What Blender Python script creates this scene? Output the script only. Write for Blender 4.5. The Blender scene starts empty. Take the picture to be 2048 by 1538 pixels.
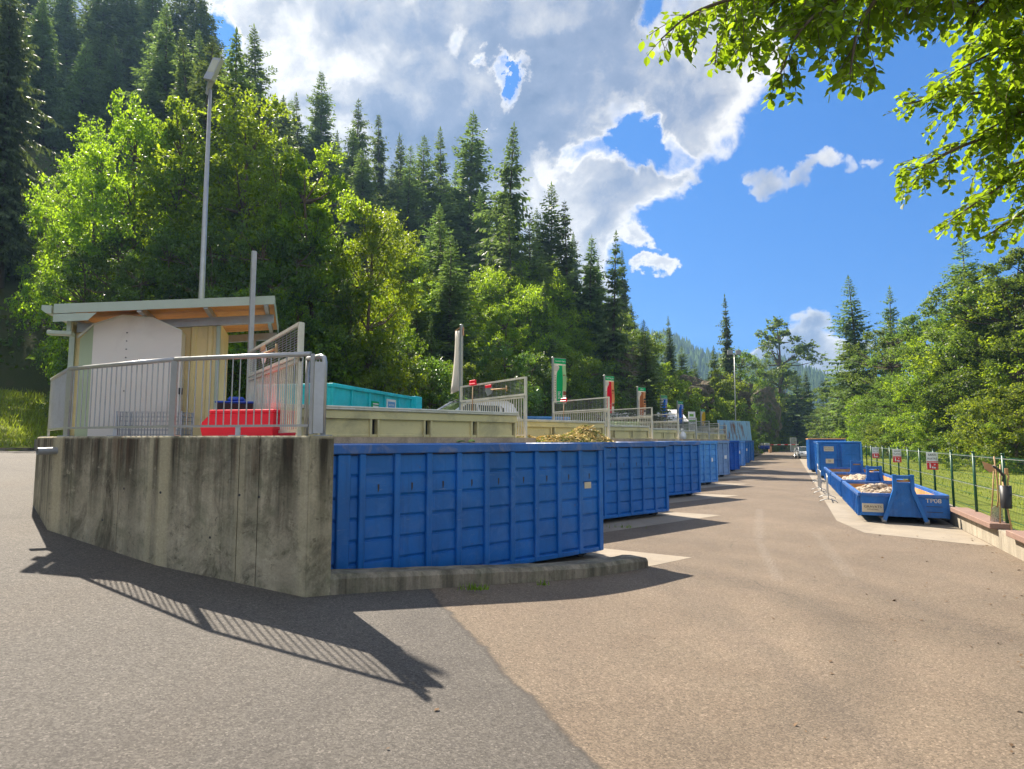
import bpy, math, random
import numpy as np
from mathutils import Vector, Matrix
R = math.radians
SC = bpy.context.scene
COL = SC.collection
random.seed(7)
rng = np.random.default_rng(11)
EYE = 2.43
PITCH = R(5.07)

def P(px, py, d):
    """world point seen at photo pixel (2048 wide) at depth d"""
    dx = (px - 1024) / 1250; dy = (769 - py) / 1250
    y = math.cos(PITCH) - dy * math.sin(PITCH); z = math.sin(PITCH) + dy * math.cos(PITCH)
    return Vector((dx / y * d, d, EYE + z / y * d))

def to_px(x, y, z):
    t = (z - EYE); c, s = math.cos(PITCH), math.sin(PITCH)
    f = y * c + t * s; u = t * c - y * s
    return 1024 + 1250 * x / f, 769 - 1250 * u / f

# ---------------------------------------------------------------- mesh builder
class MB:
    def __init__(s):
        s.v = []; s.f = []; s.mi = []; s.sm = []
    def add(s, vs, fs, mi=0, sm=False):
        b = len(s.v); s.v.extend([tuple(p) for p in vs])
        for f in fs:
            s.f.append(tuple(b + i for i in f)); s.mi.append(mi); s.sm.append(sm)
        return s
    def box(s, x0, x1, y0, y1, z0, z1, mi=0):
        vs = [(x0,y0,z0),(x1,y0,z0),(x1,y1,z0),(x0,y1,z0),(x0,y0,z1),(x1,y0,z1),(x1,y1,z1),(x0,y1,z1)]
        return s.add(vs, [(3,2,1,0),(4,5,6,7),(0,1,5,4),(1,2,6,5),(2,3,7,6),(3,0,4,7)], mi)
    def bbox(s, x0, x1, y0, y1, z0, z1, b=.01, mi=0):
        """box with all edges chamfered by b"""
        vs = []; idx = {}
        for ix, x in enumerate((x0, x1)):
            for iy, y in enumerate((y0, y1)):
                for iz, z in enumerate((z0, z1)):
                    sx, sy, sz = (b, -b)[ix], (b, -b)[iy], (b, -b)[iz]
                    idx[ix,iy,iz] = len(vs)
                    vs += [(x, y+sy, z+sz), (x+sx, y, z+sz), (x+sx, y+sy, z)]
        I = lambda a,bb,c,k: idx[a,bb,c]+k
        fs = []
        fs += [(I(0,0,0,0),I(0,0,1,0),I(0,1,1,0),I(0,1,0,0)),(I(1,0,0,0),I(1,1,0,0),I(1,1,1,0),I(1,0,1,0))]
        fs += [(I(0,0,0,1),I(1,0,0,1),I(1,0,1,1),I(0,0,1,1)),(I(0,1,0,1),I(0,1,1,1),I(1,1,1,1),I(1,1,0,1))]
        fs += [(I(0,0,0,2),I(0,1,0,2),I(1,1,0,2),I(1,0,0,2)),(I(0,0,1,2),I(1,0,1,2),I(1,1,1,2),I(0,1,1,2))]
        for a in (0,1):
            for c in (0,1):
                fs.append((I(a,c,0,0),I(a,c,1,0),I(a,c,1,1),I(a,c,0,1)))
                fs.append((I(a,0,c,0),I(a,1,c,0),I(a,1,c,2),I(a,0,c,2)))
                fs.append((I(0,a,c,1),I(1,a,c,1),I(1,a,c,2),I(0,a,c,2)))
        for k in idx: fs.append((idx[k],idx[k]+1,idx[k]+2))
        return s.add(vs, fs, mi)
    def bar(s, a, b, w, h=None, mi=0, up=(0,0,1)):
        """rectangular bar from a to b"""
        a = Vector(a); b = Vector(b); h = w if h is None else h
        t = (b - a).normalized(); upv = Vector(up)
        if abs(t.dot(upv)) > .98: upv = Vector((0,1,0))
        x = t.cross(upv).normalized() * (w/2); z = x.cross(t).normalized() * (h/2)
        vs = [a-x-z, a+x-z, a+x+z, a-x+z, b-x-z, b+x-z, b+x+z, b-x+z]
        return s.add(vs, [(0,1,2,3),(7,6,5,4),(1,0,4,5),(2,1,5,6),(3,2,6,7),(0,3,7,4)], mi)
    def tube(s, pts, r, n=8, mi=0, cap=True):
        pts = [Vector(p) for p in pts]; m = len(pts)
        rr = r if isinstance(r, (list, tuple)) else [r]*m
        vs = []; fs = []; prev = None
        for i, p in enumerate(pts):
            t = (pts[min(i+1, m-1)] - pts[max(i-1, 0)]).normalized()
            if prev is None:
                q = Vector((0,0,1)) if abs(t.z) < .9 else Vector((1,0,0))
                x = t.cross(q).normalized()
            else:
                x = (prev - t * prev.dot(t)).normalized()
            prev = x; y = t.cross(x)
            for k in range(n):
                a = 2*math.pi*k/n
                vs.append(p + (x*math.cos(a) + y*math.sin(a))*rr[i])
        for i in range(m-1):
            for k in range(n):
                fs.append((i*n+k, i*n+(k+1)%n, (i+1)*n+(k+1)%n, (i+1)*n+k))
        b = len(s.v)
        s.add(vs, fs, mi, True)
        if cap: s.add([], [], mi); s.f += [tuple(b+k for k in reversed(range(n))), tuple(b+(m-1)*n+k for k in range(n))]; s.mi += [mi]*2; s.sm += [False]*2
        return s
    def prism(s, poly, z0, z1, mi=0):
        n = len(poly); vs = [(x,y,z0) for x,y in poly] + [(x,y,z1) for x,y in poly]
        fs = [tuple(reversed(range(n))), tuple(range(n,2*n))] + [(i,(i+1)%n,n+(i+1)%n,n+i) for i in range(n)]
        return s.add(vs, fs, mi)
    def extr(s, prof, axis_pts, mi=0):
        """profile polygon given as list of Vector in plane, extruded by vector axis_pts"""
        n = len(prof); a = Vector(axis_pts)
        vs = [Vector(p) for p in prof] + [Vector(p)+a for p in prof]
        fs = [tuple(reversed(range(n))), tuple(range(n,2*n))] + [(i,(i+1)%n,n+(i+1)%n,n+i) for i in range(n)]
        return s.add(vs, fs, mi)
    def sphere(s, c, r, nu=10, nv=7, mi=0, sq=(1,1,1)):
        vs = []; fs = []
        for j in range(nv+1):
            t = math.pi*j/nv
            for i in range(nu):
                a = 2*math.pi*i/nu
                vs.append((c[0]+r*sq[0]*math.sin(t)*math.cos(a), c[1]+r*sq[1]*math.sin(t)*math.sin(a), c[2]+r*sq[2]*math.cos(t)))
        for j in range(nv):
            for i in range(nu): fs.append((j*nu+i, (j+1)*nu+i, (j+1)*nu+(i+1)%nu, j*nu+(i+1)%nu))
        return s.add(vs, fs, mi, True)
    def build(s, name, mats, parent=None, recalc=True):
        me = bpy.data.meshes.new(name)
        me.from_pydata(s.v, [], s.f)
        ms = mats if isinstance(mats, (list, tuple)) else [mats]
        for m in ms: me.materials.append(m)
        me.polygons.foreach_set('material_index', s.mi)
        me.polygons.foreach_set('use_smooth', s.sm)
        if recalc:
            import bmesh
            bm = bmesh.new(); bm.from_mesh(me); bmesh.ops.recalc_face_normals(bm, faces=bm.faces); bm.to_mesh(me); bm.free()
        me.update()
        o = bpy.data.objects.new(name, me); COL.objects.link(o)
        if parent is not None: o.parent = parent
        return o

def tag(o, label=None, cat=None, group=None, kind=None):
    if label: o['label'] = label
    if cat: o['category'] = cat
    if group: o['group'] = group
    if kind: o['kind'] = kind
    return o
def thing(name, label, cat, loc=(0,0,0), rz=0, group=None):
    o = bpy.data.objects.new(name, None); COL.objects.link(o)
    o.empty_display_size = .2
    o.location = loc; o.rotation_euler = (0,0,rz)
    return tag(o, label, cat, group)
def copy_tree(o, loc=None, rz=None, label=None, scale=None):
    def rec(q, par):
        c = q.copy(); COL.objects.link(c)
        if par is not None: c.parent = par
        for ch in KIDS(q): rec(ch, c)
        return c
    r = rec(o, None)
    if loc is not None: r.location = loc
    if rz is not None: r.rotation_euler = (0,0,rz)
    if scale is not None: r.scale = scale
    if label: r['label'] = label
    return r
def KIDS(o):
    return [c for c in bpy.data.objects if c.parent == o] if False else list(o.children)

def np_mesh(name, V, F, mat, parent=None, smooth=False, mi=None):
    """V (n,3), F (m,k) arrays"""
    me = bpy.data.meshes.new(name)
    n, (m, k) = len(V), F.shape
    me.vertices.add(n); me.vertices.foreach_set('co', np.asarray(V, np.float32).ravel())
    me.loops.add(m*k); me.loops.foreach_set('vertex_index', F.astype(np.int32).ravel())
    me.polygons.add(m); me.polygons.foreach_set('loop_start', np.arange(0, m*k, k, dtype=np.int32))
    try: me.polygons.foreach_set('loop_total', np.full(m, k, np.int32))
    except Exception: pass
    for q in (mat if isinstance(mat, (list, tuple)) else [mat]): me.materials.append(q)
    if mi is not None: me.polygons.foreach_set('material_index', np.asarray(mi, np.int32))
    me.polygons.foreach_set('use_smooth', np.full(m, smooth, bool))
    me.update(calc_edges=True); me.validate()
    o = bpy.data.objects.new(name, me); COL.objects.link(o)
    if parent is not None: o.parent = parent
    return o

def text_mesh(name, txt, size, mat, parent, M4, extrude=.002, align='CENTER', sx=1.0):
    cu = bpy.data.curves.new(name, 'FONT'); cu.body = txt; cu.size = size; cu.extrude = extrude
    cu.align_x = align; cu.align_y = 'CENTER'
    t = bpy.data.objects.new(name, cu); COL.objects.link(t)
    bpy.context.view_layer.update()
    me = bpy.data.meshes.new_from_object(t.evaluated_get(bpy.context.evaluated_depsgraph_get()))
    bpy.data.objects.remove(t)
    me.transform(Matrix.Diagonal((sx,1,1,1))); me.transform(M4)
    me.materials.clear(); me.materials.append(mat)
    o = bpy.data.objects.new(name, me); COL.objects.link(o); o.parent = parent
    return o
def frame4(o, x, y, z):
    return Matrix(((x[0],y[0],z[0],o[0]),(x[1],y[1],z[1],o[1]),(x[2],y[2],z[2],o[2]),(0,0,0,1)))

# ---------------------------------------------------------------- materials
class NT:
    def __init__(s, m):
        m.use_nodes = True; s.t = m.node_tree; s.t.nodes.clear()
    def n(s, typ, **kw):
        q = s.t.nodes.new(typ)
        for k, v in kw.items():
            if k.startswith('i_'):
                q.inputs[k[2:].replace('_', ' ')].default_value = v
            else: setattr(q, k, v)
        return q
    def l(s, a, b): s.t.links.new(a, b)
    def noise(s, vec, scale, detail=4, rough=.55, dist=0):
        q = s.n('ShaderNodeTexNoise'); q.inputs['Scale'].default_value = scale; q.inputs['Detail'].default_value = detail
        q.inputs['Roughness'].default_value = rough; q.inputs['Distortion'].default_value = dist
        if vec is not None: s.l(vec, q.inputs['Vector'])
        return q.outputs['Fac']
    def ramp(s, fac, stops):
        q = s.n('ShaderNodeValToRGB'); e = q.color_ramp.elements
        while len(e) < len(stops): e.new(.5)
        for el, (p, c) in zip(e, stops):
            el.position = p; el.color = (c, c, c, 1) if isinstance(c, (int, float)) else (*c, 1)
        s.l(fac, q.inputs['Fac']); return q.outputs['Color']
    def mix(s, fac, a, b, mode='MIX'):
        q = s.n('ShaderNodeMix', data_type='RGBA', blend_type=mode)
        for sock, v in ((q.inputs[0], fac), (q.inputs[6], a), (q.inputs[7], b)):
            if isinstance(v, (int, float)): sock.default_value = v
            elif isinstance(v, tuple): sock.default_value = (*v, 1) if len(v) == 3 else v
            else: s.l(v, sock)
        return q.outputs[2]
    def math(s, op, a, b=None, c=None, clamp=False):
        q = s.n('ShaderNodeMath', operation=op, use_clamp=clamp)
        for i, v in enumerate((a, b, c)):
            if v is None: continue
            if isinstance(v, (int, float)): q.inputs[i].default_value = v
            else: s.l(v, q.inputs[i])
        return q.outputs[0]
    def mapr(s, v, a, b, c=0., d=1., smooth=False):
        q = s.n('ShaderNodeMapRange'); q.interpolation_type = 'SMOOTHSTEP' if smooth else 'LINEAR'
        s.l(v, q.inputs[0])
        for i, k in enumerate((a, b, c, d)): q.inputs[i+1].default_value = k
        return q.outputs[0]
    def coord(s, which='Object', scale=None, rot=None):
        c = s.n('ShaderNodeTexCoord').outputs[which]
        if scale or rot:
            m = s.n('ShaderNodeMapping'); s.l(c, m.inputs['Vector'])
            if scale: m.inputs['Scale'].default_value = scale
            if rot: m.inputs['Rotation'].default_value = rot
            return m.outputs[0]
        return c
    def sep(s, v):
        q = s.n('ShaderNodeSeparateXYZ'); s.l(v, q.inputs[0]); return q.outputs
    def bump(s, h, strength, dist=.02):
        q = s.n('ShaderNodeBump'); q.inputs['Strength'].default_value = strength; q.inputs['Distance'].default_value = dist
        s.l(h, q.inputs['Height']); return q.outputs[0]
    def out(s, col, rough=.6, metal=0., normal=None, spec=.5):
        b = s.n('ShaderNodeBsdfPrincipled'); o = s.n('ShaderNodeOutputMaterial')
        if isinstance(col, tuple): b.inputs['Base Color'].default_value = (*col, 1)
        else: s.l(col, b.inputs['Base Color'])
        if isinstance(rough, (int, float)): b.inputs['Roughness'].default_value = rough
        else: s.l(rough, b.inputs['Roughness'])
        b.inputs['Metallic'].default_value = metal
        b.inputs['Specular IOR Level'].default_value = spec
        if normal is not None: s.l(normal, b.inputs['Normal'])
        s.l(b.outputs[0], o.inputs[0]); return b
def newmat(name):
    m = bpy.data.materials.new(name); return m, NT(m)
def sc3(c, k): return tuple(min(1, max(0, x*k)) for x in c)
def basic(name, col, rough=.55, metal=0., var=.18, scale=3., bump=.0, bscale=40., spec=.5, dirt=None, dirt_amt=.5, dscale=1.2):
    m, t = newmat(name)
    v = t.coord()
    c = t.mix(t.noise(v, scale, 5, .6), sc3(col, 1-var), sc3(col, 1+var))
    if dirt is not None:
        f = t.ramp(t.noise(v, dscale, 6, .65, .5), [(.48, 0.), (.68, dirt_amt)])
        c = t.mix(f, c, dirt)
    nrm = t.bump(t.noise(v, bscale, 4), bump) if bump else None
    r = t.mapr(t.noise(v, scale*2.3, 3), .3, .7, max(.05, rough-.1), min(1, rough+.1))
    t.out(c, r, metal, nrm, spec)
    return m
# ---------------------------------------------------------------- surface materials
def asphalt_mat():
    m, t = newmat('asphalt')
    v = t.coord(); xyz = t.sep(v)
    fine = t.noise(v, 95, 3, .7); med = t.noise(v, 22, 4, .65); big = t.noise(v, .42, 5, .6, .6); mid = t.noise(v, 1.7, 5, .6, .4)
    # the older, greyer surfacing of the ramp meets the yard along a cut joint
    wob = t.math('MULTIPLY', t.math('SUBTRACT', t.noise(v, 1.4, 5, .65), .5), .38)
    sd = t.math('ADD', t.math('ADD', t.math('MULTIPLY', xyz[0], -.923), t.math('MULTIPLY', xyz[1], -.385)), 2.345)
    sd = t.math('ADD', sd, wob)
    dark = t.mapr(sd, -.015, .015)
    joint = t.math('SUBTRACT', 1., t.mapr(t.math('ABSOLUTE', sd), .012, .05))
    yard = t.mix(t.ramp(big, [(.3, 0.), (.7, 1.)]), (.15,.115,.083), (.227,.174,.126))
    lane = t.mix(t.ramp(mid, [(.35, 0.), (.7, .8)]), yard, (.185,.147,.107))
    rampc = t.mix(t.ramp(big, [(.3, 0.), (.7, 1.)]), (.098,.088,.078), (.14,.126,.108))
    rampc = t.mix(t.math('MULTIPLY', mid, .35), rampc, (.098,.09,.083))
    c = t.mix(dark, lane, rampc)
    # long faint tyre sweeps
    w = t.n('ShaderNodeTexNoise'); mp = t.n('ShaderNodeMapping'); mp.inputs['Rotation'].default_value = (0,0,R(23)); mp.inputs['Scale'].default_value = (.9,.07,1)
    t.l(v, mp.inputs[0]); t.l(mp.outputs[0], w.inputs[0]); w.inputs['Scale'].default_value = 1.; w.inputs['Detail'].default_value = 4
    c = t.mix(t.ramp(w.outputs[0], [(.52, 0.), (.72, .42)]), c, (.12,.098,.078))
    # curved tyre scuff in the forecourt
    dx = t.math('SUBTRACT', xyz[0], .2); dy = t.math('SUBTRACT', xyz[1], 9.1)
    rad = t.math('SQRT', t.math('ADD', t.math('MULTIPLY', dx, dx), t.math('MULTIPLY', dy, dy)))
    for r0, wd, am in ((4.45,.3,.42), (5.9,.35,.24), (7.6,.5,.2), (9.4,.5,.14)):
        ring = t.math('SUBTRACT', 1., t.mapr(t.math('ABSOLUTE', t.math('SUBTRACT', t.math('ADD', rad, t.math('MULTIPLY', mid, .5)), r0)), wd*.3, wd*2))
        right = t.mapr(xyz[0], .4, 2.4)
        c = t.mix(t.math('MULTIPLY', t.math('MULTIPLY', ring, am), t.math('MULTIPLY', t.ramp(med, [(.3, .3), (.7, 1.)]), right)), c, (.07,.06,.05))
    # worn pale traces of old lane paint / dust
    for (ax, ay, bx, by, wd, am) in ((4.6,11.,5.9,15.2,.09,.22), (5.9,15.2,8.8,22.5,.12,.22), (6.0,11.3,8.1,17.,.12,.16)):
        L = math.hypot(bx-ax, by-ay); ux, uy = (bx-ax)/L, (by-ay)/L
        al = t.math('ADD', t.math('MULTIPLY', t.math('SUBTRACT', xyz[0], ax), ux), t.math('MULTIPLY', t.math('SUBTRACT', xyz[1], ay), uy))
        ac = t.math('ABSOLUTE', t.math('SUBTRACT', t.math('MULTIPLY', t.math('SUBTRACT', xyz[0], ax), uy), t.math('MULTIPLY', t.math('SUBTRACT', xyz[1], ay), ux)))
        f = t.math('MULTIPLY', t.math('SUBTRACT', 1., t.mapr(ac, wd*.5, wd*1.5)), t.math('MULTIPLY', t.mapr(al, 0, .2), t.mapr(al, L, L-.2)))
        c = t.mix(t.math('MULTIPLY', t.math('MULTIPLY', f, am), t.ramp(med, [(.35, .2), (.65, 1.)])), c, (.34,.31,.27))
    c = t.mix(t.ramp(t.noise(v, 1.15, 3, .5, .2), [(.68, 0.), (.76, .45)]), c, (.07,.062,.052))
    cv = t.n('ShaderNodeTexVoronoi'); cv.feature = 'DISTANCE_TO_EDGE'; cv.inputs['Scale'].default_value = .16
    wv = t.n('ShaderNodeVectorMath', operation='ADD'); t.l(v, wv.inputs[0])
    wn = t.n('ShaderNodeTexNoise'); wn.inputs['Scale'].default_value = 1.1; wn.inputs['Detail'].default_value = 6; t.l(v, wn.inputs['Vector']); t.l(wn.outputs['Color'], wv.inputs[1]); t.l(wv.outputs[0], cv.inputs['Vector'])
    ck = t.math('MULTIPLY', t.mapr(cv.outputs['Distance'], .0035, .0012), t.ramp(t.noise(v, .5, 3), [(.5, 0.), (.62, .5)]))
    c = t.mix(ck, c, (.045,.04,.035))
    # stones in the surfacing
    vo = t.n('ShaderNodeTexVoronoi'); vo.inputs['Scale'].default_value = 70; t.l(v, vo.inputs['Vector'])
    stone = t.sep(vo.outputs['Color'])[0]
    c = t.mix(1., c, t.ramp(stone, [(0., .62), (.5, .95), (.9, 1.18), (1., 1.6)]), 'MULTIPLY')
    c = t.mix(1., c, t.ramp(fine, [(.25, .68), (.75, 1.26)]), 'MULTIPLY')
    c = t.mix(1., c, t.ramp(med, [(.3, .82), (.7, 1.15)]), 'MULTIPLY')
    c = t.mix(t.math('MULTIPLY', joint, .55), c, (.05,.045,.04))
    h = t.math('ADD', t.math('MULTIPLY', stone, .5), fine)
    t.out(c, .82, 0, t.bump(h, .55, .008), .3)
    return m

def concrete_mat(name, base, dark, streak=1., moss=.3, top=None, warm=None, runs=()):
    """weathered board-marked concrete: run-off streaks below the top edge, pale lime runs, algae"""
    m, t = newmat(name)
    v = t.coord(); xyz = t.sep(v)
    mp = t.n('ShaderNodeMapping'); mp.inputs['Scale'].default_value = (3.2, 3.2, .12); t.l(v, mp.inputs[0])
    st = t.noise(mp.outputs[0], 1.15, 6, .65, .3)
    mp2 = t.n('ShaderNodeMapping'); mp2.inputs['Scale'].default_value = (7, 7, .3); t.l(v, mp2.inputs[0])
    st2 = t.noise(mp2.outputs[0], 1.1, 5, .7, .2)
    blot = t.noise(v, 1.3, 6, .7, .6); fine = t.noise(v, 34, 4, .65)
    c = t.mix(t.ramp(blot, [(.3, 0.), (.7, 1.)]), sc3(base, .86), sc3(base, 1.18))
    c = t.mix(t.ramp(t.noise(v, 2.2, 4, .6, 1.), [(.42, 0.), (.7, moss)]), c, (.1,.125,.065))
    if top is not None:
        zt = t.mapr(t.math('ADD', xyz[2], t.math('MULTIPLY', t.math('SUBTRACT', st2, .5), .8)), top-1.25, top-.12)
        k = t.math('MULTIPLY', t.ramp(st, [(.38, 0.), (.62, 1.)]), t.math('ADD', t.math('MULTIPLY', zt, .8), .28))
        cap = t.mapr(xyz[2], top-.05, top-.012)
        k = t.math('MULTIPLY', k, t.math('SUBTRACT', 1., cap))
    else:
        k = t.ramp(st, [(.4, 0.), (.66, 1.)])
    c = t.mix(t.math('MULTIPLY', k, .86*streak), c, dark)
    c = t.mix(t.ramp(st2, [(.6, 0.), (.74, .45*streak)]), c, sc3(dark, .8))
    c = t.mix(t.ramp(st2, [(.26, .4*streak), (.4, 0.)]), c, (.42,.4,.31))
    mp4 = t.n('ShaderNodeMapping'); mp4.inputs['Scale'].default_value = (1.5, 1.5, .8); t.l(v, mp4.inputs[0])
    bl = t.noise(mp4.outputs[0], 1.2, 8, .72, .9)
    c = t.mix(t.ramp(bl, [(.5, 0.), (.66, .62*streak)]), c, sc3(dark, 1.3))
    c = t.mix(t.ramp(t.noise(v, 6.5, 6, .75, .8), [(.56, 0.), (.68, .5*streak)]), c, sc3(dark, .9))
    c = t.mix(t.ramp(t.noise(v, 5.2, 5, .7, .4), [(.62, 0.), (.72, .4*streak)]), c, sc3(base, 1.35))
    if warm is not None:
        c = t.mix(t.ramp(t.noise(mp.outputs[0], 2.1, 3), [(.56, 0.), (.72, .4)]), c, warm)
    if top is not None:
        rust = t.math('MULTIPLY', t.ramp(t.noise(mp2.outputs[0], .7, 3), [(.54, 0.), (.66, .6)]), t.mapr(xyz[2], top-.7, top-.15))
        c = t.mix(rust, c, (.13,.075,.045))
    for rx, ry, w_, am in runs:
        dx = t.math('SUBTRACT', xyz[0], rx); dy = t.math('SUBTRACT', xyz[1], ry)
        rr = t.math('SQRT', t.math('ADD', t.math('MULTIPLY', dx, dx), t.math('MULTIPLY', dy, dy)))
        rr = t.math('ADD', rr, t.math('MULTIPLY', t.math('SUBTRACT', st2, .5), .16))
        c = t.mix(t.math('MULTIPLY', t.mapr(rr, w_*1.5, w_*.6), am), c, (.46,.41,.26))
    c = t.mix(1., c, t.ramp(fine, [(.25, .82), (.75, 1.15)]), 'MULTIPLY')
    vo = t.n('ShaderNodeTexVoronoi'); vo.inputs['Scale'].default_value = 3.2; t.l(v, vo.inputs['Vector'])
    c = t.mix(t.math('LESS_THAN', vo.outputs['Distance'], .022), c, (.03,.03,.025))
    t.out(c, .88, 0, t.bump(t.math('ADD', fine, t.math('MULTIPLY', st2, .6)), .35, .015), .25)
    return m

def paint_mat(name, col, rust=.25, scratch=.25, fade=(.07,.2,.5), rough=.42):
    """painted steel of a skip: faded patches, scuffs, rust at random spots; varies from thing to thing"""
    m, t = newmat(name)
    v = t.coord()
    oi = t.n('ShaderNodeObjectInfo')
    off = t.n('ShaderNodeVectorMath', operation='ADD'); t.l(v, off.inputs[0])
    mul = t.n('ShaderNodeVectorMath', operation='SCALE'); t.l(oi.outputs['Location'], mul.inputs[0]); mul.inputs['Scale'].default_value = .37
    t.l(mul.outputs[0], off.inputs[1]); v2 = off.outputs[0]
    c = t.mix(t.ramp(t.noise(v2, .9, 6, .65, .7), [(.3, 0.), (.72, 1.)]), sc3(col, .78), sc3(col, 1.22))
    c = t.mix(t.ramp(t.noise(v2, 2.4, 6, .7, 1.2), [(.5, 0.), (.78, .7)]), c, fade)
    mp = t.n('ShaderNodeMapping'); mp.inputs['Scale'].default_value = (9, 9, .6); t.l(v2, mp.inputs[0])
    c = t.mix(t.ramp(t.noise(mp.outputs[0], .9, 5, .65), [(.54, 0.), (.74, .42)]), c, sc3(col, .42))
    mp3 = t.n('ShaderNodeMapping'); mp3.inputs['Scale'].default_value = (1.2, 14, 14); t.l(v2, mp3.inputs[0])
    c = t.mix(t.ramp(t.noise(mp3.outputs[0], 1.6, 6, .75, .4), [(.64, 0.), (.7, scratch)]), c, (.3,.38,.5))
    rs = t.ramp(t.noise(v2, 4.5, 8, .75, .3), [(.64, 0.), (.69, rust)])
    c = t.mix(rs, c, (.13,.055,.025))
    r = t.mapr(t.noise(v2, 6, 4), .3, .7, rough-.1, rough+.15)
    t.out(c, r, 0, t.bump(t.noise(v2, 2.5, 3), .12, .04), .45)
    return m

def leaf_mat(name, col, trans, vary=.35, rough=.5, tmix=.5, spec=.35):
    m, t = newmat(name)
    g = t.n('ShaderNodeNewGeometry'); oi = t.n('ShaderNodeObjectInfo')
    rnd = g.outputs['Random Per Island']
    k = t.math('ADD', t.math('MULTIPLY', rnd, vary*1.4), 1-vary*.7)
    ko = t.math('ADD', t.math('MULTIPLY', oi.outputs['Random'], .45), .78)
    k = t.math('MULTIPLY', k, ko)
    hs = t.n('ShaderNodeHueSaturation'); hs.inputs['Color'].default_value = (*col, 1)
    t.l(t.math('ADD', t.math('MULTIPLY', oi.outputs['Random'], .022), .49), hs.inputs['Hue']); t.l(k, hs.inputs['Value'])
    hs2 = t.n('ShaderNodeHueSaturation'); hs2.inputs['Color'].default_value = (*trans, 1)
    t.l(t.math('ADD', t.math('MULTIPLY', oi.outputs['Random'], .022), .49), hs2.inputs['Hue']); t.l(k, hs2.inputs['Value'])
    b = t.n('ShaderNodeBsdfPrincipled'); b.inputs['Roughness'].default_value = rough; b.inputs['Specular IOR Level'].default_value = spec
    t.l(hs.outputs[0], b.inputs['Base Color'])
    tr = t.n('ShaderNodeBsdfTranslucent'); t.l(hs2.outputs[0], tr.inputs[0])
    mx = t.n('ShaderNodeMixShader'); mx.inputs[0].default_value = tmix
    t.l(b.outputs[0], mx.inputs[1]); t.l(tr.outputs[0], mx.inputs[2])
    o = t.n('ShaderNodeOutputMaterial'); t.l(mx.outputs[0], o.inputs[0])
    return m

def ribbed_mat(name, col, rust=0.):
    m, t = newmat(name); v = t.coord()
    mp = t.n('ShaderNodeMapping'); mp.inputs['Scale'].default_value = (2.4, 2.4, .18); t.l(v, mp.inputs[0])
    n = t.noise(mp.outputs[0], 1., 4, .6, .2)
    c = t.mix(t.noise(v, 2, 5), sc3(col, .85), sc3(col, 1.12))
    if rust: c = t.mix(t.ramp(n, [(.52, 0.), (.6, rust)]), c, (.2,.08,.03))
    t.out(c, .5, 0, None, .4); return m

M_ASPH = asphalt_mat()
M_WALL = concrete_mat('weathered_wall_concrete', (.42,.375,.26), (.042,.036,.024), 1.2, .55, 2.485, runs=((-4.66,8.44,.1,.75),(-4.9,8.55,.05,.5),(-6.9,9.56,.11,.7),(-2.6,7.9,.05,.4),(-3.5,8.13,.06,.35)))
M_KERB = concrete_mat('mossy_kerb_concrete', (.3,.265,.2), (.05,.045,.034), .9, .5)
M_LOWW = concrete_mat('pale_wall_concrete', (.42,.37,.29), (.17,.15,.12), .7, .12)
M_QUAY = concrete_mat('quay_concrete', (.6,.46,.3), (.2,.15,.1), .6, .1)
M_PAD = basic('concrete_pad', (.3,.255,.195), .85, var=.22, scale=1.1, bump=.3, dirt=(.15,.125,.1), dirt_amt=.5, dscale=.7)
M_PLAT = basic('platform_paving', (.2,.18,.15), .85, var=.2, scale=.8, bump=.3)
BLUE = (.006,.135,.46)
M_BLUE = paint_mat('blue_skip_paint', BLUE, .55, .5)
M_BLUE2 = paint_mat('light_blue_skip_paint', (.07,.28,.66), .5, .4, (.2,.42,.72))
M_BLUED = paint_mat('deep_blue_skip_paint', (.008,.085,.38), .35, .3, (.02,.16,.5))
M_RIMBLUE = paint_mat('worn_blue_rim_paint', (.02,.12,.4), .75, .5, (.3,.28,.27))
M_SLATE = paint_mat('weathered_slate_blue_paint', (.2,.32,.52), .9, .5, (.3,.38,.5))
M_TEAL = paint_mat('turquoise_skip_paint', (.015,.56,.63), .05, .12, (.06,.62,.68))
M_RUST = basic('rusty_steel', (.5,.24,.08), .8, var=.35, scale=4, bump=.3, dirt=(.62,.42,.22), dirt_amt=.7, dscale=2)
M_DARK = basic('dark_steel', (.03,.03,.032), .6)
M_BLACK = basic('black_plastic', (.018,.018,.02), .45)
M_GALV = basic('galvanised_steel', (.42,.43,.43), .42, .55, var=.14, scale=9, dirt=(.3,.29,.27), dirt_amt=.4, dscale=3)
M_GALVD = basic('dull_galvanised_steel', (.3,.31,.31), .5, .4, var=.15, scale=7)
M_RAILP = basic('pale_painted_steel', (.66,.65,.55), .45, .1, var=.1, scale=8, dirt=(.3,.28,.22), dirt_amt=.35, dscale=4)
M_GUARD = basic('cream_painted_steel', (.72,.64,.33), .5, 0, var=.1, scale=2.4, dirt=(.27,.24,.15), dirt_amt=.5, dscale=1.5)
M_CREAM = basic('cream_cladding', (.82,.67,.32), .55, 0, var=.1, scale=2, dirt=(.42,.35,.2), dirt_amt=.4)
M_FASC = basic('grey_green_sheet_metal', (.4,.46,.36), .4, .15, var=.06, scale=3)
M_WOOD = None
def wood_mat(name, a, b, sc=(1.,12,12), rough=.6):
    m, t = newmat(name); v = t.coord('Object', scale=sc)
    n = t.noise(v, 1.6, 6, .65, .6)
    c = t.mix(t.ramp(n, [(.3, 0.), (.7, 1.)]), a, b)
    c = t.mix(1., c, t.ramp(t.noise(v, 7, 4), [(.3, .8), (.7, 1.15)]), 'MULTIPLY')
    t.out(c, rough, 0, t.bump(n, .25, .01), .35); return m
M_WOOD = wood_mat('varnished_soffit_boards', (.66,.27,.05), (.9,.47,.13))
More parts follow.
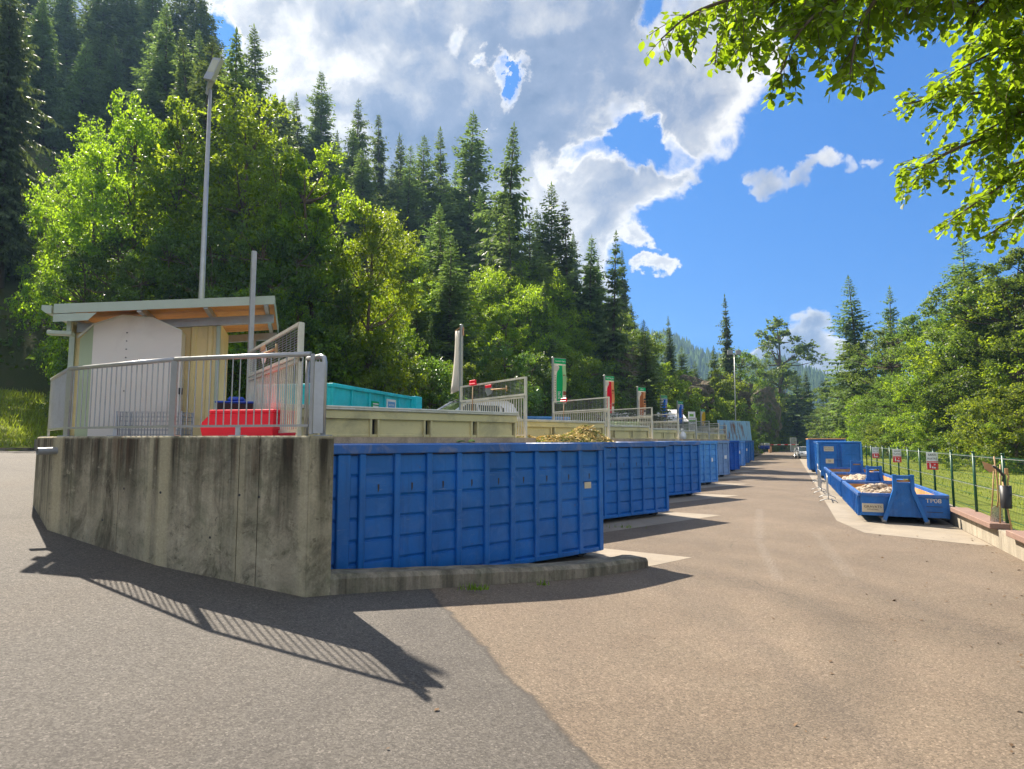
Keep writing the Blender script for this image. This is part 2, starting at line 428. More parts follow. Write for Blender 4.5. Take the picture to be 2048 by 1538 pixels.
M_HANDLE = wood_mat('worn_handle_wood', (.34,.2,.09), (.55,.38,.2), (10,10,1.2))
M_BROWNW = wood_mat('brown_boards', (.085,.045,.03), (.15,.085,.055))
M_COPING = basic('reddish_granite_coping', (.25,.155,.12), .75, var=.25, scale=9, bump=.4, dirt=(.33,.22,.17), dirt_amt=.5, dscale=3)
M_WHITE = basic('off_white_panel', (.74,.69,.6), .5, 0, var=.05, scale=1.5, dirt=(.5,.43,.36), dirt_amt=.45, dscale=.8)
M_WHITEC = basic('white_car_paint', (.78,.78,.78), .22, 0, var=.03)
M_PLASTW = basic('white_sheet', (.8,.79,.75), .5, 0, var=.05, scale=3)
M_RED = basic('red_plastic', (.9,.006,.03), .4, 0, var=.08, scale=2)
M_REDSIGN = basic('red_sign', (.68,.02,.025), .45, var=.05)
M_GREENF = basic('green_coated_steel', (.006,.075,.036), .42, 0, var=.12, scale=6)
M_BINBLUE = basic('blue_bin_plastic', (.015,.07,.45), .45)
M_BINGREEN = basic('pale_green_bin_plastic', (.3,.4,.2), .5, var=.08, scale=2)
M_SIGNC = basic('cream_sign', (.6,.53,.38), .5, var=.06, scale=5)
M_INK = basic('black_ink', (.015,.015,.017), .6, var=.05)
M_LETW = basic('cream_stencil_paint', (.72,.66,.55), .6, var=.08, scale=20)
M_SILV = basic('bright_shovel_steel', (.6,.61,.58), .3, .7, var=.1, scale=10)
M_SPADE = basic('rust_tinted_blade', (.55,.3,.15), .45, .2, var=.2, scale=8)
M_TYRE = basic('rubber', (.02,.02,.02), .8)
m, t = newmat('dark_glass'); t.out((.02,.045,.045), .16, 0, None, .5); M_GLASS = m
M_STRAW = basic('dry_cuttings', (.68,.52,.2), .8, var=.4, scale=6)
M_STRAWG = leaf_mat('fresh_cuttings', (.12,.17,.04), (.2,.25,.05), .5)
M_RUBBLE = basic('rubble_stone', (.46,.38,.29), .85, var=.55, scale=7, bump=.4, dirt=(.3,.2,.13), dirt_amt=.6, dscale=1.2)
M_RINDG = basic('green_rind', (.3,.45,.1), .5, var=.3, scale=20)
def cloth_mat(name, col):
    """printed banner cloth: part of the light comes through from behind"""
    m, t = newmat(name); v = t.coord()
    c = t.mix(t.noise(v, 6, 4), sc3(col, .92), sc3(col, 1.06))
    b = t.n('ShaderNodeBsdfPrincipled'); b.inputs['Roughness'].default_value = .6; b.inputs['Specular IOR Level'].default_value = .25; t.l(c, b.inputs['Base Color'])
    tr = t.n('ShaderNodeBsdfTranslucent'); t.l(c, tr.inputs[0]); mx = t.n('ShaderNodeMixShader'); mx.inputs[0].default_value = .38
    t.l(b.outputs[0], mx.inputs[1]); t.l(tr.outputs[0], mx.inputs[2]); o = t.n('ShaderNodeOutputMaterial'); t.l(mx.outputs[0], o.inputs[0]); return m
M_BANW = cloth_mat('white_banner_cloth', (.72,.69,.62))
for nm, c in (('green',(.0,.45,.15)),('palegreen',(.45,.7,.35)),('red',(.8,.005,.04)),('orange',(.9,.38,.16)),('brown',(.42,.14,.05)),('tan',(.7,.34,.15)),('blue',(.006,.16,.68)),('paleblue',(.4,.52,.9)),('yellow',(.85,.55,.02)),('lime',(.25,.6,.08))):
    globals()['B_'+nm.upper()] = cloth_mat('banner_'+nm, c)
M_BARK = basic('grey_brown_bark', (.12,.085,.06), .9, var=.35, scale=5, bump=.8, bscale=14)
M_BARKD = basic('dark_spruce_bark', (.085,.06,.045), .9, var=.35, scale=6, bump=.8, bscale=16)
L_MAPLE = leaf_mat('maple_leaf', (.07,.15,.012), (.42,.58,.02), .4, .45, .55)
L_ASH = leaf_mat('ash_leaf', (.065,.115,.02), (.24,.35,.035), .4, .42, .5)
L_SHADED = leaf_mat('shade_darkened_leaf', (.055,.115,.02), (.2,.32,.02), .5, .35, .45, .6)  # leaf colour darkened to stand in for shade low on the slope
L_BIRCH = leaf_mat('birch_leaf', (.1,.155,.05), (.32,.42,.08), .4, .5, .5)
L_BEECH = leaf_mat('beech_leaf', (.075,.15,.01), (.4,.6,.02), .45, .45, .5)
L_SHRUB = leaf_mat('shrub_leaf', (.075,.14,.016), (.4,.52,.03), .45, .5, .5)
L_UNDER = leaf_mat('undergrowth_leaf', (.05,.1,.02), (.16,.25,.03), .5, .55, .4)
N_SPRUCE = leaf_mat('spruce_needles', (.105,.155,.05), (.2,.3,.055), .5, .55, .42)
N_SPRUCED = leaf_mat('dark_spruce_needles', (.1,.148,.055), (.2,.29,.06), .5, .55, .28)
L_GRASS = leaf_mat('grass_blade', (.14,.2,.022), (.38,.45,.035), .5, .6, .45)
def ground_mat(name, a, b, c3, sc=.7):
    m, t = newmat(name); v = t.coord()
    c = t.mix(t.ramp(t.noise(v, sc, 6, .65, .5), [(.3, 0.), (.7, 1.)]), a, b)
    c = t.mix(t.ramp(t.noise(v, sc*4, 5, .7), [(.5, 0.), (.75, .8)]), c, c3)
    t.out(c, .95, 0, t.bump(t.noise(v, 9, 5, .7), .8, .08), .1); return m
M_LAWN = ground_mat('lawn_turf', (.13,.17,.025), (.21,.24,.045), (.2,.18,.07), .5)
M_FOREST = ground_mat('forest_floor', (.04,.055,.02), (.065,.075,.028), (.085,.07,.04), .25)
M_MOUNT = ground_mat('wooded_mountain', (.018,.032,.014), (.03,.05,.02), (.05,.075,.03), .02)
def rock_mat():
    m, t = newmat('outcrop_rock'); v = t.coord()
    c = t.mix(t.ramp(t.noise(v, .6, 7, .7, .8), [(.3, 0.), (.7, 1.)]), (.1,.08,.055), (.22,.175,.125))
    c = t.mix(t.ramp(t.noise(v, 1.3, 5, .7), [(.44, 0.), (.6, .9)]), c, (.06,.08,.025))
    t.out(c, .9, 0, t.bump(t.noise(v, 2.2, 8, .75, .5), 1., .35), .2); return m
M_ROCK = rock_mat()
# ---------------------------------------------------------------- layout of the site (metres; camera above the origin looking along +Y)
C1 = Vector((1.92, 13.27)); WV = Vector((3.17, 7.2))            # first skip's outer corner; step from bay to bay
U = Vector((.755, .656)); V = Vector((-.656, .755))               # along a bay / across it
ROW = WV.normalized(); NL = Vector((-ROW.y, ROW.x))               # along the lane / to its hill side
AW = WV.dot(U); BW = WV.dot(V)
B0 = C1 + 2.52*V + .37*U                                          # outer end of the first quay edge
NB = 9
def Bk(k): return B0 + WV*k
def Ak(k): return B0 + WV*k - U*AW
def sn(x, y): return x*ROW.x + y*ROW.y, x*NL.x + y*NL.y
def XY(s, n): return ROW*s + NL*n
PLZ = 2.45; WTOP = 2.485
E_ = Vector((-2.54, 7.87)); K0 = Vector((-2.3, 8.11)); KE = Vector((2.6, 12.22))
Bp = Vector((-4.73, 8.46)); Cp = Vector((-7.05, 9.64)); Dp = Vector((-8.62, 11.39)); D2 = Vector((-11.2, 15.6))
KD = (KE-K0).normalized(); KN = Vector((-KD.y, KD.x))

def ramp_z(x):
    r = 1.5 - x
    if r < -1: r = 0
    elif r < 1: r = (r+1)**2/4
    return min(.125*r, 1.98 + .02*max(0, r-15.8))
def smooth(a, b, x):
    t = min(1, max(0, (x-a)/(b-a))); return t*t*(3-2*t)
_lines = []
for _p, _q in ((K0, KE), (Bp, E_), (Cp, Bp), (Dp, Cp), (D2, Dp)):
    _d = (_q-_p).normalized(); _lines.append((_p, Vector((-_d.y, _d.x))))
def road_z(x, y):
    t = min((x-p.x)*n.x + (y-p.y)*n.y for p, n in _lines)
    return ramp_z(x)*(1 - smooth(.33, .75, t))
def toe(s):
    if s < 14: return 25.5
    if s < 24: return 25.5 - 4.5*smooth(14, 24, s)
    if s < 80: return 21
    return 21 - 13*smooth(80, 110, s)
_ph = [(rng.uniform(.03,.16), rng.uniform(0,6.28), rng.uniform(0,6.28), rng.uniform(.4,1.)) for _ in range(8)]
def rough(x, y):
    return sum(a*math.sin(k*x*math.cos(p)+k*y*math.sin(p)+q) for k,p,q,a in _ph)*.35
def SL(d): return .74*min(d, 24) + .5*min(max(0, d-24), 60) + .2*max(0, d-84)
def terr_z(x, y):
    s, n = sn(x, y)
    t = toe(s)
    if n > t:
        d = n - t
        base = 2.3 if s < 95 else 2.3 - 2*smooth(95, 120, s)
        if s < 34:
            k = smooth(25, 34, s); lo = 1.75 + .2*min(d, 11) + .74*max(0, d-11)
            return lo*(1-k) + k*(base + SL(d)) + rough(x, y)*min(1, d/6)*k
        return base + SL(d) + rough(x, y)*min(1, d/6)
    if n > 4 and s > 18:
        return max(-.4, min(2.2, -.4 + .7*(n-10.5))) if s < 86 else -.35 + (n-4)*.35*smooth(86, 100, s)
    if n < -6.0 and s > 4:
        base = .33
        z = base + .12*rough(x, y)*min(1, (-6.0-n)/4)
        if n < -70: z += .5*(-70-n)
        return z
    return -.4

# ground sheet
def axis(lo, hi, fine_lo, fine_hi, step, grow=1.22):
    a = list(np.arange(fine_lo, fine_hi+1e-6, step)); d = step
    while a[-1] < hi: d *= grow; a.append(a[-1]+d)
    d = step
    while a[0] > lo: d *= grow; a.insert(0, a[0]-d)
    return a
def grid_mesh(name, xs, ys, zf, mat, keep=None):
    nx, ny = len(xs), len(ys)
    V_ = np.array([(x, y, zf(x, y)) for y in ys for x in xs])
    F = [(j*nx+i, j*nx+i+1, (j+1)*nx+i+1, (j+1)*nx+i) for j in range(ny-1) for i in range(nx-1)
         if keep is None or keep((xs[i]+xs[i+1])/2, (ys[j]+ys[j+1])/2)]
    return np_mesh(name, V_, np.array(F), mat, smooth=True)
g = grid_mesh('ground', axis(-900, 1300, -70, 90, 1.3), axis(-80, 1500, -14, 190, 1.3), terr_z, M_FOREST); tag(g, kind='structure')

# road: forecourt and ramp as one sheet, and the lane beyond
def road_keep(x, y):
    s, n = sn(x, y)
    return n > -4.6 and (n < 25.2) 
xs = list(np.arange(-36, 13.01, .3)); ys = list(np.arange(-12, 27.01, .3))
rd = grid_mesh('road', xs, ys, road_z, M_ASPH, road_keep); tag(rd, kind='structure')
b = MB()
pts = [XY(14, -4.6), XY(14, 4.4), XY(200, 4.4), XY(200, -4.6)]
b.add([(p.x, p.y, -.004) for p in pts], [(0,1,2,3)])
pts2 = [Vector((-6, 26.9)), Vector((13, 26.9))]
ln = b.build('lane_road', M_ASPH); tag(ln, kind='structure')

# lawns
def lawn_z(x, y):
    s, n = sn(x, y); return (terr_z(x, y) if n < -6.0 and s > 4 else .33)+.04 if n < -4.45 else -.3
def lawn_keep(x, y):
    s, n = sn(x, y); return n < -4.2 and s > -8
lw = grid_mesh('lawn', axis(2, 110, 5, 60, .4), axis(-8, 150, -2, 60, .4), lambda x, y: lawn_z(x, y), M_LAWN, lawn_keep); tag(lw, kind='structure')
def bank_z(x, y):
    s, n = sn(x, y); d = n - 25.2
    return 2.12 + .26*d + .05*rough(x*3, y*3)
def bank_keep(x, y):
    s, n = sn(x, y); return 25.2 < n < 36 and s < 26 and x > -44
bk = grid_mesh('grass_bank', list(np.arange(-44, -8, .5)), list(np.arange(2, 40, .5)), bank_z, M_LAWN, bank_keep); tag(bk, kind='structure')

# retaining wall of the platform, poured in bays with open joints
def wall_run(mb, a, c, zt, zb, th, joints):
    d = (c-a); L = d.length; d.normalize(); nn = Vector((-d.y, d.x))
    if nn.dot(Vector((0, 1))) < 0: nn = -nn
    cuts = [0] + joints + [L]
    for i in range(len(cuts)-1):
        p = a + d*(cuts[i] + (.006 if i else 0)); q = a + d*(cuts[i+1] - (.006 if i < len(cuts)-2 else 0))
        f = [p, q, q+nn*th, p+nn*th]
        z0 = zb
        mb.add([(v.x, v.y, z0) for v in f] + [(v.x, v.y, zt-.02) for v in f] + [(v.x+ (nn.x*.018 if k < 2 else 0), v.y+(nn.y*.018 if k < 2 else 0), zt) for k, v in enumerate(f)],
               [(3,2,1,0),(0,1,5,4),(1,2,6,5),(2,3,7,6),(3,0,4,7),(4,5,9,8),(5,6,10,9),(6,7,11,10),(7,4,8,11),(8,9,10,11)])
        g1 = p + nn*.03; g2 = q + nn*.03
W_ = thing('retaining_wall', 'tall dark-streaked concrete retaining wall carrying the grey railing', 'wall', (0,0,0))
mb = MB()
wall_run(mb, E_, Bp, WTOP, -.3, .33, [.72, 1.02])
wall_run(mb, Bp, Cp, WTOP, -.3, .33, [.88, 2.06])
wall_run(mb, Cp, Dp, WTOP, -.3, .33, [1.1])
wall_run(mb, Dp, D2, WTOP, -.3, .33, [])
ew = (K0-E_).normalized()
mb.build('wall_face', M_WALL, W_)
mb = MB()   # the narrower end pier, cast separately
nE = Vector((-ew.y, ew.x))
p0 = E_ + ew*.008; p1 = K0; q1 = K0 + KN*.6; q0 = p0 + nE*.6
f = [p0, p1, q1, q0]
f = [p0 - KN*.0, p1, p1 + V*.9 - U*.1, p0 + V*.9 - U*.1]
mb.prism([(v.x, v.y) for v in f], -.3, WTOP-.006)
mb.build('end_pier', M_WALL, W_)
for px, py, a, c in ((248, 977, Cp, Bp), (321, 985, Bp, E_), (479, 990, Bp, E_), (518, 994, Bp, E_), (420, 1075, Bp, E_), (205, 1040, Cp, Bp)):
    r_ = P(px, py, 1.) - Vector((0,0,EYE)); d = c - a
    k = (a.x*d.y - a.y*d.x)/(r_.x*d.y - r_.y*d.x); h = Vector((r_.x*k, k, EYE + r_.z*k)); d.normalize(); n = Vector((d.y, -d.x, 0))
    mb = MB(); q = h - n*.01; mb.tube([tuple(q), tuple(h + n*.003)], .017, 10); mb.build('tie_hole', M_DARK, W_)
mb = MB()
pp = Cp + (Bp-Cp).normalized()*.12
pn = Vector((-(Bp-Cp).y, (Bp-Cp).x)).normalized()
if pn.y > 0: pn = -pn
a = Vector((pp.x+pn.x*-.1, pp.y-pn.y*.1, 2.27)); c = a + Vector((pn.x*.32-.05, pn.y*.32, -.01))
n_ = 14
for r_, z_ in ((.055, 0), (.045, 1)): pass
mb.tube([a, c], .055, 14, cap=False); mb.tube([a+Vector((0,0,0)), c], .044, 14, cap=False)
dd = (c-a).normalized(); xx = dd.cross(Vector((0,0,1))).normalized(); yy = xx.cross(dd)
mb.add([c + (xx*math.cos(2*math.pi*k/14)+yy*math.sin(2*math.pi*k/14))*r_ for r_ in (.055,.044) for k in range(14)], [(k,(k+1)%14,14+(k+1)%14,14+k) for k in range(14)])
mb.build('drain_pipe', M_GALVD, W_, recalc=False)

# kerb beside the first bay: swept along the falling ground
K_ = thing('kerb_beam', 'low mossy concrete kerb running out from the wall beside the first blue skip', 'kerb')
mb = MB(); L = (KE-K0).length; N = 26; vs = []; fs = []
for i in range(N+1):
    t = L*i/N; p = K0 + KD*t; zg = ramp_z(p.x + .0); zt = zg + .255 - .05*t/L
    e = 1 if i < N else .0
    w = .46
    inn = .03 if i == N else 0
    for off, z in ((0,-.3),(0, zt-.06-inn),(.05, zt-inn),(w-.05, zt-inn),(w, zt-.05-inn),(w,-.3)):
        j = random.uniform(-.006,.006)
        q = p + KN*(off+j) - KD*(0 if i < N else 0)
        vs.append((q.x, q.y, z + j))
q = K0 + KD*(L+.07)
b0 = len(vs)
for off, z in ((.06,-.3),(.06,.13),(.1,.16),(w-.1,.16),(w-.06,.13),(w-.06,-.3)):
    g_ = q + KN*off; vs.append((g_.x, g_.y, z))
for i in range(N+1):
    for k in range(5): fs.append((i*6+k, (i+1)*6+k, (i+1)*6+k+1, i*6+k+1))
fs.append(tuple(range((N+1)*6, (N+2)*6)))
mb.add(vs, fs); mb.build('kerb_body', M_KERB, K_)

# platform with its saw-tooth quay edge
poly = [Ak(0)]
for k in range(NB):
    poly += [Bk(k), Ak(k+1)]
PEND = Ak(NB) + ROW*1.2
poly[-1] = Ak(NB)
sE = sn(*Ak(NB))[0]
poly += [XY(sE+1, 3.7+2.5), XY(sE+1, 21.5), XY(20, 21.5), XY(14, 25.3), D2 + Vector((.3,.2)), Dp + Vector((.25,.12)), Cp + Vector((.1,.2)), Bp + Vector((0,.2)), E_ + Vector((-.1,.35)), Bk(-1) + Vector((-.05,.1))]
mb = MB(); n_ = len(poly)
vs = [(p.x, p.y, PLZ) for p in poly] + [(p.x, p.y, -.3) for p in poly]
mb.add(vs, [tuple(range(n_))] + [(i, n_+i, n_+(i+1)%n_, (i+1)%n_) for i in range(n_)])
pf = mb.build('platform', [M_PLAT]); tag(pf, kind='structure')
def quay_wall(k):
    q = thing('quay_wall', QL[k], 'quay wall', group='saw-tooth quay walls behind the skips')
    mb = MB(); a = Ak(k) + U*(-.0); c = Bk(k)
    f = [a - V*.06, c - V*.06, c + V*.26, a + V*.26]
    mb.prism([(p.x, p.y) for p in f], -.3, WTOP - .001*k)
    c2 = c - V*.06
    f = [c - U*.28 + V*.262, c + V*.262, Ak(k+1) - V*.062, Ak(k+1) - U*.28 - V*.062]
    mb.prism([(p.x, p.y) for p in f], -.3, WTOP-.012 - .001*k)
    mb.build('wall_body', M_QUAY, q); return q
WHICH = ['first', 'second', 'third', 'fourth', 'fifth', 'sixth', 'seventh', 'eighth', 'ninth']
BY = ['behind the nearest blue skip, strewn with green rinds', 'behind the skip heaped with dry cuttings', 'below the red banner', 'below the brown banner', 'below the fourth banner, which is blue',
      'below the second blue banner', 'below the white and lime sign post', 'below the yellow banner', 'behind the skip with the raised rusty lid']
QL = ['concrete quay edge ' + b for b in BY]
for k in range(NB): quay_wall(k)
# sloping end wall past the last bay
mb = MB(); a = Bk(NB-1) + ROW*1.0 + V*.3; c = XY(sn(*a)[0] + 42, sn(*a)[1]-1.4)
dv = Vector((-(c-a).y, (c-a).x)).normalized()*.3
vs = []
for p, z in ((a, 2.25), (c, .55)):
    for o in (Vector((0,0)), dv): vs += [(p.x+o.x, p.y+o.y, -.2), (p.x+o.x, p.y+o.y, z)]
mb.add(vs, [(0,1,5,4),(1,3,7,5),(3,2,6,7),(0,2,3,1),(4,5,7,6)])
tag(mb.build('ramp_wall', M_LOWW), 'sloping concrete wall of the far ramp leading down to the barrier', 'wall')
# earth behind it, the far ramp
mb = MB()
f = [(a+dv), (c+dv), XY(sn(*c)[0], 8.5), XY(sE, 8.5)]
mb.add([(f[0].x,f[0].y,2.2),(f[1].x,f[1].y,.5),(f[2].x,f[2].y,.5),(f[3].x,f[3].y,2.3)], [(0,1,2,3)])
tag(mb.build('ramp_road', M_ASPH), kind='structure')

# concrete pads in the bays
for k in range(NB):
    o = C1 + WV*k
    f = [o - U*7.3 - V*(1.12 if k == 0 else 1.05), o + U*1.33 - V*(1.22 if k == 0 else 1.05), o + U*1.33 + V*2.3, o - U*7.3 + V*2.45]
    f[2] = o + U*(.3) + V*2.4
    mb = MB(); mb.add([(p.x, p.y, .004) for p in f], [(0,1,2,3)])
    tag(mb.build('bay_pad', M_PAD), kind='structure')
mb = MB(); f = [Vector((9.05,16.75)), XY(17.9, -4.22), XY(100, -4.22), XY(100, -1.2), XY(sn(9.05,16.75)[0]+1.6, -1.05)]
f = [XY(17.75,-4.22), XY(100,-4.22), XY(100,-1.25), XY(21.5,-1.25), XY(19.0,-1.75)]
mb.add([(p.x, p.y, .004) for p in f], [tuple(range(5))]); tag(mb.build('skip_pad', M_PAD), kind='structure')

# low wall under the right-hand fence with its loose coping stones
lwT = thing('low_wall', 'low pale concrete wall under the green mesh fence', 'wall')
mb = MB(); cuts = [-8, -2, 4, 9.6, 14.8, 17.3, 22, 30, 45, 65, 100]
for i in range(len(cuts)-1):
    f = [XY(cuts[i]+.006, -4.25), XY(cuts[i+1]-.006, -4.25), XY(cuts[i+1]-.006, -4.6), XY(cuts[i]+.006, -4.6)]
    mb.prism([(p.x, p.y) for p in f], -.2, .42)
mb.build('wall_body', M_LOWW, lwT)
def wallpt(px, n=-4.4):
    """place along the wall top seen at photo column px"""
    return min((abs(to_px(*XY(s, n), .5)[0]-px), s) for s in np.arange(9, 24, .02))[1]
for s0, s1, lab in ((wallpt(1989, -4.2), wallpt(1908, -4.2), 'reddish granite coping stone lying on the low wall beside the shovel'), (9.0, wallpt(2022, -4.2), 'reddish granite coping stone under the foot of the rake handle')):
    ob = thing('coping_stone', lab, 'coping stone', (*XY(s0, -4.33), .42), math.atan2(ROW.y, ROW.x), 'granite coping stones on the low wall')
    mb = MB(); mb.bbox(0, s1-s0, -.2, .22, .002, .13, .012); mb.build('stone', M_COPING, ob)
# road kerb of the left lawn
mb = MB(); vs = []
for s in np.linspace(-20, 17, 40):
    for n, z in ((25.12, 2.2), (25.12, 2.53), (25.3, 2.53), (25.3, 2.2)):
        p = XY(s, n); vs.append((p.x, p.y, ramp_z(p.x) + (z-2.43)))
mb.add(vs, [(i*4+k, i*4+4+k, i*4+5+k, i*4+1+k) for i in range(39) for k in range(3)])
tag(mb.build('kerb_strip', M_KERB), kind='structure')
# ---------------------------------------------------------------- the tall skips in the bays
UROT = math.atan2(U.y, U.x)
def tall_skip(name, label, L, W, z0, z1, nrib, paint, rim, group, seams=6, open_top=True):
    """local frame: x along the length (0 = outer end, -L = inner end), y = -W/2 the side shown to the lane"""
    t = thing(name, label, 'skip', group=group)
    b = MB(); hw = W/2; T = .05
    zs = np.linspace(z0+.06, z1-.17, seams+1)
    for sg in (-1, 1):
        prof = []
        for i in range(seams):
            a, c = zs[i], zs[i+1]
            prof += [(.008, a), (.008, a+.012), (.036, a+.05), (.032, c-.01)]
        prof += [(.008, zs[-1])]
        vs = []
        for x in (-L+.04, -.04):
            for o, z in prof: vs.append((x, sg*(hw-.095+o), z))
        n = len(prof)
        b.add(vs, [(i, i+1, n+i+1, n+i) for i in range(n-1)])
        b.box(-L+.04, -.04, sg*(hw-.1)-.012, sg*(hw-.1)+.012, z0+.05, z1-.1, 1)
    b.box(-L, -.02, -hw+.11, hw-.11, z0+.04, z0+.09, 1)
    b.box(-L, -L+.05, -hw+.02, hw-.02, z0, z1-.15)
    b.build('body', [paint, M_DARK], t)
    for sg in (-1, 1):
        y0, y1 = sorted((sg*(hw-.105), sg*hw))
        for i in range(nrib):
            x = -.03 - .61*i - .035
            if x < -L+.05: break
            b = MB(); b.bbox(x-(.055 if i else .06), x+(.055 if i else .06), y0, y1, z0-.02, z1-.15, .012); b.build('rib', paint, t)
        b = MB(); b.bbox(-.03-.61*9.55-.11, -.03-.61*9.55+.1, y0, sg*.003+y1, z0-.02, z1-.16, .012); b.build('wide_rib', paint, t)
        y0, y1 = sorted((sg*(hw-.115), sg*(hw-.02)))
        b = MB(); b.bbox(-L+.03, -.03, y0, y1, z0-.03, z0+.06, .01); b.build('bottom_sill', paint, t)
    b = MB()
    for sg in (-1, 1):
        y0, y1 = sorted((sg*(hw-.12), sg*(hw+.025)))
        b.bbox(-L-.01, .02, y0, y1, z1-.15, z1, .015)
    b.bbox(-L-.012, -L+.1, -hw+.1, hw-.1, z1-.14, z1-.004, .012); b.bbox(-.08, .01, -hw+.1, hw-.1, z1-.14, z1-.004, .012)
    b.build('top_rim', rim, t)
    b = MB()
    for sg in (-1, 1):
        y0, y1 = sorted((sg*.02, sg*(hw-.09)))
        b.bbox(-.06, .0, y0, y1, z0-.04, z1-.16, .01)
        for q in (.25, .5, .75): b.bbox(.0, .045, y0+.02, y1-.02, z0+(z1-z0)*q-.05, z0+(z1-z0)*q+.05, .01)
        b.tube([(.025, sg*.07, z0+.1), (.025, sg*.07, z1-.25)], .022, 6)
    b.build('rear_door', paint, t)
    for sg in (-1, 1):
        b = MB(); b.bbox(-L+.1, -.15, sg*.53-.06, sg*.53+.06, z0-.13, z0+.04, .01); b.build('skid_rail', M_DARK, t)
        b = MB(); b.tube([(-.35, sg*.8-.1, z0-.07), (-.35, sg*.8+.1, z0-.07)], .105, 14)
        b.box(-.47, -.23, sg*.8-.13, sg*.8-.1, z0-.12, z0+.02); b.box(-.47, -.23, sg*.8+.1, sg*.8+.13, z0-.12, z0+.02); b.build('roller', M_DARK, t)
    return t
SG = 'tall blue ribbed skips docked in the bays'
SKIPS = []
SLAB = ['nearest tall blue skip with ribbed side, right behind the low mossy kerb', 'tall blue skip heaped with dry cuttings, behind the nearest one',
        'third tall blue skip in the row of bays', 'fourth tall skip of the row, in lighter blue', 'fifth skip of the row, grey-blue with rust spots',
        'sixth skip of the row, in deeper blue', 'seventh skip of the row, pale blue with white sticker', 'eighth skip of the row, blue with rust marks',
        'last skip of the row, carrying a raised rust-streaked corrugated lid']
base = tall_skip('tall_skip', SLAB[0], 6.5, 2.44, .17, 2.365, 11, M_BLUE, M_RIMBLUE, SG)
def place_bay(o, k, du=0, dv=0):
    c = C1 + WV*k + U*du + V*(1.22+dv)
    o.location = (c.x, c.y, 0); o.rotation_euler = (0,0,UROT)
for k in range(NB):
    o = base if k == 0 else copy_tree(base, label=SLAB[k])
    place_bay(o, k, (0, 0, .05, -.05, -.1, .1, 0, -.1, .05)[k])
    SKIPS.append(o)
def repaint(o, pm):
    for ch in o.children:
        for i, s in enumerate(ch.material_slots):
            if s.material in (M_BLUE, M_RIMBLUE):
                s.link = 'OBJECT'; s.material = pm
for k, pm in ((3, M_BLUE2), (4, M_SLATE), (5, M_BLUED), (6, M_BLUE2)): repaint(SKIPS[k], pm)
def sticker(k, x, z, w, h, mat, nm='paper_label'):
    b = MB(); b.bbox(x-w/2, x+w/2, -1.22-.012+.075-.03, -1.22+.075-.028, z-h/2, z+h/2, .002); b.build(nm, mat, SKIPS[k])
def sticker2(k, x, z, w, h, mat):
    b = MB(); y = -(1.22-.06)
    b.bbox(x-w/2, x+w/2, y-.006, y, z-h/2, z+h/2, .002); b.build('paper_label', mat, SKIPS[k])
sticker2(0, -.42, 1.5, .2, .13, M_SIGNC)
sticker2(3, -.55, 1.35, .3, .2, M_PLASTW); sticker2(4, -.4, 1.3, .3, .22, M_PLASTW); sticker2(6, -.9, 1.35, .34, .26, M_PLASTW); sticker2(7, -.5, 1.45, .34, .24, M_PLASTW)
# small hook slits in each panel of the nearest skip
b = MB()
for k in range(2):
    b = MB()
    for i in range(10):
        x = -.38 - .61*i; y = -(1.22-.06)
        b.add([(x-.012, y-.004, 1.74), (x+.02, y-.004, 1.74), (x+.02, y-.004, 1.67), (x+.004, y-.004, 1.62), (x-.006, y-.004, 1.62)], [(0,1,2,3,4)])
    b.build('hook_slot', M_DARK, SKIPS[k])
# raised corrugated lid on the last one
b = MB(); n = 56; vs = []
for j, (zz, yy, ex) in enumerate(((2.37, -1.0, 0), (4.55, -.72, .18))):
    for i in range(n+1):
        x = -6.5 - ex + (6.5+ex*2)*i/n
        o = (.0, .045, .045, 0)[i % 4]
        vs.append((x, yy - o, zz))
b.add(vs, [(i, i+1, n+2+i, n+1+i) for i in range(n)])
m, t = newmat('rust_streaked_corrugated_sheet'); v = t.coord(); xyz = t.sep(v)
mp = t.n('ShaderNodeMapping'); mp.inputs['Scale'].default_value = (2.2, 2.2, .16); t.l(v, mp.inputs[0])
c = t.mix(t.noise(v, 1.4, 5), (.2,.4,.6), (.28,.5,.7))
f = t.math('MULTIPLY', t.ramp(t.noise(mp.outputs[0], 1.1, 5, .65, .3), [(.5, 0.), (.58, .9)]), t.mapr(t.math('ABSOLUTE', t.math('SUBTRACT', xyz[2], 3.4)), 1.1, .7))
c = t.mix(f, c, (.17,.065,.025)); t.out(c, .5, 0, None, .4); M_LID = m
lid = b.build('lid', M_LID, SKIPS[8], recalc=False)
md = lid.modifiers.new('thick', 'SOLIDIFY'); md.thickness = .02
b = MB()
for x in (-6.3, -3.3, -.3): b.bar((x, -.98, 2.37), (x, -.70, 4.5), .06, .06)
b.build('lid_brace', M_GALVD, SKIPS[8])

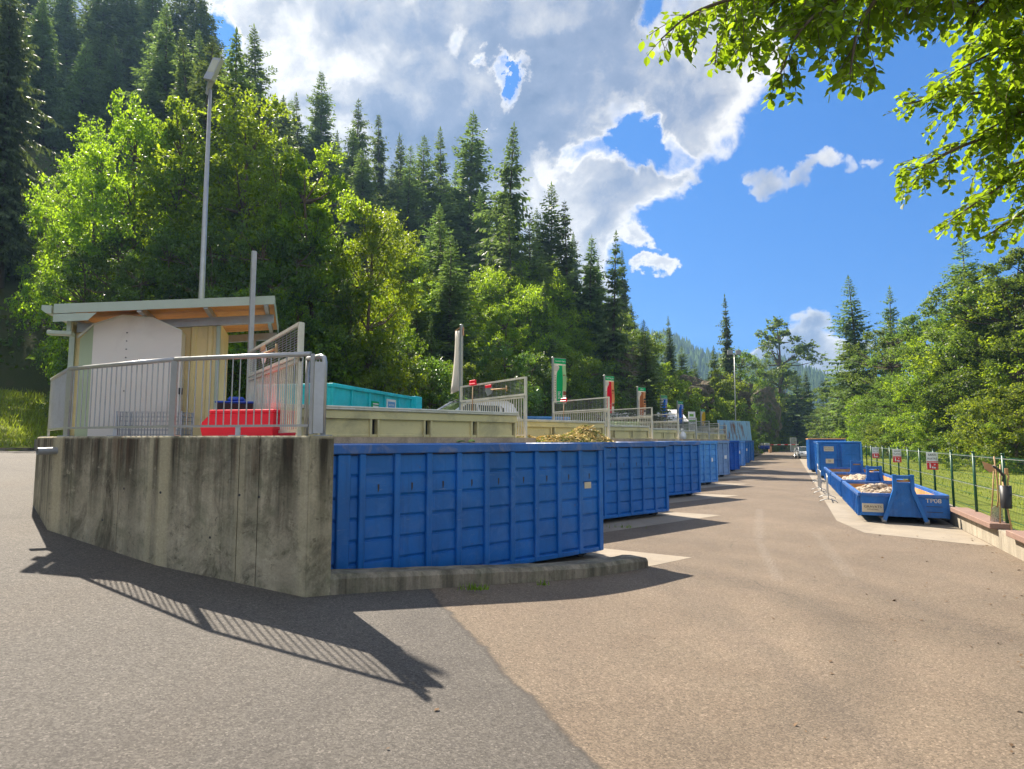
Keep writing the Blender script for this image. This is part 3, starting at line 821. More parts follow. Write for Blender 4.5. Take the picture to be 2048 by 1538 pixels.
# heap of dry cuttings in the second skip
def clump_heap(name, cx, cy, cz, rx, ry, rz, nst, mats, parent=None, seed=1, ln=.45, rot=0.):
    r = np.random.default_rng(seed); V_ = []; F = []; mi = []
    for i in range(nst):
        a = r.uniform(0, 6.283); q = math.sqrt(r.uniform(0, 1)); x = rx*q*math.cos(a); y = ry*q*math.sin(a)
        bumpy = .72 + .28*math.sin(x*3.1+seed)*math.cos(y*2.7)
        z = rz*(1-q**2)*bumpy
        z *= r.uniform(.4, .85)
        az = r.uniform(0, 6.283); el = r.normal(0, .35); l = ln*r.uniform(.4, 1.2)
        d = np.array([math.cos(az)*math.cos(el), math.sin(az)*math.cos(el), math.sin(el)]); w = np.cross(d, [r.normal(), r.normal(), r.normal()]); w = w/np.linalg.norm(w)*r.uniform(.006, .02)
        c = np.array([x, y, z]); bend = np.array([0, 0, -l*.12]); k = len(V_)
        V_ += [c-d*l/2-w+bend, c-d*l/2+w+bend, c+w*1.3, c-w*1.3, c+d*l/2+w*.4+bend, c+d*l/2-w*.4+bend]
        F += [(k, k+1, k+2, k+3), (k+3, k+2, k+4, k+5)]; m_ = 1 if r.uniform() < .28 else 0; mi += [m_, m_]
    A = np.array(V_); A2 = A.copy()
    A2[:,0] = A[:,0]*math.cos(rot)-A[:,1]*math.sin(rot)+cx; A2[:,1] = A[:,0]*math.sin(rot)+A[:,1]*math.cos(rot)+cy; A2[:,2] += cz
    return np_mesh(name, A2, np.array(F), mats, parent, mi=mi)
def bay_xy(k, x, y): 
    c = C1 + WV*k + U*x + V*(1.22+y); return c
hp = []
for x, y, rx, ry, rz, n_, sd in ((-5.2,-.1,1.,1.,.5,8000,3),(-3.75,-.1,1.1,1.05,.8,13000,5),(-2.75,-.1,1.0,1.,.8,11000,8),(-4.5,.3,.6,.6,.3,3000,9)):
    c = bay_xy(1, x, y); hp.append((c, rx, ry, rz, n_, sd))
V_ = []; F = []; MI = []
for c, rx, ry, rz, n_, sd in hp:
    o = clump_heap('x', c.x, c.y, 2.22, rx, ry, rz, n_, [M_STRAW, M_STRAWG], None, sd, .22, UROT)
    k = len(V_); me = o.data; V_ += [tuple(q.co) for q in me.vertices]; F += [tuple(k+i for i in p.vertices) for p in me.polygons]; MI += [p.material_index for p in me.polygons]
    bpy.data.objects.remove(o)
o = np_mesh('garden_cuttings', np.array(V_), np.array(F), [M_STRAW, M_STRAWG], None, mi=MI)
tag(o, 'heap of dry straw and twigs filling the second blue skip', 'cuttings', kind='stuff')
# inner earth so the heap is not hollow
b = MB(); c = bay_xy(1, -3.8, 0)
o = MB()
for cc, rx, ry, rz, n_, sd in hp: o.sphere((cc.x, cc.y, 2.1), 1, 14, 8, 0, (rx*.9, rx*.85, rz*.5))
hb = o.build('cuttings_core', M_STRAW, bpy.data.objects['garden_cuttings'])
# white sacks on the fifth / sixth quay edge
for k, x, s_, lab in ((4, -2.0, .55, 'white plastic sack with a peaked neck on the quay edge by the grey-blue skip'), (5, -3.2, .62, 'wider white plastic sack slumped on the quay edge by the deeper blue skip')):
    c = Bk(k) + U*(x) + V*.1
    t_ = thing('plastic_sack', lab, 'sack', (c.x, c.y, WTOP), random.random(), 'white sacks on the quay')
    b = MB(); n = 14; rings = [(0,.75),(.12,1.),(.35,.95),(.6,.7),(.78,.3),(.9,.16),(1.0,.28),(1.06,.1)]
    vs = [];
    for zz, rr in rings:
        for i in range(n):
            a = 6.283*i/n; q = rr*s_*.55*(1+.13*math.sin(3*a+zz*5)+.06*math.sin(7*a)); vs.append((q*math.cos(a)*(1.3 if k == 5 else 1), q*math.sin(a), zz*s_*(1.25 if k == 4 else .85)))
    fs = [(j*n+i, j*n+(i+1)%n, (j+1)*n+(i+1)%n, (j+1)*n+i) for j in range(len(rings)-1) for i in range(n)]
    b.add(vs, fs + [tuple(range((len(rings)-1)*n, len(rings)*n))], 0, True); b.build('bag', M_PLASTW, t_)
# melon rinds on the first quay edge
for i, (px, lab) in enumerate(((921, 'pale green melon rind, hollow, on the back rim of the nearest skip'), (944, 'yellow-green melon rind, whole wedge, on the back rim of the nearest skip'))):
    xs0 = min((abs(to_px(*bay_xy(0, x, 1.14), 2.4)[0]-px), x) for x in np.arange(-6.4, 0, .02))[1]
    q = bay_xy(0, xs0, 1.14)
    t_ = thing('melon_rind', lab, 'fruit rind', (q.x, q.y, 2.365), UROT + .3*i, 'green rinds on the skip rim'); t_.scale = (.5,.5,.5)
    b = MB(); n = 9; vs = []
    for j in range(n+1):
        a = math.pi*j/n
        for k2 in range(6):
            bb = -1.1 + 2.2*k2/5
            r_ = .16*math.sin(a)**.7
            vs.append((.2*math.cos(a), r_*math.sin(bb)*.8, .03 + .13*math.sin(a)*math.cos(bb) if i else .05 + .12*math.sin(a)*(1-math.cos(bb))))
    b.add(vs, [(j*6+k2, j*6+k2+1, j*6+7+k2, j*6+6+k2) for j in range(n) for k2 in range(5)], 0, True)
    b.build('rind', M_RINDG, t_)

# ---------------------------------------------------------------- low rubble skips along the fence
RROT = math.atan2(ROW.y, ROW.x)
def low_skip(label):
    """local x along lane (0 = front with the hook frame, +6.3 = rear), y = 0 lane side ... -2.3 fence side"""
    t = thing('low_skip', label, 'skip', group='low open rubble skips along the fence')
    W, L, z0, z1 = 2.2, 6.0, .2, .86
    b = MB(); T = .05
    b.box(0, L, -W, 0, z0, z0+.06)
    b.box(.0, L, -.055, -.02, z0+.06, z1-.1); b.box(.0, L, -W+.02, -W+.055, z0+.06, z1-.1)
    b.box(-.0, .05, -W+.055, -.055, z0+.06, z1-.1); b.box(L-.05, L, -W+.055, -.055, z0+.06, z1-.1)
    b.build('body', M_BLUE, t)
    b = MB()
    for y0, y1 in ((-.062, -.056), (-W+.056, -W+.062)): b.box(.052, L-.052, y0, y1, z0+.062, z1-.1)
    b.box(.0505, .056, -W+.062, -.062, z0+.062, z1-.1); b.box(L-.056, L-.0505, -W+.062, -.062, z0+.062, z1-.1)
    b.build('rusty_lining', M_RUST, t)
    b = MB()
    for y0, y1 in ((-.05, .05), (-W-.05, -W+.04)): b.bbox(-.03, L+.03, y0, y1, z1-.1, z1, .01)
    b.bbox(-.04, .05, -W+.04, -.05, z1-.1, z1-.003, .01); b.bbox(L-.05, L+.03, -W+.04, -.05, z1-.1, z1-.003, .01)
    b.build('top_rim', M_RIMBLUE, t)
    for i in range(13):
        x = .12 + (L-.24)*i/12
        for ya, yb in ((-.02, .075), (-W-.06, -W+.02)):
            b = MB(); b.bbox(x-.035, x+.035, ya, yb, z0-.03, z1-.1, .008); b.build('rib', M_BLUE, t)
    cy = -W/2 - .02
    b = MB()
    for sg in (-1, 1):
        pts = [(-.12, cy+sg*.22, 1.42), (-.12, cy+sg*.22, .98), (-.14, cy+sg*.52, .1)]
        for a, c in zip(pts[:-1], pts[1:]): b.bar(a, c, .1, .14, up=(1,0,0))
    b.box(-.17, -.05, cy-.17, cy+.17, 1.3, 1.4); b.box(-.1, -.07, cy-.17, cy+.17, .86, 1.18)
    b.add([(-.07, cy-.2, 1.0), (-.07, cy+.2, 1.0), (-.07, cy+.46, .2), (-.07, cy-.46, .2)], [(0,1,2,3)])
    b.build('hook_frame', M_BLUE, t)
    b = MB(); b.tube([(-.12, cy-.2, 1.24), (-.12, cy+.2, 1.24)], .03, 8); b.build('lifting_bar', M_RUST, t)
    for sg in (-1, 1):
        b = MB(); b.bbox(.0, L-.2, cy+sg*.5-.06, cy+sg*.5+.06, .06, z0, .01); b.build('skid_rail', M_DARK, t)
        b = MB(); b.tube([(-.13, cy+sg*.53-.06, .08), (-.13, cy+sg*.53+.06, .08)], .08, 12); b.build('roller', M_GALVD, t)
    b = MB()
    for zz in (.52, .74-.06): b.box(-.006, .0, -W+.12, -W+.52, zz-.17, zz-.155)
    b.build('step_slot', M_DARK, t)
    return t
LS = []
f0 = XY(21.55, -1.9)
ls = low_skip('nearest low blue skip marked TP08, with pale rubble and an A-shaped hook frame'); ls.location = (f0.x, f0.y, 0); ls.rotation_euler = (0,0,RROT); LS.append(ls)
for i, lab in ((1, 'middle low blue skip holding a few large stones'), (2, 'farthest low blue skip, nearly empty with rusty inside, below the closed container')):
    c = XY(21.55 + 6.75*i, -1.9)
    LS.append(copy_tree(ls, (c.x, c.y, 0), RROT, lab))
# writing on the first one (front face looks towards -x)
Fx = frame4((-.03, -.43, .43), (0,-1,0), (0,0,1), (-1,0,0))
b = MB(); b.bbox(-.03, -.005, -.6, -.05, .3, .55, .004); sg_ = b.build('sign_plate', M_SIGNC, ls)
text_mesh('lettering', 'GRAVATS', .1, M_INK, sg_, frame4((-.034, -.325, .455), (0,-1,0), (0,0,1), (-1,0,0)), .002, sx=1.05)
text_mesh('lettering', 'INDUSTRIEL', .055, M_INK, sg_, frame4((-.034, -.325, .375), (0,-1,0), (0,0,1), (-1,0,0)), .002)
text_mesh('lettering', 'TP08', .17, M_LETW, ls, frame4((-.006, -1.86, .675), (0,-1,0), (0,0,1), (-1,0,0)), .002, sx=1.1)
# rubble: loose stones, one mass per skip
def rock_pts(r, c, s_):
    q = []
    for i in range(7):
        for j in range(2 if 0 < i < 6 else 1): pass
    b_ = MB(); b_.sphere((0,0,0), 1, 7, 5)
    sc = np.array([s_*r.uniform(.7,1.5), s_*r.uniform(.6,1.), s_*r.uniform(.45,.8)]); a = r.uniform(0,6.28); t2 = r.normal(0,.4)
    vs = np.array(b_.v); vs = np.sign(vs)*np.abs(vs)**.75
    vs *= sc*(1 + r.uniform(-.13,.13,(len(vs),1)))
    y2 = vs[:,1]*math.cos(t2)-vs[:,2]*math.sin(t2); z2 = vs[:,1]*math.sin(t2)+vs[:,2]*math.cos(t2)
    x3 = vs[:,0]*math.cos(a)-y2*math.sin(a); y3 = vs[:,0]*math.sin(a)+y2*math.cos(a)
    return np.stack([x3, y3, z2], 1)+np.array(c), b_.f
def rubble(k, n_, xr, hmax, smin, smax, sd, label):
    r = np.random.default_rng(sd); b = MB()
    for i in range(n_):
        x = r.uniform(*xr); y = r.uniform(-1.6, -.15)
        env = max(0, 1-((x-(xr[0]+xr[1])/2)/((xr[1]-xr[0])/2))**2)**.6*max(.1, 1-((y+.9)/.85)**2)**.7
        z = .28 + hmax*env*r.uniform(.55, 1.)
        vs, fs = rock_pts(r, (x, y, z), r.uniform(smin, smax)); b.add(vs, fs, 0, False)
    b.box(xr[0], xr[1], -1.7, -.1, .27, .34)
    o = b.build('rubble', M_RUBBLE); o.location = LS[k].location; o.rotation_euler = LS[k].rotation_euler
    tag(o, label, 'rubble', kind='stuff')
rubble(0, 620, (2.0, 5.85), .6, .04, .13, 4, 'pale broken masonry filling the nearest low skip')
rubble(1, 110, (2.5, 5.6), .6, .06, .26, 5, 'a few large broken stones in the middle low skip')

# ---------------------------------------------------------------- closed containers further along the fence
def closed_container(label, L=6.4, W=2.35, z1=2.32):
    t = thing('closed_container', label, 'container', group='closed blue containers along the fence')
    b = MB(); b.bbox(0, L, -W, 0, .16, z1-.08, .02)
    b.build('body', M_BLUE, t)
    for i in range(12):
        x = .3+(L-.5)*i/11
        for ya, yb in ((0, .06), (-W-.06, -W)):
            b = MB(); b.bbox(x-.05, x+.05, ya, yb, .14, z1-.1, .01); b.build('rib', M_BLUE, t)
    b = MB(); b.bbox(-.04, L+.04, -W-.08, .08, z1-.08, z1, .02); b.build('roof', M_BLUE, t)
    for y0, y1 in ((-W/2+.02, -.06), (-W+.06, -W/2-.02)):
        b = MB(); b.bbox(-.05, -.003, y0, y1, .24, z1-.14, .012)
        for zz in (.9, 1.55): b.bbox(-.075, -.05, y0+.04, y1-.04, zz-.04, zz+.04, .006)
        d = b.build('door', M_BLUE, t)
        h = MB(); yh = y0+.08 if y0 > -W/2 else y1-.08
        h.tube([(-.085, yh, .3), (-.085, yh, z1-.2)], .02, 8); h.box(-.1, -.075, yh-.03, yh+.18, 1.15, 1.19); h.build('lock_bar', M_BLUED, d)
    for ya, yb in ((-.02, .085), (-W-.085, -W+.02)):
        b = MB(); b.bbox(-.06, .12, ya, yb, .14, z1-.085, .015); b.build('corner_post', M_BLUE2, t)
    for ya, yb in ((-.6, -.45), (-W+.45, -W+.6)):
        b = MB(); b.bbox(.1, L-.1, ya, yb, .02, .16, .01); b.build('skid_rail', M_DARK, t)
    return t
c = XY(sn(19.45, 39.6)[0]+.6, -1.75)
cc1 = closed_container('closed blue container with two paper signs on its doors'); cc1.location = (c.x, c.y, 0); cc1.rotation_euler = (0,0,RROT)
for (y0, y1, z0, z1, tx, sz) in ((-.86, -.3, 1.72, 2.02, ('ENCOMBRANTS', 'INCINERABLES'), .07), (-.84, -.38, .96, 1.24, ('31',), .2)):
    b = MB(); b.bbox(-.09, -.077, y0, y1, z0, z1, .003); s_ = b.build('paper_sign', M_PLASTW if False else M_SIGNC, cc1)
    for j, w in enumerate(tx):
        text_mesh('lettering', w, sz, M_INK, s_, frame4((-.0925, (y0+y1)/2, (z0+z1)/2 + (.055-.11*j if len(tx) > 1 else 0)), (0,-1,0), (0,0,1), (-1,0,0)), .0015)
c2 = XY(sn(c.x, c.y)[0]+8.3, -1.45)
cc2 = copy_tree(cc1, (c2.x, c2.y, 0), RROT, 'closed blue container with rusty roof edge standing behind the one with signs')
for ch in list(cc2.children):
    if ch.name.startswith('paper_sign'):
        for q in list(ch.children): bpy.data.objects.remove(q)
        bpy.data.objects.remove(ch)
for ch in cc2.children:
    if ch.name.startswith('roof'):
        ch.material_slots[0].link = 'OBJECT'; ch.material_slots[0].material = M_RUST
cc2.scale = (1, 1.02, 1.1)
# chest with a white top beyond them
c3 = XY(sn(c.x, c.y)[0]+17.2, -1.95)
t_ = thing('storage_chest', 'wooden chest with white upper half beyond the blue containers', 'chest', (c3.x, c3.y, 0), RROT)
b = MB(); b.bbox(0, 2.2, -1.6, 0, .02, 1.0, .02); b.build('wooden_base', M_SPADE, t_)
b = MB(); b.bbox(.05, 2.15, -1.55, -.05, 1.003, 2.0, .03); b.build('cover', M_PLASTW, t_)
b = MB(); b.bbox(-.02, 2.22, -1.62, .02, 2.003, 2.08, .02); b.build('lid', M_GALV, t_)
# ---------------------------------------------------------------- tipping guards along the quay edges
GG = 'cream steel tipping guards along the quay edges'
def guard(label, L):
    t = thing('tipping_guard', label, 'guard', group=GG)
    b = MB(); b.bbox(0, L, -.05, .42, .565, .605, .012)
    b.extr([(0,-.05,.565),(0,-.05,.535),(0,.02,.52),(0,.02,.565)], (L,0,0))
    b.build('top_ledge', M_RAILP, t)
    b = MB(); b.bbox(0, L, .0, .05, .36, .52, .01); b.bbox(0, L, .05, .09, .0, .06, .01); b.build('front_beam', M_GUARD, t)
    n = int(round(L/1.22)); w = L/n
    for i in range(n):
        b = MB(); b.bbox(w*i+.1, w*(i+1)-.1, .075, .1, .02, .36, .006)
        b.build('flap_panel', M_GUARD, t)
    for i in range(n+1):
        for s in ((-.085, .085) if 0 < i < n else (.04,) if i == 0 else (-.04,)):
            x = w*i+s
            b = MB(); b.bbox(x-.022, x+.022, .01, .16, 0, .36, .006); b.build('bracket', M_GUARD, t)
    b = MB(); b.box(.05, L-.05, .2, .22, 0, .5); b.build('back_plate', M_DARK, t)
    for i in range(n):
        b = MB(); b.box(w*(i+.5)-.16, w*(i+.5)+.16, -.058, -.05, .545, .56); b.build('edge_grip', M_PLASTW, t)
    return t
GL = ['cream tipping guard ' + q for q in BY]
g0 = guard(GL[0], AW-.75)
for k in range(NB):
    o = g0 if k == 0 else copy_tree(g0, label=GL[k])
    p = Ak(k) + U*.25 + V*.06
    o.location = (p.x, p.y, WTOP); o.rotation_euler = (0,0,UROT)

# ---------------------------------------------------------------- step railings with mesh screens
RG = 'galvanised railings with mesh screens across the quay steps'
def step_rail(label, L):
    """local x from the far post (0) to the near end (L)"""
    t = thing('step_railing', label, 'railing', group=RG)
    H = 1.02
    for x in (.03, L-.03):
        b = MB(); b.bbox(x-.03, x+.03, -.03, .03, 0, H+.5, .006); b.build('post', M_RAILP, t)
    b = MB(); b.bar((0,0,H), (L,0,H), .06, .045); b.bar((.05,0,.08), (L-.05,0,.08), .04, .04); b.build('handrail', M_RAILP, t)
    b = MB(); n = int(L/.105)
    for i in range(1, n): x = L*i/n; b.bar((x,0,.08), (x,0,H), .028, .014)
    b.build('baluster_grille', M_RAILP, t)
    f = MB()
    for a, c in (((.06,-.03,H+.06),(L-.02,-.03,H+.06)), ((.06,-.03,H+.48),(L+.02,-.03,H+.48)), ((L,-.03,H+.04),(L,-.03,H+.5)), ((.06,-.03,H+.04),(.06,-.03,H+.5))):
        f.bar(a, c, .045, .045)
    fr = f.build('screen_frame', M_RAILP, t)
    b = MB()
    for i in range(1, 12): z = H+.06+.42*i/12; b.bar((.08,-.03,z), (L-.02,-.03,z), .007, .007)
    for i in range(1, 15): x = .06+(L-.08)*i/15; b.bar((x,-.035,H+.06), (x,-.035,H+.48), .006, .006)
    b.build('wire_mesh', M_GALVD, fr)
    return t
def pole_xy(k): return Ak(k) + U*.32 + V*.12
RL = ['step railing with mesh screen close behind the wall railing, a pale scoop hung on it', 'step railing with mesh screen by the blank white banner', 'step railing with mesh screen between the green and red banners', 'step railing with mesh screen between the red and brown banners',
      'step railing ending at the brown banner pole', 'step railing by the first blue banner pole', 'step railing by the second blue banner pole', 'step railing by the lime sign post', 'step railing by the yellow banner']
a0 = pole_xy(0); e0 = Bk(-1) + V*.12 + U*.02
def rail_ends(k): return pole_xy(k), Bk(k-1) + V*.3 - U*.12
L0 = (rail_ends(1)[1]-rail_ends(1)[0]).length
r0 = step_rail(RL[0], L0)
for k in range(NB):
    a, e = rail_ends(k)
    if k == 0: e = e - V*.18
    o = r0 if k == 0 else copy_tree(r0, label=RL[k])
    d = (e-a).normalized()
    o.location = (a.x, a.y, PLZ+.02); o.rotation_euler = (0,0,math.atan2(d.y, d.x))
    if k == 0: o.scale = ((e-a).length/L0, 1, 1)

# ---------------------------------------------------------------- banner poles
PG = 'square galvanised banner poles on the quay'
def pole(label):
    t = thing('banner_pole', label, 'pole', group=PG)
    b = MB(); b.bbox(-.04, .04, -.04, .04, 0, 3.38, .006); b.build('shaft', M_GALV, t)
    b = MB(); b.bbox(-.1, .1, -.1, .1, 0, .015, .004); b.build('base_plate', M_GALVD, t)
    return t
PLb = ['bare square galvanised pole rising in front of the shed, without a banner', 'galvanised pole of the blank white banner', 'galvanised pole of the green banner', 'galvanised pole of the red banner', 'galvanised pole of the brown banner',
       'galvanised pole of the nearer blue banner', 'galvanised pole of the farther blue banner', None, 'galvanised pole of the yellow banner']
p0 = pole(PLb[0]); POLES = {}
for k in range(NB):
    if PLb[k] is None: continue
    o = p0 if k == 0 else copy_tree(p0, label=PLb[k])
    p = pole_xy(k); o.location = (p.x, p.y, PLZ); o.rotation_euler = (0,0,UROT); POLES[k] = p
# banners: cloth panels hung from each pole with arms
def banner(k, label, main, side, title, W=.62, H=1.8, curl=.0):
    p = POLES[k]
    t = thing('banner', label, 'banner', (p.x, p.y, PLZ), UROT-.12, 'vertical banners on the quay poles')
    z1 = 3.33; z0 = z1-H; x0 = .06; x1 = x0+W
    def sheet(xa, xb, za, zb, y, mat, nm, par):
        b = MB(); n = 8; vs = []
        for j in range(n+1):
            z = za+(zb-za)*j/n
            for x in (xa, (xa+xb)/2, xb): vs.append((x, y - .02*math.sin(5*z+k)*(x-x0)/W, z))
        b.add(vs, [(j*3+i, j*3+i+1, j*3+4+i, j*3+3+i) for j in range(n) for i in range(2)], 0, True)
        o = b.build(nm, mat, par, recalc=False); return o
    cl = sheet(x0, x1, z0, z1, 0, M_BANW, 'cloth', t)
    md = cl.modifiers.new('thick', 'SOLIDIFY'); md.thickness = .006; md.offset = 1
    if title is not None:
        hd = sheet(x0, x1, z1-.22, z1, -.012, B_GREEN, 'heading_strip', t)
        text_mesh('lettering', title, min(.13, .95/len(title)), M_PLASTW, hd, frame4(((x0+x1)/2, -.03, z1-.12), (1,0,0), (0,0,1), (0,-1,0)), .001)
        # coloured body with a curved inner edge
        b = MB(); n = 18; vs = []
        for j in range(n+1):
            z = z0+.0+(H-.28)*j/n; u_ = j/n
            xl = x0 + W*(.2 + (.2*math.exp(-((u_-.93)/.08)**2)) - .05*math.sin(math.pi*u_) + .06*u_**3)
            for x in (xl, x0+W*.7): vs.append((x, -.014 - .02*math.sin(5*z+k)*(x-x0)/W, z))
        b.add(vs, [(j*2, j*2+1, j*2+3, j*2+2) for j in range(n)], 0, True); b.build('colour_field', main, t, recalc=False)
        sheet(x0+W*.7, x1, z0+H*.28, z1-.28, -.014, side, 'side_strip', t)
        b = MB()
        for j, (zz, hh) in enumerate(((.95,.1),(.8,.12),(.66,.1),(.3,.16))):
            b.box(x0+W*.73, x0+W*.96, -.022, -.018, z0+zz*H*.62, z0+zz*H*.62+hh)
        b.build('goods_print', B_BROWN if side is not B_TAN else M_DARK, t)
        b = MB()
        for j in range(6): b.box(x0+W*.28, x0+W*(.42+.1*((j*7)%3)/2), -.022, -.018, z0+.18+.055*j, z0+.2+.055*j)
        b.build('text_print', M_PLASTW, t)
        b = MB(); cxx, czz = x0+W*.17, z1-.42
        b.tube([(cxx, -.02, czz), (cxx, -.026, czz)], .11, 18); b.build('disc_print', M_BANW, t)
        b = MB()
        for j in range(14): b.box(x0+.02, x0+.06, -.02, -.016, z0+.2+.07*j, z0+.2+.07*j+.035)
        b.build('side_print', M_INK, t)
    b = MB(); b.bar((0,.0,z1+.01), (x1,.0,z1+.01), .02, .02); b.bar((0,.0,z0-.01), (x1,.0,z0-.01), .02, .02); b.build('banner_arm', M_GALVD, t)
    return t
banner(2, 'tall green banner with a white curve, first of the coloured ones', B_GREEN, B_PALEGREEN, 'DECHETS VERTS', .62, 1.85)
banner(3, 'red banner with an orange strip and green heading', B_RED, B_ORANGE, 'METAUX', .62, 1.95)
banner(4, 'brown banner with a tan strip and green heading', B_BROWN, B_TAN, 'BOIS', .66, 1.95)
banner(5, 'blue banner nearer of the two, before the pitched roof end', B_BLUE, B_PALEBLUE, 'ENCOMBRANTS', .68, 2.0)
banner(6, 'blue banner farther of the two, beside the lime and white sign', B_BLUE, B_PALEBLUE, 'ENCOMBRANTS', .68, 1.9)
banner(8, 'yellow banner, last and smallest in the row', B_YELLOW, B_YELLOW, 'PLATRE', .7, 1.9)
# blank white banner turned away from its pole
p = POLES[1]
t_ = thing('banner', 'blank white banner with curling lower edge on the pole beside the white car', 'banner', (p.x, p.y, PLZ), 0, 'vertical banners on the quay poles')
b = MB(); n = 10; vs = []
for j in range(n+1):
    z = 1.42+1.78*j/n; q = 1-j/n
    for i in range(5):
        x = -.05 - (.16+.13*q*q)*i/4; y = .02 + .34*i/4; vs.append((x, y, z + (.05*i/4 if j == n else 0) - (.02*i if j == 0 else 0)))
b.add(vs, [(j*5+i, j*5+i+1, j*5+6+i, j*5+5+i) for j in range(n) for i in range(4)], 0, True)
cl = b.build('cloth', M_BANW, t_, recalc=False); md = cl.modifiers.new('thick', 'SOLIDIFY'); md.thickness = .005
b = MB(); b.bar((0,0,3.32),(-.2,.26,3.24),.025,.025); b.bbox(.041,.075,-.05,.05,3.05,3.3,.01); b.build('banner_arm', M_SPADE, t_)
# white and lime sign post
p = pole_xy(7)
t_ = thing('sign_post', 'white and lime information panel standing between the blue and yellow banners', 'sign', (p.x-.2, p.y, PLZ), UROT-.5)
b = MB(); b.bbox(0, .75, -.02, .02, .55, 2.75, .006); b.build('panel', M_PLASTW, t_)
b = MB(); b.box(.0, .75, -.026, -.0215, 1.72, 1.92); b.box(.12, .55, -.026, -.0215, 2.28, 2.52); b.build('lime_print', B_LIME, t_)
b = MB()
for j in range(8): b.box(.12, .6-.08*(j%3), -.026, -.0215, .8+.1*j, .83+.1*j)
b.build('text_print', M_GALVD, t_)
b = MB(); b.bbox(.02, .08, .022, .07, 0, 2.6, .005); b.bbox(.67, .73, .022, .07, 0, 2.6, .005); b.build('legs_frame', M_GALV, t_)

# ---------------------------------------------------------------- railing on top of the retaining wall
wr = thing('wall_railing', 'grey galvanised baluster railing along the top of the streaked concrete wall', 'railing')
def offs(a, c, o=.16):
    d = (c-a).normalized(); n = Vector((-d.y, d.x))
    if n.y < 0: n = -n
    return n*o
nEB = offs(E_, Bp); nBC = offs(Bp, Cp); nCD = offs(Cp, Dp)
eE = E_ + nEB + (Bp-E_).normalized()*.12; eB = Bp + (nEB+nBC)/2; eC = Cp + (nBC+nCD)/2*1.05; eD = Dp + nCD
zb = WTOP; zt = WTOP+1.06
def rail_span(a, c, ext0=0, ext1=0):
    b = MB(); A = (a.x,a.y,zt); Cc = (c.x,c.y,zt)
    b.tube([A, Cc], .032, 10); b.build('handrail', M_GALV, wr)
    d = (c-a).normalized()
    b = MB(); b.bar((a.x,a.y,zb+.13), (c.x,c.y,zb+.13), .05, .03); b.build('bottom_rail', M_GALV, wr)
    b = MB(); L = (c-a).length; n = int(L/.118)
    for i in range(1, n): q = a + (c-a)*(i/n); b.tube([(q.x,q.y,zb+.13), (q.x,q.y,zt-.02)], .0085, 6, cap=False)
    b.build('baluster_grille', M_GALV, wr)
    m_ = a + (c-a)*.5
rail_span(eE, eB); rail_span(eB, eC); rail_span(eC, eD)
for q, d, w in ((eB, (Bp-E_), .1), (eC, (Cp-Bp), .12), (eD, (Dp-Cp), .1)):
    b = MB(); d = d.normalized(); n = Vector((-d.y, d.x))
    b.bar((q.x,q.y,zb), (q.x,q.y,zt-.01), w, .03, up=(n.x,n.y,0)); f = q
    b.box(q.x-.08, q.x+.08, q.y-.08, q.y+.08, zb, zb+.012)
    b.build('post', M_GALV, wr)
for a, c in ((eE,eB),(eB,eC)):
    q = (a+c)/2; b = MB(); b.bar((q.x,q.y,zb), (q.x,q.y,zb+.12), .06, .03); b.box(q.x-.1, q.x+.1, q.y-.05, q.y+.05, zb, zb+.01); b.build('foot', M_GALV, wr)
# flat end plate and the short return with its rounded end
d = (E_-Bp).normalized(); q = eE + d*.03; n = Vector((-d.y, d.x))
b = MB(); dv = (d*.8 - n*.6).normalized()
aa = q; bb = q + Vector((.11, .03))
b.bar((aa.x,aa.y,zb+.02), (aa.x,aa.y,zt), .05, .02, up=(n.x,n.y,0)); b.build('post', M_GALV, wr)
b = MB(); b.prism([(aa.x+.02,aa.y+.01),(aa.x+.14,aa.y+.05),(aa.x+.137,aa.y+.06),(aa.x+.017,aa.y+.02)], zb+.03, zt-.1); b.build('end_plate', M_GALV, wr)
r1 = K0 + V*.14 - U*.09; r2 = K0 + V*.62 - U*.12
b = MB(); pts = [(r2.x,r2.y,zt)]
b.tube([(r2.x,r2.y,zt-.01), (r1.x+(r2.x-r1.x)*.2, r1.y+(r2.y-r1.y)*.2, zt-.01), (r1.x+(r2.x-r1.x)*.06, r1.y+(r2.y-r1.y)*.06, zt-.035), (r1.x,r1.y,zt-.1), (r1.x,r1.y,zb)], .034, 10)
b.tube([(r2.x,r2.y,zt-.01), (r2.x,r2.y,zb)], .03, 8)
b.build('return_rail', M_GALV, wr)
b = MB(); b.box(r1.x-.1, r1.x+.1, r1.y-.08, r1.y+.08, zb, zb+.012); b.build('foot', M_GALV, wr)
b = MB()
for k in (.3, .5, .7): q = r1+(r2-r1)*k; b.tube([(q.x,q.y,zb+.12),(q.x,q.y,zt-.03)], .0085, 6, cap=False)
b.build('baluster_grille', M_GALV, wr)

# ---------------------------------------------------------------- shed with the single-pitch roof
e2 = Vector((-.33, .944)); e1 = Vector((.944, .33))
FR = Vector((-4.45, 11.5)); RLn = 3.45
SH = thing('shed', 'cream clad open-fronted shed with a wood-lined single-pitch roof', 'shed', (FR.x, FR.y, 0), math.atan2(e1.y, e1.x))
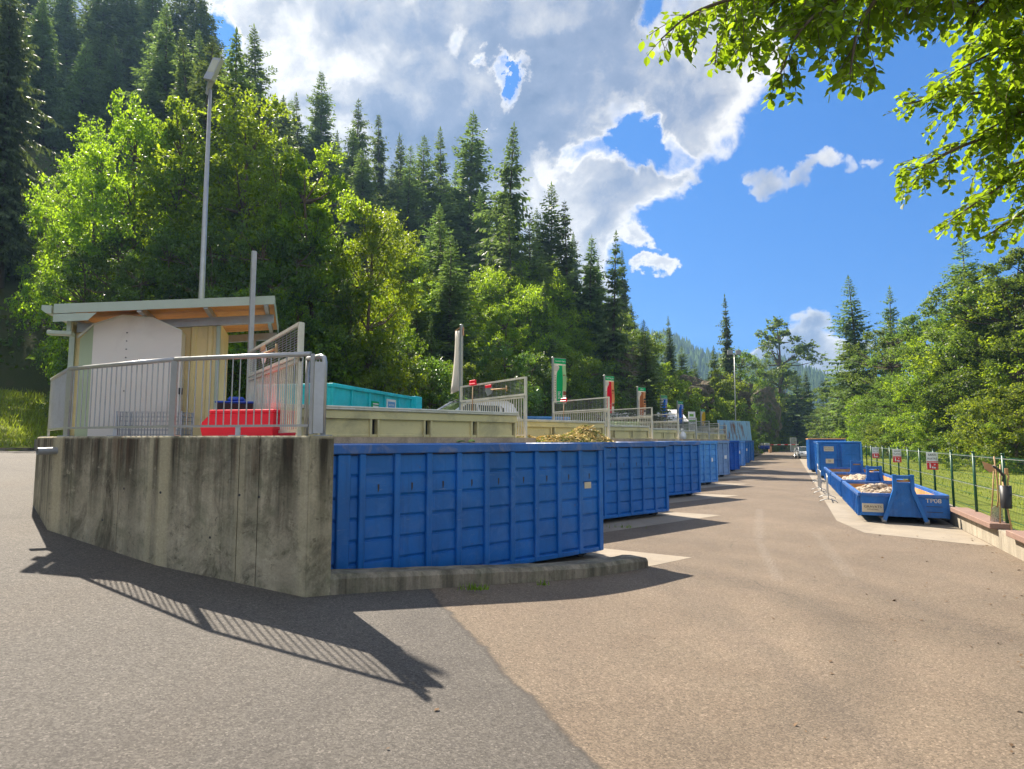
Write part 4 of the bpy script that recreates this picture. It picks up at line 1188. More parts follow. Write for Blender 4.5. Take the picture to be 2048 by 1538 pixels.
# local: x along the front (0 right end, negative to the left), y back
def rz(x): return 5.1 + .118*x
RD = 3.4
b = MB()
def slab(b, x0, x1, y0, y1, dz0, dz1, mi=0):
    vs = [(x, y, rz(x)+d) for d in (dz0, dz1) for x, y in ((x0,y0),(x1,y0),(x1,y1),(x0,y1))]
    b.add(vs, [(3,2,1,0),(4,5,6,7),(0,1,5,4),(1,2,6,5),(2,3,7,6),(3,0,4,7)], mi)
slab(b, -RLn, 0, 0, RD, -.03, 0); b.build('roof', M_FASC, SH)
b = MB()
slab(b, -RLn, .012, -.014, -.001, -.145, .015); slab(b, -RLn, -RLn+.5, -.016, -.0145, -.29, -.16)
b.add([(-RLn+.5,-.0155,rz(-RLn+.5)-.29),(-RLn+.62,-.0155,rz(-RLn+.62)-.165),(-RLn+.5,-.0155,rz(-RLn+.5)-.165)], [(0,1,2)])
slab(b, .001, .014, 0, RD, -.145, .015); b.build('fascia', M_FASC, SH)
b = MB(); nb = 15
for i in range(nb):
    y = .02 + (RD-.04)*i/nb; slab(b, -RLn+.05, -.005, y+.004, y+(RD-.04)/nb-.004, -.055, -.032)
b.build('soffit', M_WOOD, SH)
for x in (-.14, -1.15, -2.2, -3.3):
    b = MB(); slab(b, x-.035, x+.035, .02, RD-.02, -.17, -.057); b.build('rafter', M_GALV, SH)
for ya in (.85, RD-.3):
    b = MB(); slab(b, -RLn+.1, -.02, ya, ya+.12, -.33, -.171); b.build('cross_beam', M_GALV, SH)
b = MB()
wl, wrr = -3.42, -1.03
prof = []; x = wl; k = 0
while x < wrr-.01:
    w = min((.17, .03, .06, .03)[k % 4], wrr-x); o0 = (0, 0, .035, .035)[k % 4]; o1 = (0, .035, .035, 0)[k % 4]
    prof.append((x, o0)); x += w; k += 1
    prof.append((x, o1))
vs = [];
for x, o in prof: vs += [(x, .95-o, PLZ), (x, .95-o, rz(x)-.2)]
b.add(vs, [(2*i, 2*i+2, 2*i+3, 2*i+1) for i in range(len(prof)-1)])
b.box(wl, wrr, .951, .99, PLZ, rz(wl)-.21)
b.add([(wl, .95, PLZ), (wl, .95, rz(wl)-.2), (wl, 3.0, rz(wl)-.2), (wl, 3.0, PLZ)], [(0,1,2,3)])
b.add([(wrr, .95, PLZ), (wrr, .95, rz(wrr)-.2), (wrr, 3.0, rz(wrr)-.2), (wrr, 3.0, PLZ)], [(0,3,2,1)])
b.build('wall', M_CREAM, SH)
b = MB(); b.bbox(wrr-.02, wrr+.05, .9, .99, PLZ, rz(wrr)-.33, .006); b.build('corner_trim', M_FASC, SH)
b = MB(); b.bbox(wl-.05, wl+.04, .9, 1.0, PLZ, rz(wl)-.34, .006); b.build('corner_trim', M_FASC, SH)
b = MB(); b.bbox(-.62, -.46, RD-.32, RD-.16, PLZ, rz(-.5)-.33, .006); b.bar((-.54, RD-.24, 4.0), (-.54, RD-.9, 4.75), .07, .07); b.build('post', M_GALV, SH)
b = MB()
b.extr([(-RLn-.02, -.05, rz(-RLn)-.02), (-RLn-.16, -.05, rz(-RLn)-.02), (-RLn-.16, -.05, rz(-RLn)-.1), (-RLn-.1,-.05, rz(-RLn)-.15), (-RLn-.02, -.05, rz(-RLn)-.15)], (0, RD+.1, 0)); b.build('gutter', M_FASC, SH)
b = MB(); b.bbox(-RLn+.06, wl-.02, .72, .98, rz(wl)-.37, rz(wl)-.17, .01); b.build('beam_end', M_GUARD, SH)
b = MB(); b.bar((-RLn+.16, .25, rz(-RLn)-.17), (-RLn+.16, .25, rz(-RLn)-.42), .06, .05); b.bbox(-RLn-.14, -RLn+.22, .17, .37, rz(-RLn)-.47, rz(-RLn)-.40, .01); b.build('lamp_bracket', M_FASC, SH)
# white arched-top cabinet in front of the shed wall
CB = thing('cabinet', 'white arched-top panel cabinet standing before the cream shed wall', 'cabinet', SH.location.copy(), SH.rotation_euler.z)
xl, xr = -2.98, -1.58; b = MB()
top = [(xl,4.47),(xl+.44,4.66),(xl+.92,4.64),(xr,4.43)]
prof = [(xl,.45,PLZ),(xr,.45,PLZ)] + [(x,.45,z) for x, z in reversed(top)]
b.extr(prof, (0,.43,0)); b.build('front_panel', M_WHITE, CB)
b = MB(); prof = [(xl-.24,.62,PLZ),(xl-.002,.452,PLZ),(xl-.002,.452,4.46),(xl-.24,.62,4.22)]
b.add(prof+[(x,y+.25,z) for x,y,z in prof], [(0,1,2,3),(7,6,5,4),(0,3,7,4),(3,2,6,7)]); m, t = newmat('green_tinted_side'); t.out((.42,.5,.33), .4); b.build('side_panel', m, CB)
b = MB()
for (xa,za),(xb,zb_) in zip([(xl-.24,4.22)]+top[:-1], top): b.bar((xa,.445,za),(xb,.445,zb_), .03, .03)
b.build('edge_trim', M_RAILP, CB)
b = MB()
for z in (4.35,4.2,4.05,3.9,3.3): b.tube([(xl+.52,.45,z),(xl+.52,.44,z)], .011, 8)
b.bbox(xr-.01, xr+.05, .43, .5, 3.26, 3.38, .008); b.build('latch', M_DARK, CB)
# things kept on the platform
RB = thing('grit_bin', 'bright red plastic grit bin with a sloping end behind the wall railing', 'bin')
a = P(398, 872, 9.15); c_ = P(545, 872, 8.95); d = Vector((c_.x-a.x, c_.y-a.y)).normalized(); n = Vector((-d.y, d.x)); L = math.hypot(c_.x-a.x, c_.y-a.y)
RB.location = (a.x, a.y, PLZ); RB.rotation_euler = (0,0,math.atan2(d.y, d.x))
b = MB(); prof = [(.06,0,0),(L,0,0),(L,0,.36),(.17,0,.36),(0,0,.2)]
b.extr(prof, (0,.7,0)); b.build('bin_body', M_RED, RB)
b = MB(); b.bbox(.15, L+.02, -.015, .715, .362, .42, .012); b.build('lid', M_RED, RB)
WB = thing('wheeled_bin', 'black wheeled bin with a blue lid beside the red grit bin', 'bin')
a = P(470, 860, 10.6); WB.location = (a.x, a.y, PLZ); WB.rotation_euler = (0,0,.35)
b = MB(); b.add([(-.22,-.25,.06),(.22,-.25,.06),(.22,.22,.06),(-.22,.22,.06),(-.28,-.32,.58),(.28,-.32,.58),(.28,.3,.58),(-.28,.3,.58)], [(3,2,1,0),(4,5,6,7),(0,1,5,4),(1,2,6,5),(2,3,7,6),(3,0,4,7)]); b.build('bin_body', M_BLACK, WB)
b = MB(); b.bbox(-.3,.3,-.34,.32,.582,.62,.015); b.bbox(-.12,.14,-.2,.16,.62,.7,.03); b.build('lid', M_BINBLUE, WB)
b = MB(); b.tube([(-.26,.27,.09),(.26,.27,.09)], .085, 12); b.build('wheel', M_BLACK, WB)
GC = thing('mesh_crate', 'grey wire mesh crate leaning before the white cabinet', 'crate')
a = P(232, 868, 10.0); GC.location = (a.x, a.y, PLZ); GC.rotation_euler = (0,0,.12)
b = MB(); W, D_, H = .98, .45, .43
for z in np.linspace(0, H, 7):
    b.bar((0,0,z),(W,0,z),.006); b.bar((0,D_,z),(W,D_,z),.006); b.bar((0,0,z),(0,D_,z),.006); b.bar((W,0,z),(W,D_,z),.006)
for x in np.linspace(0, W, 22): b.bar((x,0,0),(x,0,H),.006); b.bar((x,D_,0),(x,D_,H),.006)
for y in np.linspace(0, D_, 9): b.bar((0,y,0),(0,y,H),.006); b.bar((W,y,0),(W,y,H),.006)
b.build('wire_grille', M_GALVD, GC)
b = MB()
for x, y in ((0,0),(W,0),(0,D_),(W,D_)): b.bar((x,y,0),(x,y,H+.01),.022)
b.build('corner_frame', M_GALV, GC)
# hand tools on the quay
def broom(label, px, py, d, rz_, head, z0=PLZ, tilt=.05, blade=False):
    p = P(px, py, d)
    t = thing('broom', label, 'broom', (p.x, p.y, z0), rz_, 'brooms propped upright on the quay railings'); Hh = p.z - z0
    b = MB(); b.tube([(0,0,.02),(tilt,0,Hh-.1)], .016, 8); b.build('handle', M_HANDLE, t)
    b = MB(); b.bbox(tilt-.17,tilt+.17,-.04,.04,Hh-.1,Hh-.04,.015); b.build('head', head, t)
    b = MB(); b.bbox(tilt-.16,tilt+.16,-.03,.03,Hh-.04,Hh+.05,.01); b.build('bristles', head, t)
    return t
broom('upturned red broom with wooden handle standing by the blank white banner', 944, 764, 17.4, -1.0, M_RED)
broom('upturned red broom with wooden handle standing just below the green banner', 1126, 799, 24.4, -.9, M_RED)
def scoop(label, k, x, mats, flip=False):
    a, e = rail_ends(k); d = (e-a).normalized(); p = a + d*x
    t = thing('shovel', label, 'shovel', (p.x, p.y, PLZ+.02), math.atan2(d.y, d.x), 'shovels hung on the mesh screens')
    b = MB(); b.extr([(0,-.075,1.42),(.28,-.075,1.4),(.36,-.075,1.3),(.26,-.075,1.18),(.08,-.075,1.15),(-.04,-.075,1.3)], (0,.012,0)); b.build('blade', mats[0], t)
    b = MB(); b.tube([(.3,-.09,1.3),(1.05,-.08,1.28)], .018, 8); b.tube([(1.05,-.08,1.21),(1.05,-.08,1.35)], .018, 8); b.build('handle', M_HANDLE, t)
    b = MB(); b.bbox(-.02,.3,-.092,-.078,1.36,1.44,.006); b.build('blade_edge', mats[1], t)
scoop('white and red shovel hung on the mesh screen by the blank white banner', 1, 1.55, (M_GALV, M_RED))
scoop('pale shovel hung on the mesh screen just behind the wall railing', 0, 1.35, (M_PLASTW, M_SPADE))
# ---------------------------------------------------------------- turquoise skip on the platform
TQ = thing('platform_skip', 'turquoise steel skip standing on the platform behind the first guard', 'skip')
a = P(665, 800, 17.2); c = P(836, 815, 23.2); d = Vector((c.x-a.x, c.y-a.y)); L = d.length; d.normalize()
TQ.location = (a.x, a.y, PLZ); TQ.rotation_euler = (0,0,math.atan2(d.y, d.x)); H = 1.55
b = MB(); b.bbox(0, L, .06, 2.3, .12, H-.1, .02); b.build('body', M_TEAL, TQ)
b = MB(); b.bbox(-.03, L+.02, -.02, .14, H-.11, H, .015); b.bbox(-.03, L+.02, 2.22, 2.38, H-.11, H, .015); b.bbox(-.03, .1, .14, 2.22, H-.11, H-.002, .012); b.bbox(L-.1, L+.02, .14, 2.22, H-.11, H-.002, .012); b.build('top_rim', M_TEAL, TQ)
b = MB()
for i in range(6):
    x = .06 + (L-.6)*i/5
    for ya in (0, 2.3):
        b = MB(); b.bbox(x-.05, x+.05, ya, ya+.06, .1, H-.11, .01); b.build('rib', M_TEAL, TQ)
b = MB(); b.bbox(L-.5, L+.05, -.14, .058, .08, H+.02, .02); b.build('end_housing', M_TEAL, TQ)
xs_ = .06+(L-.6)*np.array([0,.2,.4,.6,.8,1.0])
b = MB(); x0 = xs_[3]+.16; b.bbox(x0, x0+.72, .035, .058, .9, 1.34, .004); s_ = b.build('sign_plate', M_PLASTW, TQ)
m, t = newmat('sign_blue_print'); t.out((.12,.35,.62), .5); M_SB = m
b = MB(); b.box(x0+.08, x0+.64, .031, .0345, 1.03, 1.26); bl = b.build('sign_print', M_SB, s_)
text_mesh('lettering', 'BATTERIES', .085, M_PLASTW, s_, frame4((x0+.36, .0295, 1.145), (1,0,0), (0,0,1), (0,-1,0)), .001)
b = MB(); x1 = xs_[2]+.18; b.bbox(x1, x1+.5, .035, .058, .6, 1.2, .004); s2 = b.build('notice_plate', B_GREEN, TQ)
b = MB(); b.box(x1+.08, x1+.46, 0.031, .0345, 1.1, 1.14); b.box(x1+.08, x1+.46, .031, .0345, 1.02, 1.06); b.box(x1+.04,x1+.26,.031,.0345,.65,.96); b.build('text_print', M_PLASTW, s2)
b = MB(); b.box(x1+.28,x1+.36,.031,.0345,.65,.94); b.build('dark_print', M_BLUED, s2)
text_mesh('lettering', '820', .11, M_LETW, TQ, frame4((-.035, .35, H-.055), (0,-1,0), (0,0,1), (-1,0,0)), .001)
for ya in (.5, 1.7):
    b = MB(); b.bbox(.1, L-.1, ya, ya+.15, 0, .12, .01); b.build('skid_rail', M_DARK, TQ)

# ---------------------------------------------------------------- cars
def car(name, label, loc, rz_, paint, rails=True, sc=1.0):
    """x forward, 4.3 m estate"""
    t = thing(name, label, 'car', loc, rz_); hw = .87
    low = [(-2.1,.35),(-2.14,.62),(-2.05,.92),(-1.2,.98),(.3,.98),(1.15,.93),(1.8,.8),(2.1,.62),(2.12,.4),(2.0,.28),(-2.0,.28)]
    b = MB(); n = len(low)
    secs = [(-hw+.06,.96),(-hw,1.),(hw,1.),(hw-.06,.96)]
    vs = [(x*s_, y, .28+(z-.28)*(1 if s_ == 1 else .97)) for y, s_ in secs for x, z in low]
    fs = [(j*n+i, j*n+(i+1)%n, (j+1)*n+(i+1)%n, (j+1)*n+i) for j in range(3) for i in range(n)] + [tuple(reversed(range(n))), tuple(range(3*n, 4*n))]
    b.add(vs, fs, 0)
    # roof with pillars
    r_ = [(-2.02,.95),(-1.8,1.38),(-1.5,1.49),(-.3,1.53),(.25,1.47),(1.12,.95)]
    def rail_line(y, k): return [(x, y*(1 if z < 1 else .8 if z > 1.4 else .86), z) for x, z in r_]
    roofp = [(-1.8,1.38),(-1.5,1.49),(-.3,1.53),(.25,1.47)]
    vs = []
    for x, z in roofp:
        for y in (-.68,-.4,0,.4,.68): vs.append((x, y, z + .03*(1-(y/.68)**2)))
    b.add(vs, [(i*5+j, i*5+j+1, i*5+6+j, i*5+5+j) for i in range(3) for j in range(4)], 0, True)
    for sg in (-1,1):
        L_ = [(x, sg*(.85 if z < 1 else .7), z) for x, z in r_]
        for p, q in zip(L_[:-1], L_[1:]): b.bar(p, q, .07, .06)
        for x in (-1.15, -.1): b.bar((x, sg*.85, .96), (x+.03, sg*.7, 1.49), .07, .05)
        yq = sg*.8
        b.add([(-2.0,sg*.84,.96),(-1.78,sg*.72,1.38),(-1.5,sg*.7,1.49),(-1.0,sg*.7,1.5),(-1.0,sg*.72,1.42),(-1.35,sg*.8,1.2),(-1.2,sg*.86,.97)], [(0,1,2,3,4,5,6)])
        b.bar((-1.55,sg*.71,1.43),(.3,sg*.71,1.40), .05, .2)
    b.build('body', paint, t)
    g_ = MB()
    for sg in (-1,1):
        L_ = [(x, sg*(.845 if z < 1 else .69), z-.005) for x, z in r_]
        g_.add(L_, [tuple(range(len(L_)))])
    g_.add([(1.12,-.8,.955),(1.12,.8,.955),(.25,.66,1.46),(.25,-.66,1.46)], [(0,1,2,3)])
    g_.add([(-2.02,-.8,.955),(-2.02,.8,.955),(-1.8,.66,1.37),(-1.8,-.66,1.37)], [(0,1,2,3)])
    g_.build('windows_glass', M_GLASS, t)
    for x in (-1.32, 1.3):
        for sg in (-1,1):
            w = MB(); w.tube([(x, sg*(hw-.2), .31), (x, sg*(hw+.01), .31)], .31, 18); wh = w.build('wheel', M_TYRE, t)
            w = MB(); w.tube([(x, sg*(hw-.0), .31), (x, sg*(hw+.02), .31)], .2, 14); w.build('rim', M_GALV, wh)
    for sg in (-1,1):
        w = MB(); w.bbox(2.0, 2.11, sg*.62-.16, sg*.62+.16, .6, .74, .03); w.build('headlight', M_GALV, t)
        w = MB(); w.bbox(-2.13, -2.05, sg*.68-.1, sg*.68+.1, .68, .92, .02); w.build('tail_light', M_REDSIGN, t)
        w = MB(); w.bbox(.72,.9, sg*.98-.1, sg*.98+.1, .95, 1.08, .03); w.build('wing_mirror', paint, t)
        if rails:
            w = MB(); w.tube([(-1.6, sg*.6, 1.51), (-1.5, sg*.6, 1.57), (0, sg*.6, 1.59), (.2, sg*.6, 1.5)], .02, 6); w.build('roof_rail', M_DARK, t)
    t.scale = (sc, sc, sc)
    return t
p = P(930, 830, 24.5); car('parked_car', 'white estate car with roof rails parked on the platform behind the first guard', (p.x, p.y, PLZ), math.atan2(-.60, -.80), M_WHITEC)
p = P(1608, 912, 84); car('parked_car', 'small white car parked at the far end of the lane by the blue containers', (p.x, p.y, 0), math.atan2(-.93, -.36)+.12, M_WHITEC, False)

# ---------------------------------------------------------------- further things on the platform
p = P(1047, 838, 35.5); q = P(1140, 838, 37)
d = Vector((q.x-p.x, q.y-p.y)); L = d.length; d.normalize()
t_ = thing('bin_skip', 'bright blue corrugated skip on the platform behind the green banner pole', 'skip', (p.x, p.y, PLZ), math.atan2(d.y, d.x))
b = MB(); b.bbox(0, L, 0, 2.0, .1, 1.22, .02)
for i in range(12): x = .1+(L-.2)*i/11; b.bbox(x-.05, x+.05, -.05, .0, .1, 1.15, .01)
b.build('body', M_BLUE2, t_)
b = MB(); b.bbox(-.03, L+.03, -.07, .1, 1.223, 1.33, .015); b.bbox(-.03, L+.03, 1.9, 2.07, 1.223, 1.33, .015); b.build('top_rim', M_BLUE2, t_)
for ya in (.4, 1.4):
    b = MB(); b.bbox(.05, L-.05, ya, ya+.15, 0, .1, .01); b.build('skid_rail', M_DARK, t_)
GBL = ['behind the balusters by the green banner', 'second along, seen through the balusters', 'third along, half behind the red banner pole', 'fourth along, just past the red banner pole', 'with a white sticker, fifth along', 'last of the row, beside the brown banner pole']
for i in range(6):
    px = 1136 + 26*i; p = P(px, 840, 37.5 + .5*i)
    t_ = thing('recycling_bin', 'pale green recycling bin ' + GBL[i], 'bin', (p.x, p.y, PLZ), .15, 'pale green recycling bins in a row on the platform')
    b = MB(); b.add([(-.31,-.3,.08),(.31,-.3,.08),(.31,.3,.08),(-.31,.3,.08),(-.37,-.36,1.0),(.37,-.36,1.0),(.37,.36,1.0),(-.37,.36,1.0)], [(3,2,1,0),(4,5,6,7),(0,1,5,4),(1,2,6,5),(2,3,7,6),(3,0,4,7)]); b.build('bin_body', M_BINGREEN, t_)
    b = MB(); b.bbox(-.385,.385,-.39,.37,1.003,1.09,.02); b.bbox(-.385,.385,.28,.4,1.05,1.15,.02); b.build('lid', M_BINGREEN, t_)
    for sg in (-1,1):
        w = MB(); w.tube([(sg*.25-.04,.25,.09),(sg*.25+.04,.25,.09)], .09, 10); w.build('wheel', M_BLACK, t_)
    if i == 4:
        b = MB(); b.bbox(-.1,.12,-.352,-.34,.75,.85,.002); b.build('sticker', M_PLASTW, t_)
# open shelters with pitched roofs further back
def shelter(label, px, d, Wd, Dp_, h0, h1, rot, roofm):
    p = P(px, 850, d)
    t = thing('shelter', label, 'shelter', (p.x, p.y, PLZ), rot, 'pitched shelters on the platform')
    b = MB()
    for sg in (-1,1):
        b.add([(-Wd/2-.4, 0, h1), (Wd/2+.4, 0, h1), (Wd/2+.4, sg*(Dp_/2+.5), h0-.15), (-Wd/2-.4, sg*(Dp_/2+.5), h0-.15)], [(0,1,2,3)])
    r_ = b.build('roof', roofm, t, recalc=False); md = r_.modifiers.new('thick','SOLIDIFY'); md.thickness = .1
    b = MB()
    for x in (-Wd/2, Wd/2): b.add([(x,-Dp_/2,h0-.15),(x,Dp_/2,h0-.15),(x,0,h1-.12)], [(0,1,2)])
    g_ = b.build('gable_board', M_BROWNW, t, recalc=False); md = g_.modifiers.new('thick','SOLIDIFY'); md.thickness = .05
    for x in (-Wd/2, Wd/2):
        for y in (-Dp_/2, Dp_/2):
            b = MB(); b.bbox(x-.08,x+.08,y-.08,y+.08,0,h0-.05,.01); b.build('post', M_WHITE, t)
    b = MB(); b.bbox(-Wd/2, Wd/2, Dp_/2-.03, Dp_/2+.02, .1, 1.6, .01); b.bbox(Wd/2-.02, Wd/2+.03, -Dp_/2, Dp_/2, .1, 1.5, .01); b.build('boarding', M_BROWNW, t)
    return t
shelter('shelter with white sheet roof and brown gable behind the blue banners', 1308, 63, 4.6, 3.6, 1.85, 2.95, .12, M_PLASTW)
shelter('lower shelter with a timber ridge behind the red banner', 1243, 52, 3.6, 2.6, 1.6, 2.15, .2, M_WHITE)

# ---------------------------------------------------------------- lighting masts
def mast(label, px_b, py_b, d, base_z, h, head_dir, lean=0.0):
    p = P(px_b, py_b, d)
    t = thing('light_mast', label, 'light mast', (p.x, p.y, base_z), 0, 'tall floodlight masts')
    b = MB(); b.tube([(0,0,0),(lean*.5,0,h*.5),(lean,0,h)], [.085,.065,.038], 12); b.build('pole', M_GALV, t)
    b = MB(); b.bbox(-.2,.2,-.2,.2,0,.02,.005); b.build('base_plate', M_GALVD, t)
    return t, Vector((lean, 0, h))
mt, top = mast('tall tapered floodlight mast rising behind the shed roof', 404, 588, 15.0, PLZ, 8.75, 0, -.02)
b = MB(); b.bar(top+Vector((-.09,0,-.12)), top+Vector((.02,-.1,.22)), .05, .05); b.bar(top+Vector((-.06,0,.0)), top+Vector((.16,-.1,.38)), .1, .06); b.build('lamp_arm', M_GALVD, mt)
hd = top + Vector((.15,-.12,.52))
zx = Vector((.36,0,.93)).normalized(); yx = Vector((-.35,-.92,.14)); yx = (yx - zx*yx.dot(zx)).normalized(); xx = yx.cross(zx)
def obox(b, c, ax, ay, az, sx, sy, sz, mi=0):
    vs = [c + ax*(sx*i) + ay*(sy*j) + az*(sz*k) for k in (-.5,.5) for i, j in ((-.5,-.5),(.5,-.5),(.5,.5),(-.5,.5))]
    b.add(vs, [(3,2,1,0),(4,5,6,7),(0,1,5,4),(1,2,6,5),(2,3,7,6),(3,0,4,7)], mi)
b = MB(); obox(b, hd, xx, yx, zx, .3, .1, .46); obox(b, hd-zx*.3, xx, yx, zx, .3, .12, .13); fl = b.build('floodlight', M_GALV, mt)
m, t = newmat('lamp_front_glass'); t.out((.5,.5,.36), .15); b = MB(); obox(b, hd+yx*.053, xx, yx, zx, .23, .006, .34); b.build('lamp_glass', m, fl)
mt2, top2 = mast('thin floodlight mast far down the row above the raised corrugated lid', 1471, 850, 74, PLZ, 10.2, 0, .12)
for sx_ in (-.5,.5):
    b = MB(); b.bbox(top2.x+sx_-.3, top2.x+sx_+.3, -.15,.15, top2.z-.05, top2.z+.45, .03); b.build('floodlight', M_GALVD, mt2)
b = MB(); b.bar(top2+Vector((-.8,0,-.05)), top2+Vector((.8,0,-.05)), .08); b.build('lamp_arm', M_GALVD, mt2)

# ---------------------------------------------------------------- green mesh fence on the low wall
FN = thing('mesh_fence', 'green welded mesh fence standing on the low concrete wall', 'fence')
sF = sn(11.0+.37, 14.3)[0]; nF = -4.47
posts = [sF + 2.5*i for i in range(-8, 24)]
for i, s in enumerate(posts):
    p = XY(s, nF); b = MB(); b.tube([(p.x,p.y,.42),(p.x,p.y,2.09)], .034, 8)
    b.tube([(p.x,p.y,2.09),(p.x,p.y,2.125)], .042, 8); b.build('post', M_GREENF, FN)
b = MB(); s0, s1 = posts[0], posts[-1]
for z, w in ((2.02,.012),(1.99,.009),(1.5,.009),(1.25,.011),(.98,.008),(.62,.011),(.48,.008)):
    p, q = XY(s0, nF-.045), XY(s1, nF-.045); b.bar((p.x,p.y,z),(q.x,q.y,z), w, w)
s = s0
while s < s1:
    dd = .1 if s < 32 else .2 if s < 45 else .4
    p = XY(s, nF-.05); b.bar((p.x,p.y,.46),(p.x,p.y,2.03), .0026 if s < 32 else .005, .003); s += dd
for z in np.arange(.56, 2.0, .2): p, q = XY(s0, nF-.052), XY(38, nF-.052); b.bar((p.x,p.y,z),(q.x,q.y,z), .0026, .0026)
b.build('wire_mesh', M_GREENF, FN)
b = MB()
for z in (2.0, 1.24): p, q = XY(posts[0], nF+.01), XY(s1, nF+.01); b.bar((p.x,p.y,z),(q.x,q.y,z), .009, .012)
b.build('pale_wire', M_GALV, FN)
FS = ['nearest red and white notice on the green fence', 'middle red and white notice on the green fence', 'farthest red and white notice on the green fence']
for i, k in enumerate((3, 6, 9)):
    p = XY(posts[8+k], nF+.06)
    t_ = thing('fence_sign', FS[i], 'sign', (p.x, p.y, 0), RROT, 'red and white notices on the fence posts')
    # faces the lane's near end: visible side is -x
    wv = .34; rot = RROT + .12
    t_.rotation_euler = (0,0,rot)
    b = MB(); b.bbox(-.06,-.05,-wv/2,wv/2,1.43,2.02,.003); b.build('sign_board', M_PLASTW, t_)
    b = MB(); b.box(-.066,-.0615,-wv/2+.003,wv/2-.003,1.433,1.67); b.box(-.066,-.0615,-wv/2+.003,wv/2-.003,1.69,1.715); b.build('red_field', M_REDSIGN, t_)
    b = MB()
    for (y, z, h, w) in ((.07,1.55,.12,.04),(.0,1.51,.06,.04),(-.06,1.5,.05,.06),(.075,1.635,.035,.03),(-.06,1.6,.03,.04)): b.box(-.07,-.0668,y-w/2,y+w/2,z-h/2,z+h/2)
    b.build('pictogram_print', M_PLASTW, t_)
    for z, w in ((1.925,'SANS'),(1.8,'PLATRE')):
        text_mesh('lettering', w, .1 if w == 'SANS' else .085, M_INK, t_, frame4((-.0625, 0, z), (0,-1,0), (0,0,1), (-1,0,0)), .0015)

# ---------------------------------------------------------------- hand tools leaning on the fence
def lean(name, label, cat, px, py, d, grp=None):
    p = P(px, py, d); return thing(name, label, cat, (p.x, p.y, p.z), RROT, grp), p
TG = 'hand tools leaning on the green fence'
z0 = .56
def on_wall(s, n=-4.4): q = XY(s, n); return q
s = wallpt(1990, -4.3); w = XY(s, -4.33)
t_ = thing('shovel', 'steel shovel standing blade down on the coping stone', 'shovel', (w.x, w.y, .555), RROT-1.35, TG)
b = MB(); b.add([(-.12,-.02,.0),(.12,-.05,.0),(.11,-.08,.3),(.05,-.09,.36),(-.05,-.075,.36),(-.1,-.06,.3),(0,-.05,.16)], [(0,1,6),(1,2,6),(2,3,6),(3,4,6),(4,5,6),(5,0,6)]); bl = b.build('blade', M_SILV, t_, recalc=False); md = bl.modifiers.new('t','SOLIDIFY'); md.thickness = .006
b = MB(); b.tube([(0,-.08,.33),(.02,-.1,.48),(.01,-.14,.9),(-.02,-.13,1.5)], [.018,.019,.018,.017], 8); b.build('handle', M_HANDLE, t_)
s = wallpt(1996, -4.4); w = XY(s, -4.36)
t_ = thing('spade', 'tan rust-tinted spade held upside down beside the steel shovel', 'spade', (w.x, w.y, .43), RROT-1.5, TG)
b = MB(); b.tube([(-.1,-.02,.1),(-.03,-.04,.8),(.02,-.06,1.42)], .017, 8); b.build('handle', M_HANDLE, t_)
b = MB(); b.add([(-.2,-.03,1.5),(-.02,-.06,1.42),(.06,-.08,1.33),(-.08,-.09,1.24),(-.17,-.06,1.33)], [(0,1,2,3,4)]); bl = b.build('blade', M_SPADE, t_, recalc=False); md = bl.modifiers.new('t','SOLIDIFY'); md.thickness = .008
s = wallpt(2001, -4.34); w = XY(s, -4.3)
t_ = thing('broom', 'broom with red head resting on the low wall', 'broom', (w.x, w.y, .425), RROT-.1, TG)
b = MB(); b.bbox(-.06,.0,-.2,.14,.0,.09,.012); b.build('head', M_REDSIGN, t_)
b = MB(); b.tube([(-.03,-.03,.08),(.06,-.12,1.45)], .016, 8); b.build('handle', M_HANDLE, t_)
s = wallpt(2016, -4.38); w = XY(s, -4.38)
t_ = thing('tool_tube', 'black plastic tube strapped to the first fence post, holding tools', 'holder', (w.x, w.y, 0), RROT)
b = MB(); n = 20; vs = []
for z, r_ in ((.92,.1),(1.42,.115),(1.42,.1),(.94,.088)):
    for k in range(n): vs.append((r_*math.cos(6.2832*k/n), r_*math.sin(6.2832*k/n), z))
b.add(vs, [(j*n+k, j*n+(k+1)%n, (j+1)*n+(k+1)%n, (j+1)*n+k) for j in range(3) for k in range(n)], 0, True); b.build('tube_body', M_BLACK, t_)
t_ = thing('rake', 'wooden handled rake with curved dark head stuck through the black tube', 'rake', (w.x, w.y, 0), RROT, TG)
b = MB(); b.tube([(-.06,-.05,.45),(-.0,-.01,.95),(.04,.03,1.5)], .017, 8); b.build('handle', M_HANDLE, t_)
b = MB(); b.tube([(.04,.03,1.5),(.05,.0,1.62),(.03,.08,1.75),(.0,.2,1.85)], [.016,.028,.03,.02], 8); b.build('head', M_DARK, t_)
t_ = thing('hoe', 'short hoe with pale bent handle in the black tube', 'hoe', (w.x, w.y, 0), RROT, TG)
b = MB(); b.tube([(.0,-.04,.97),(.01,-.05,1.5),(.02,-.08,1.6),(.0,-.06,1.68)], .018, 8); b.build('handle', M_HANDLE, t_)
b = MB(); b.bbox(-.02,.02,-.07,-.01,1.66,1.8,.005); b.build('blade', M_SPADE, t_)

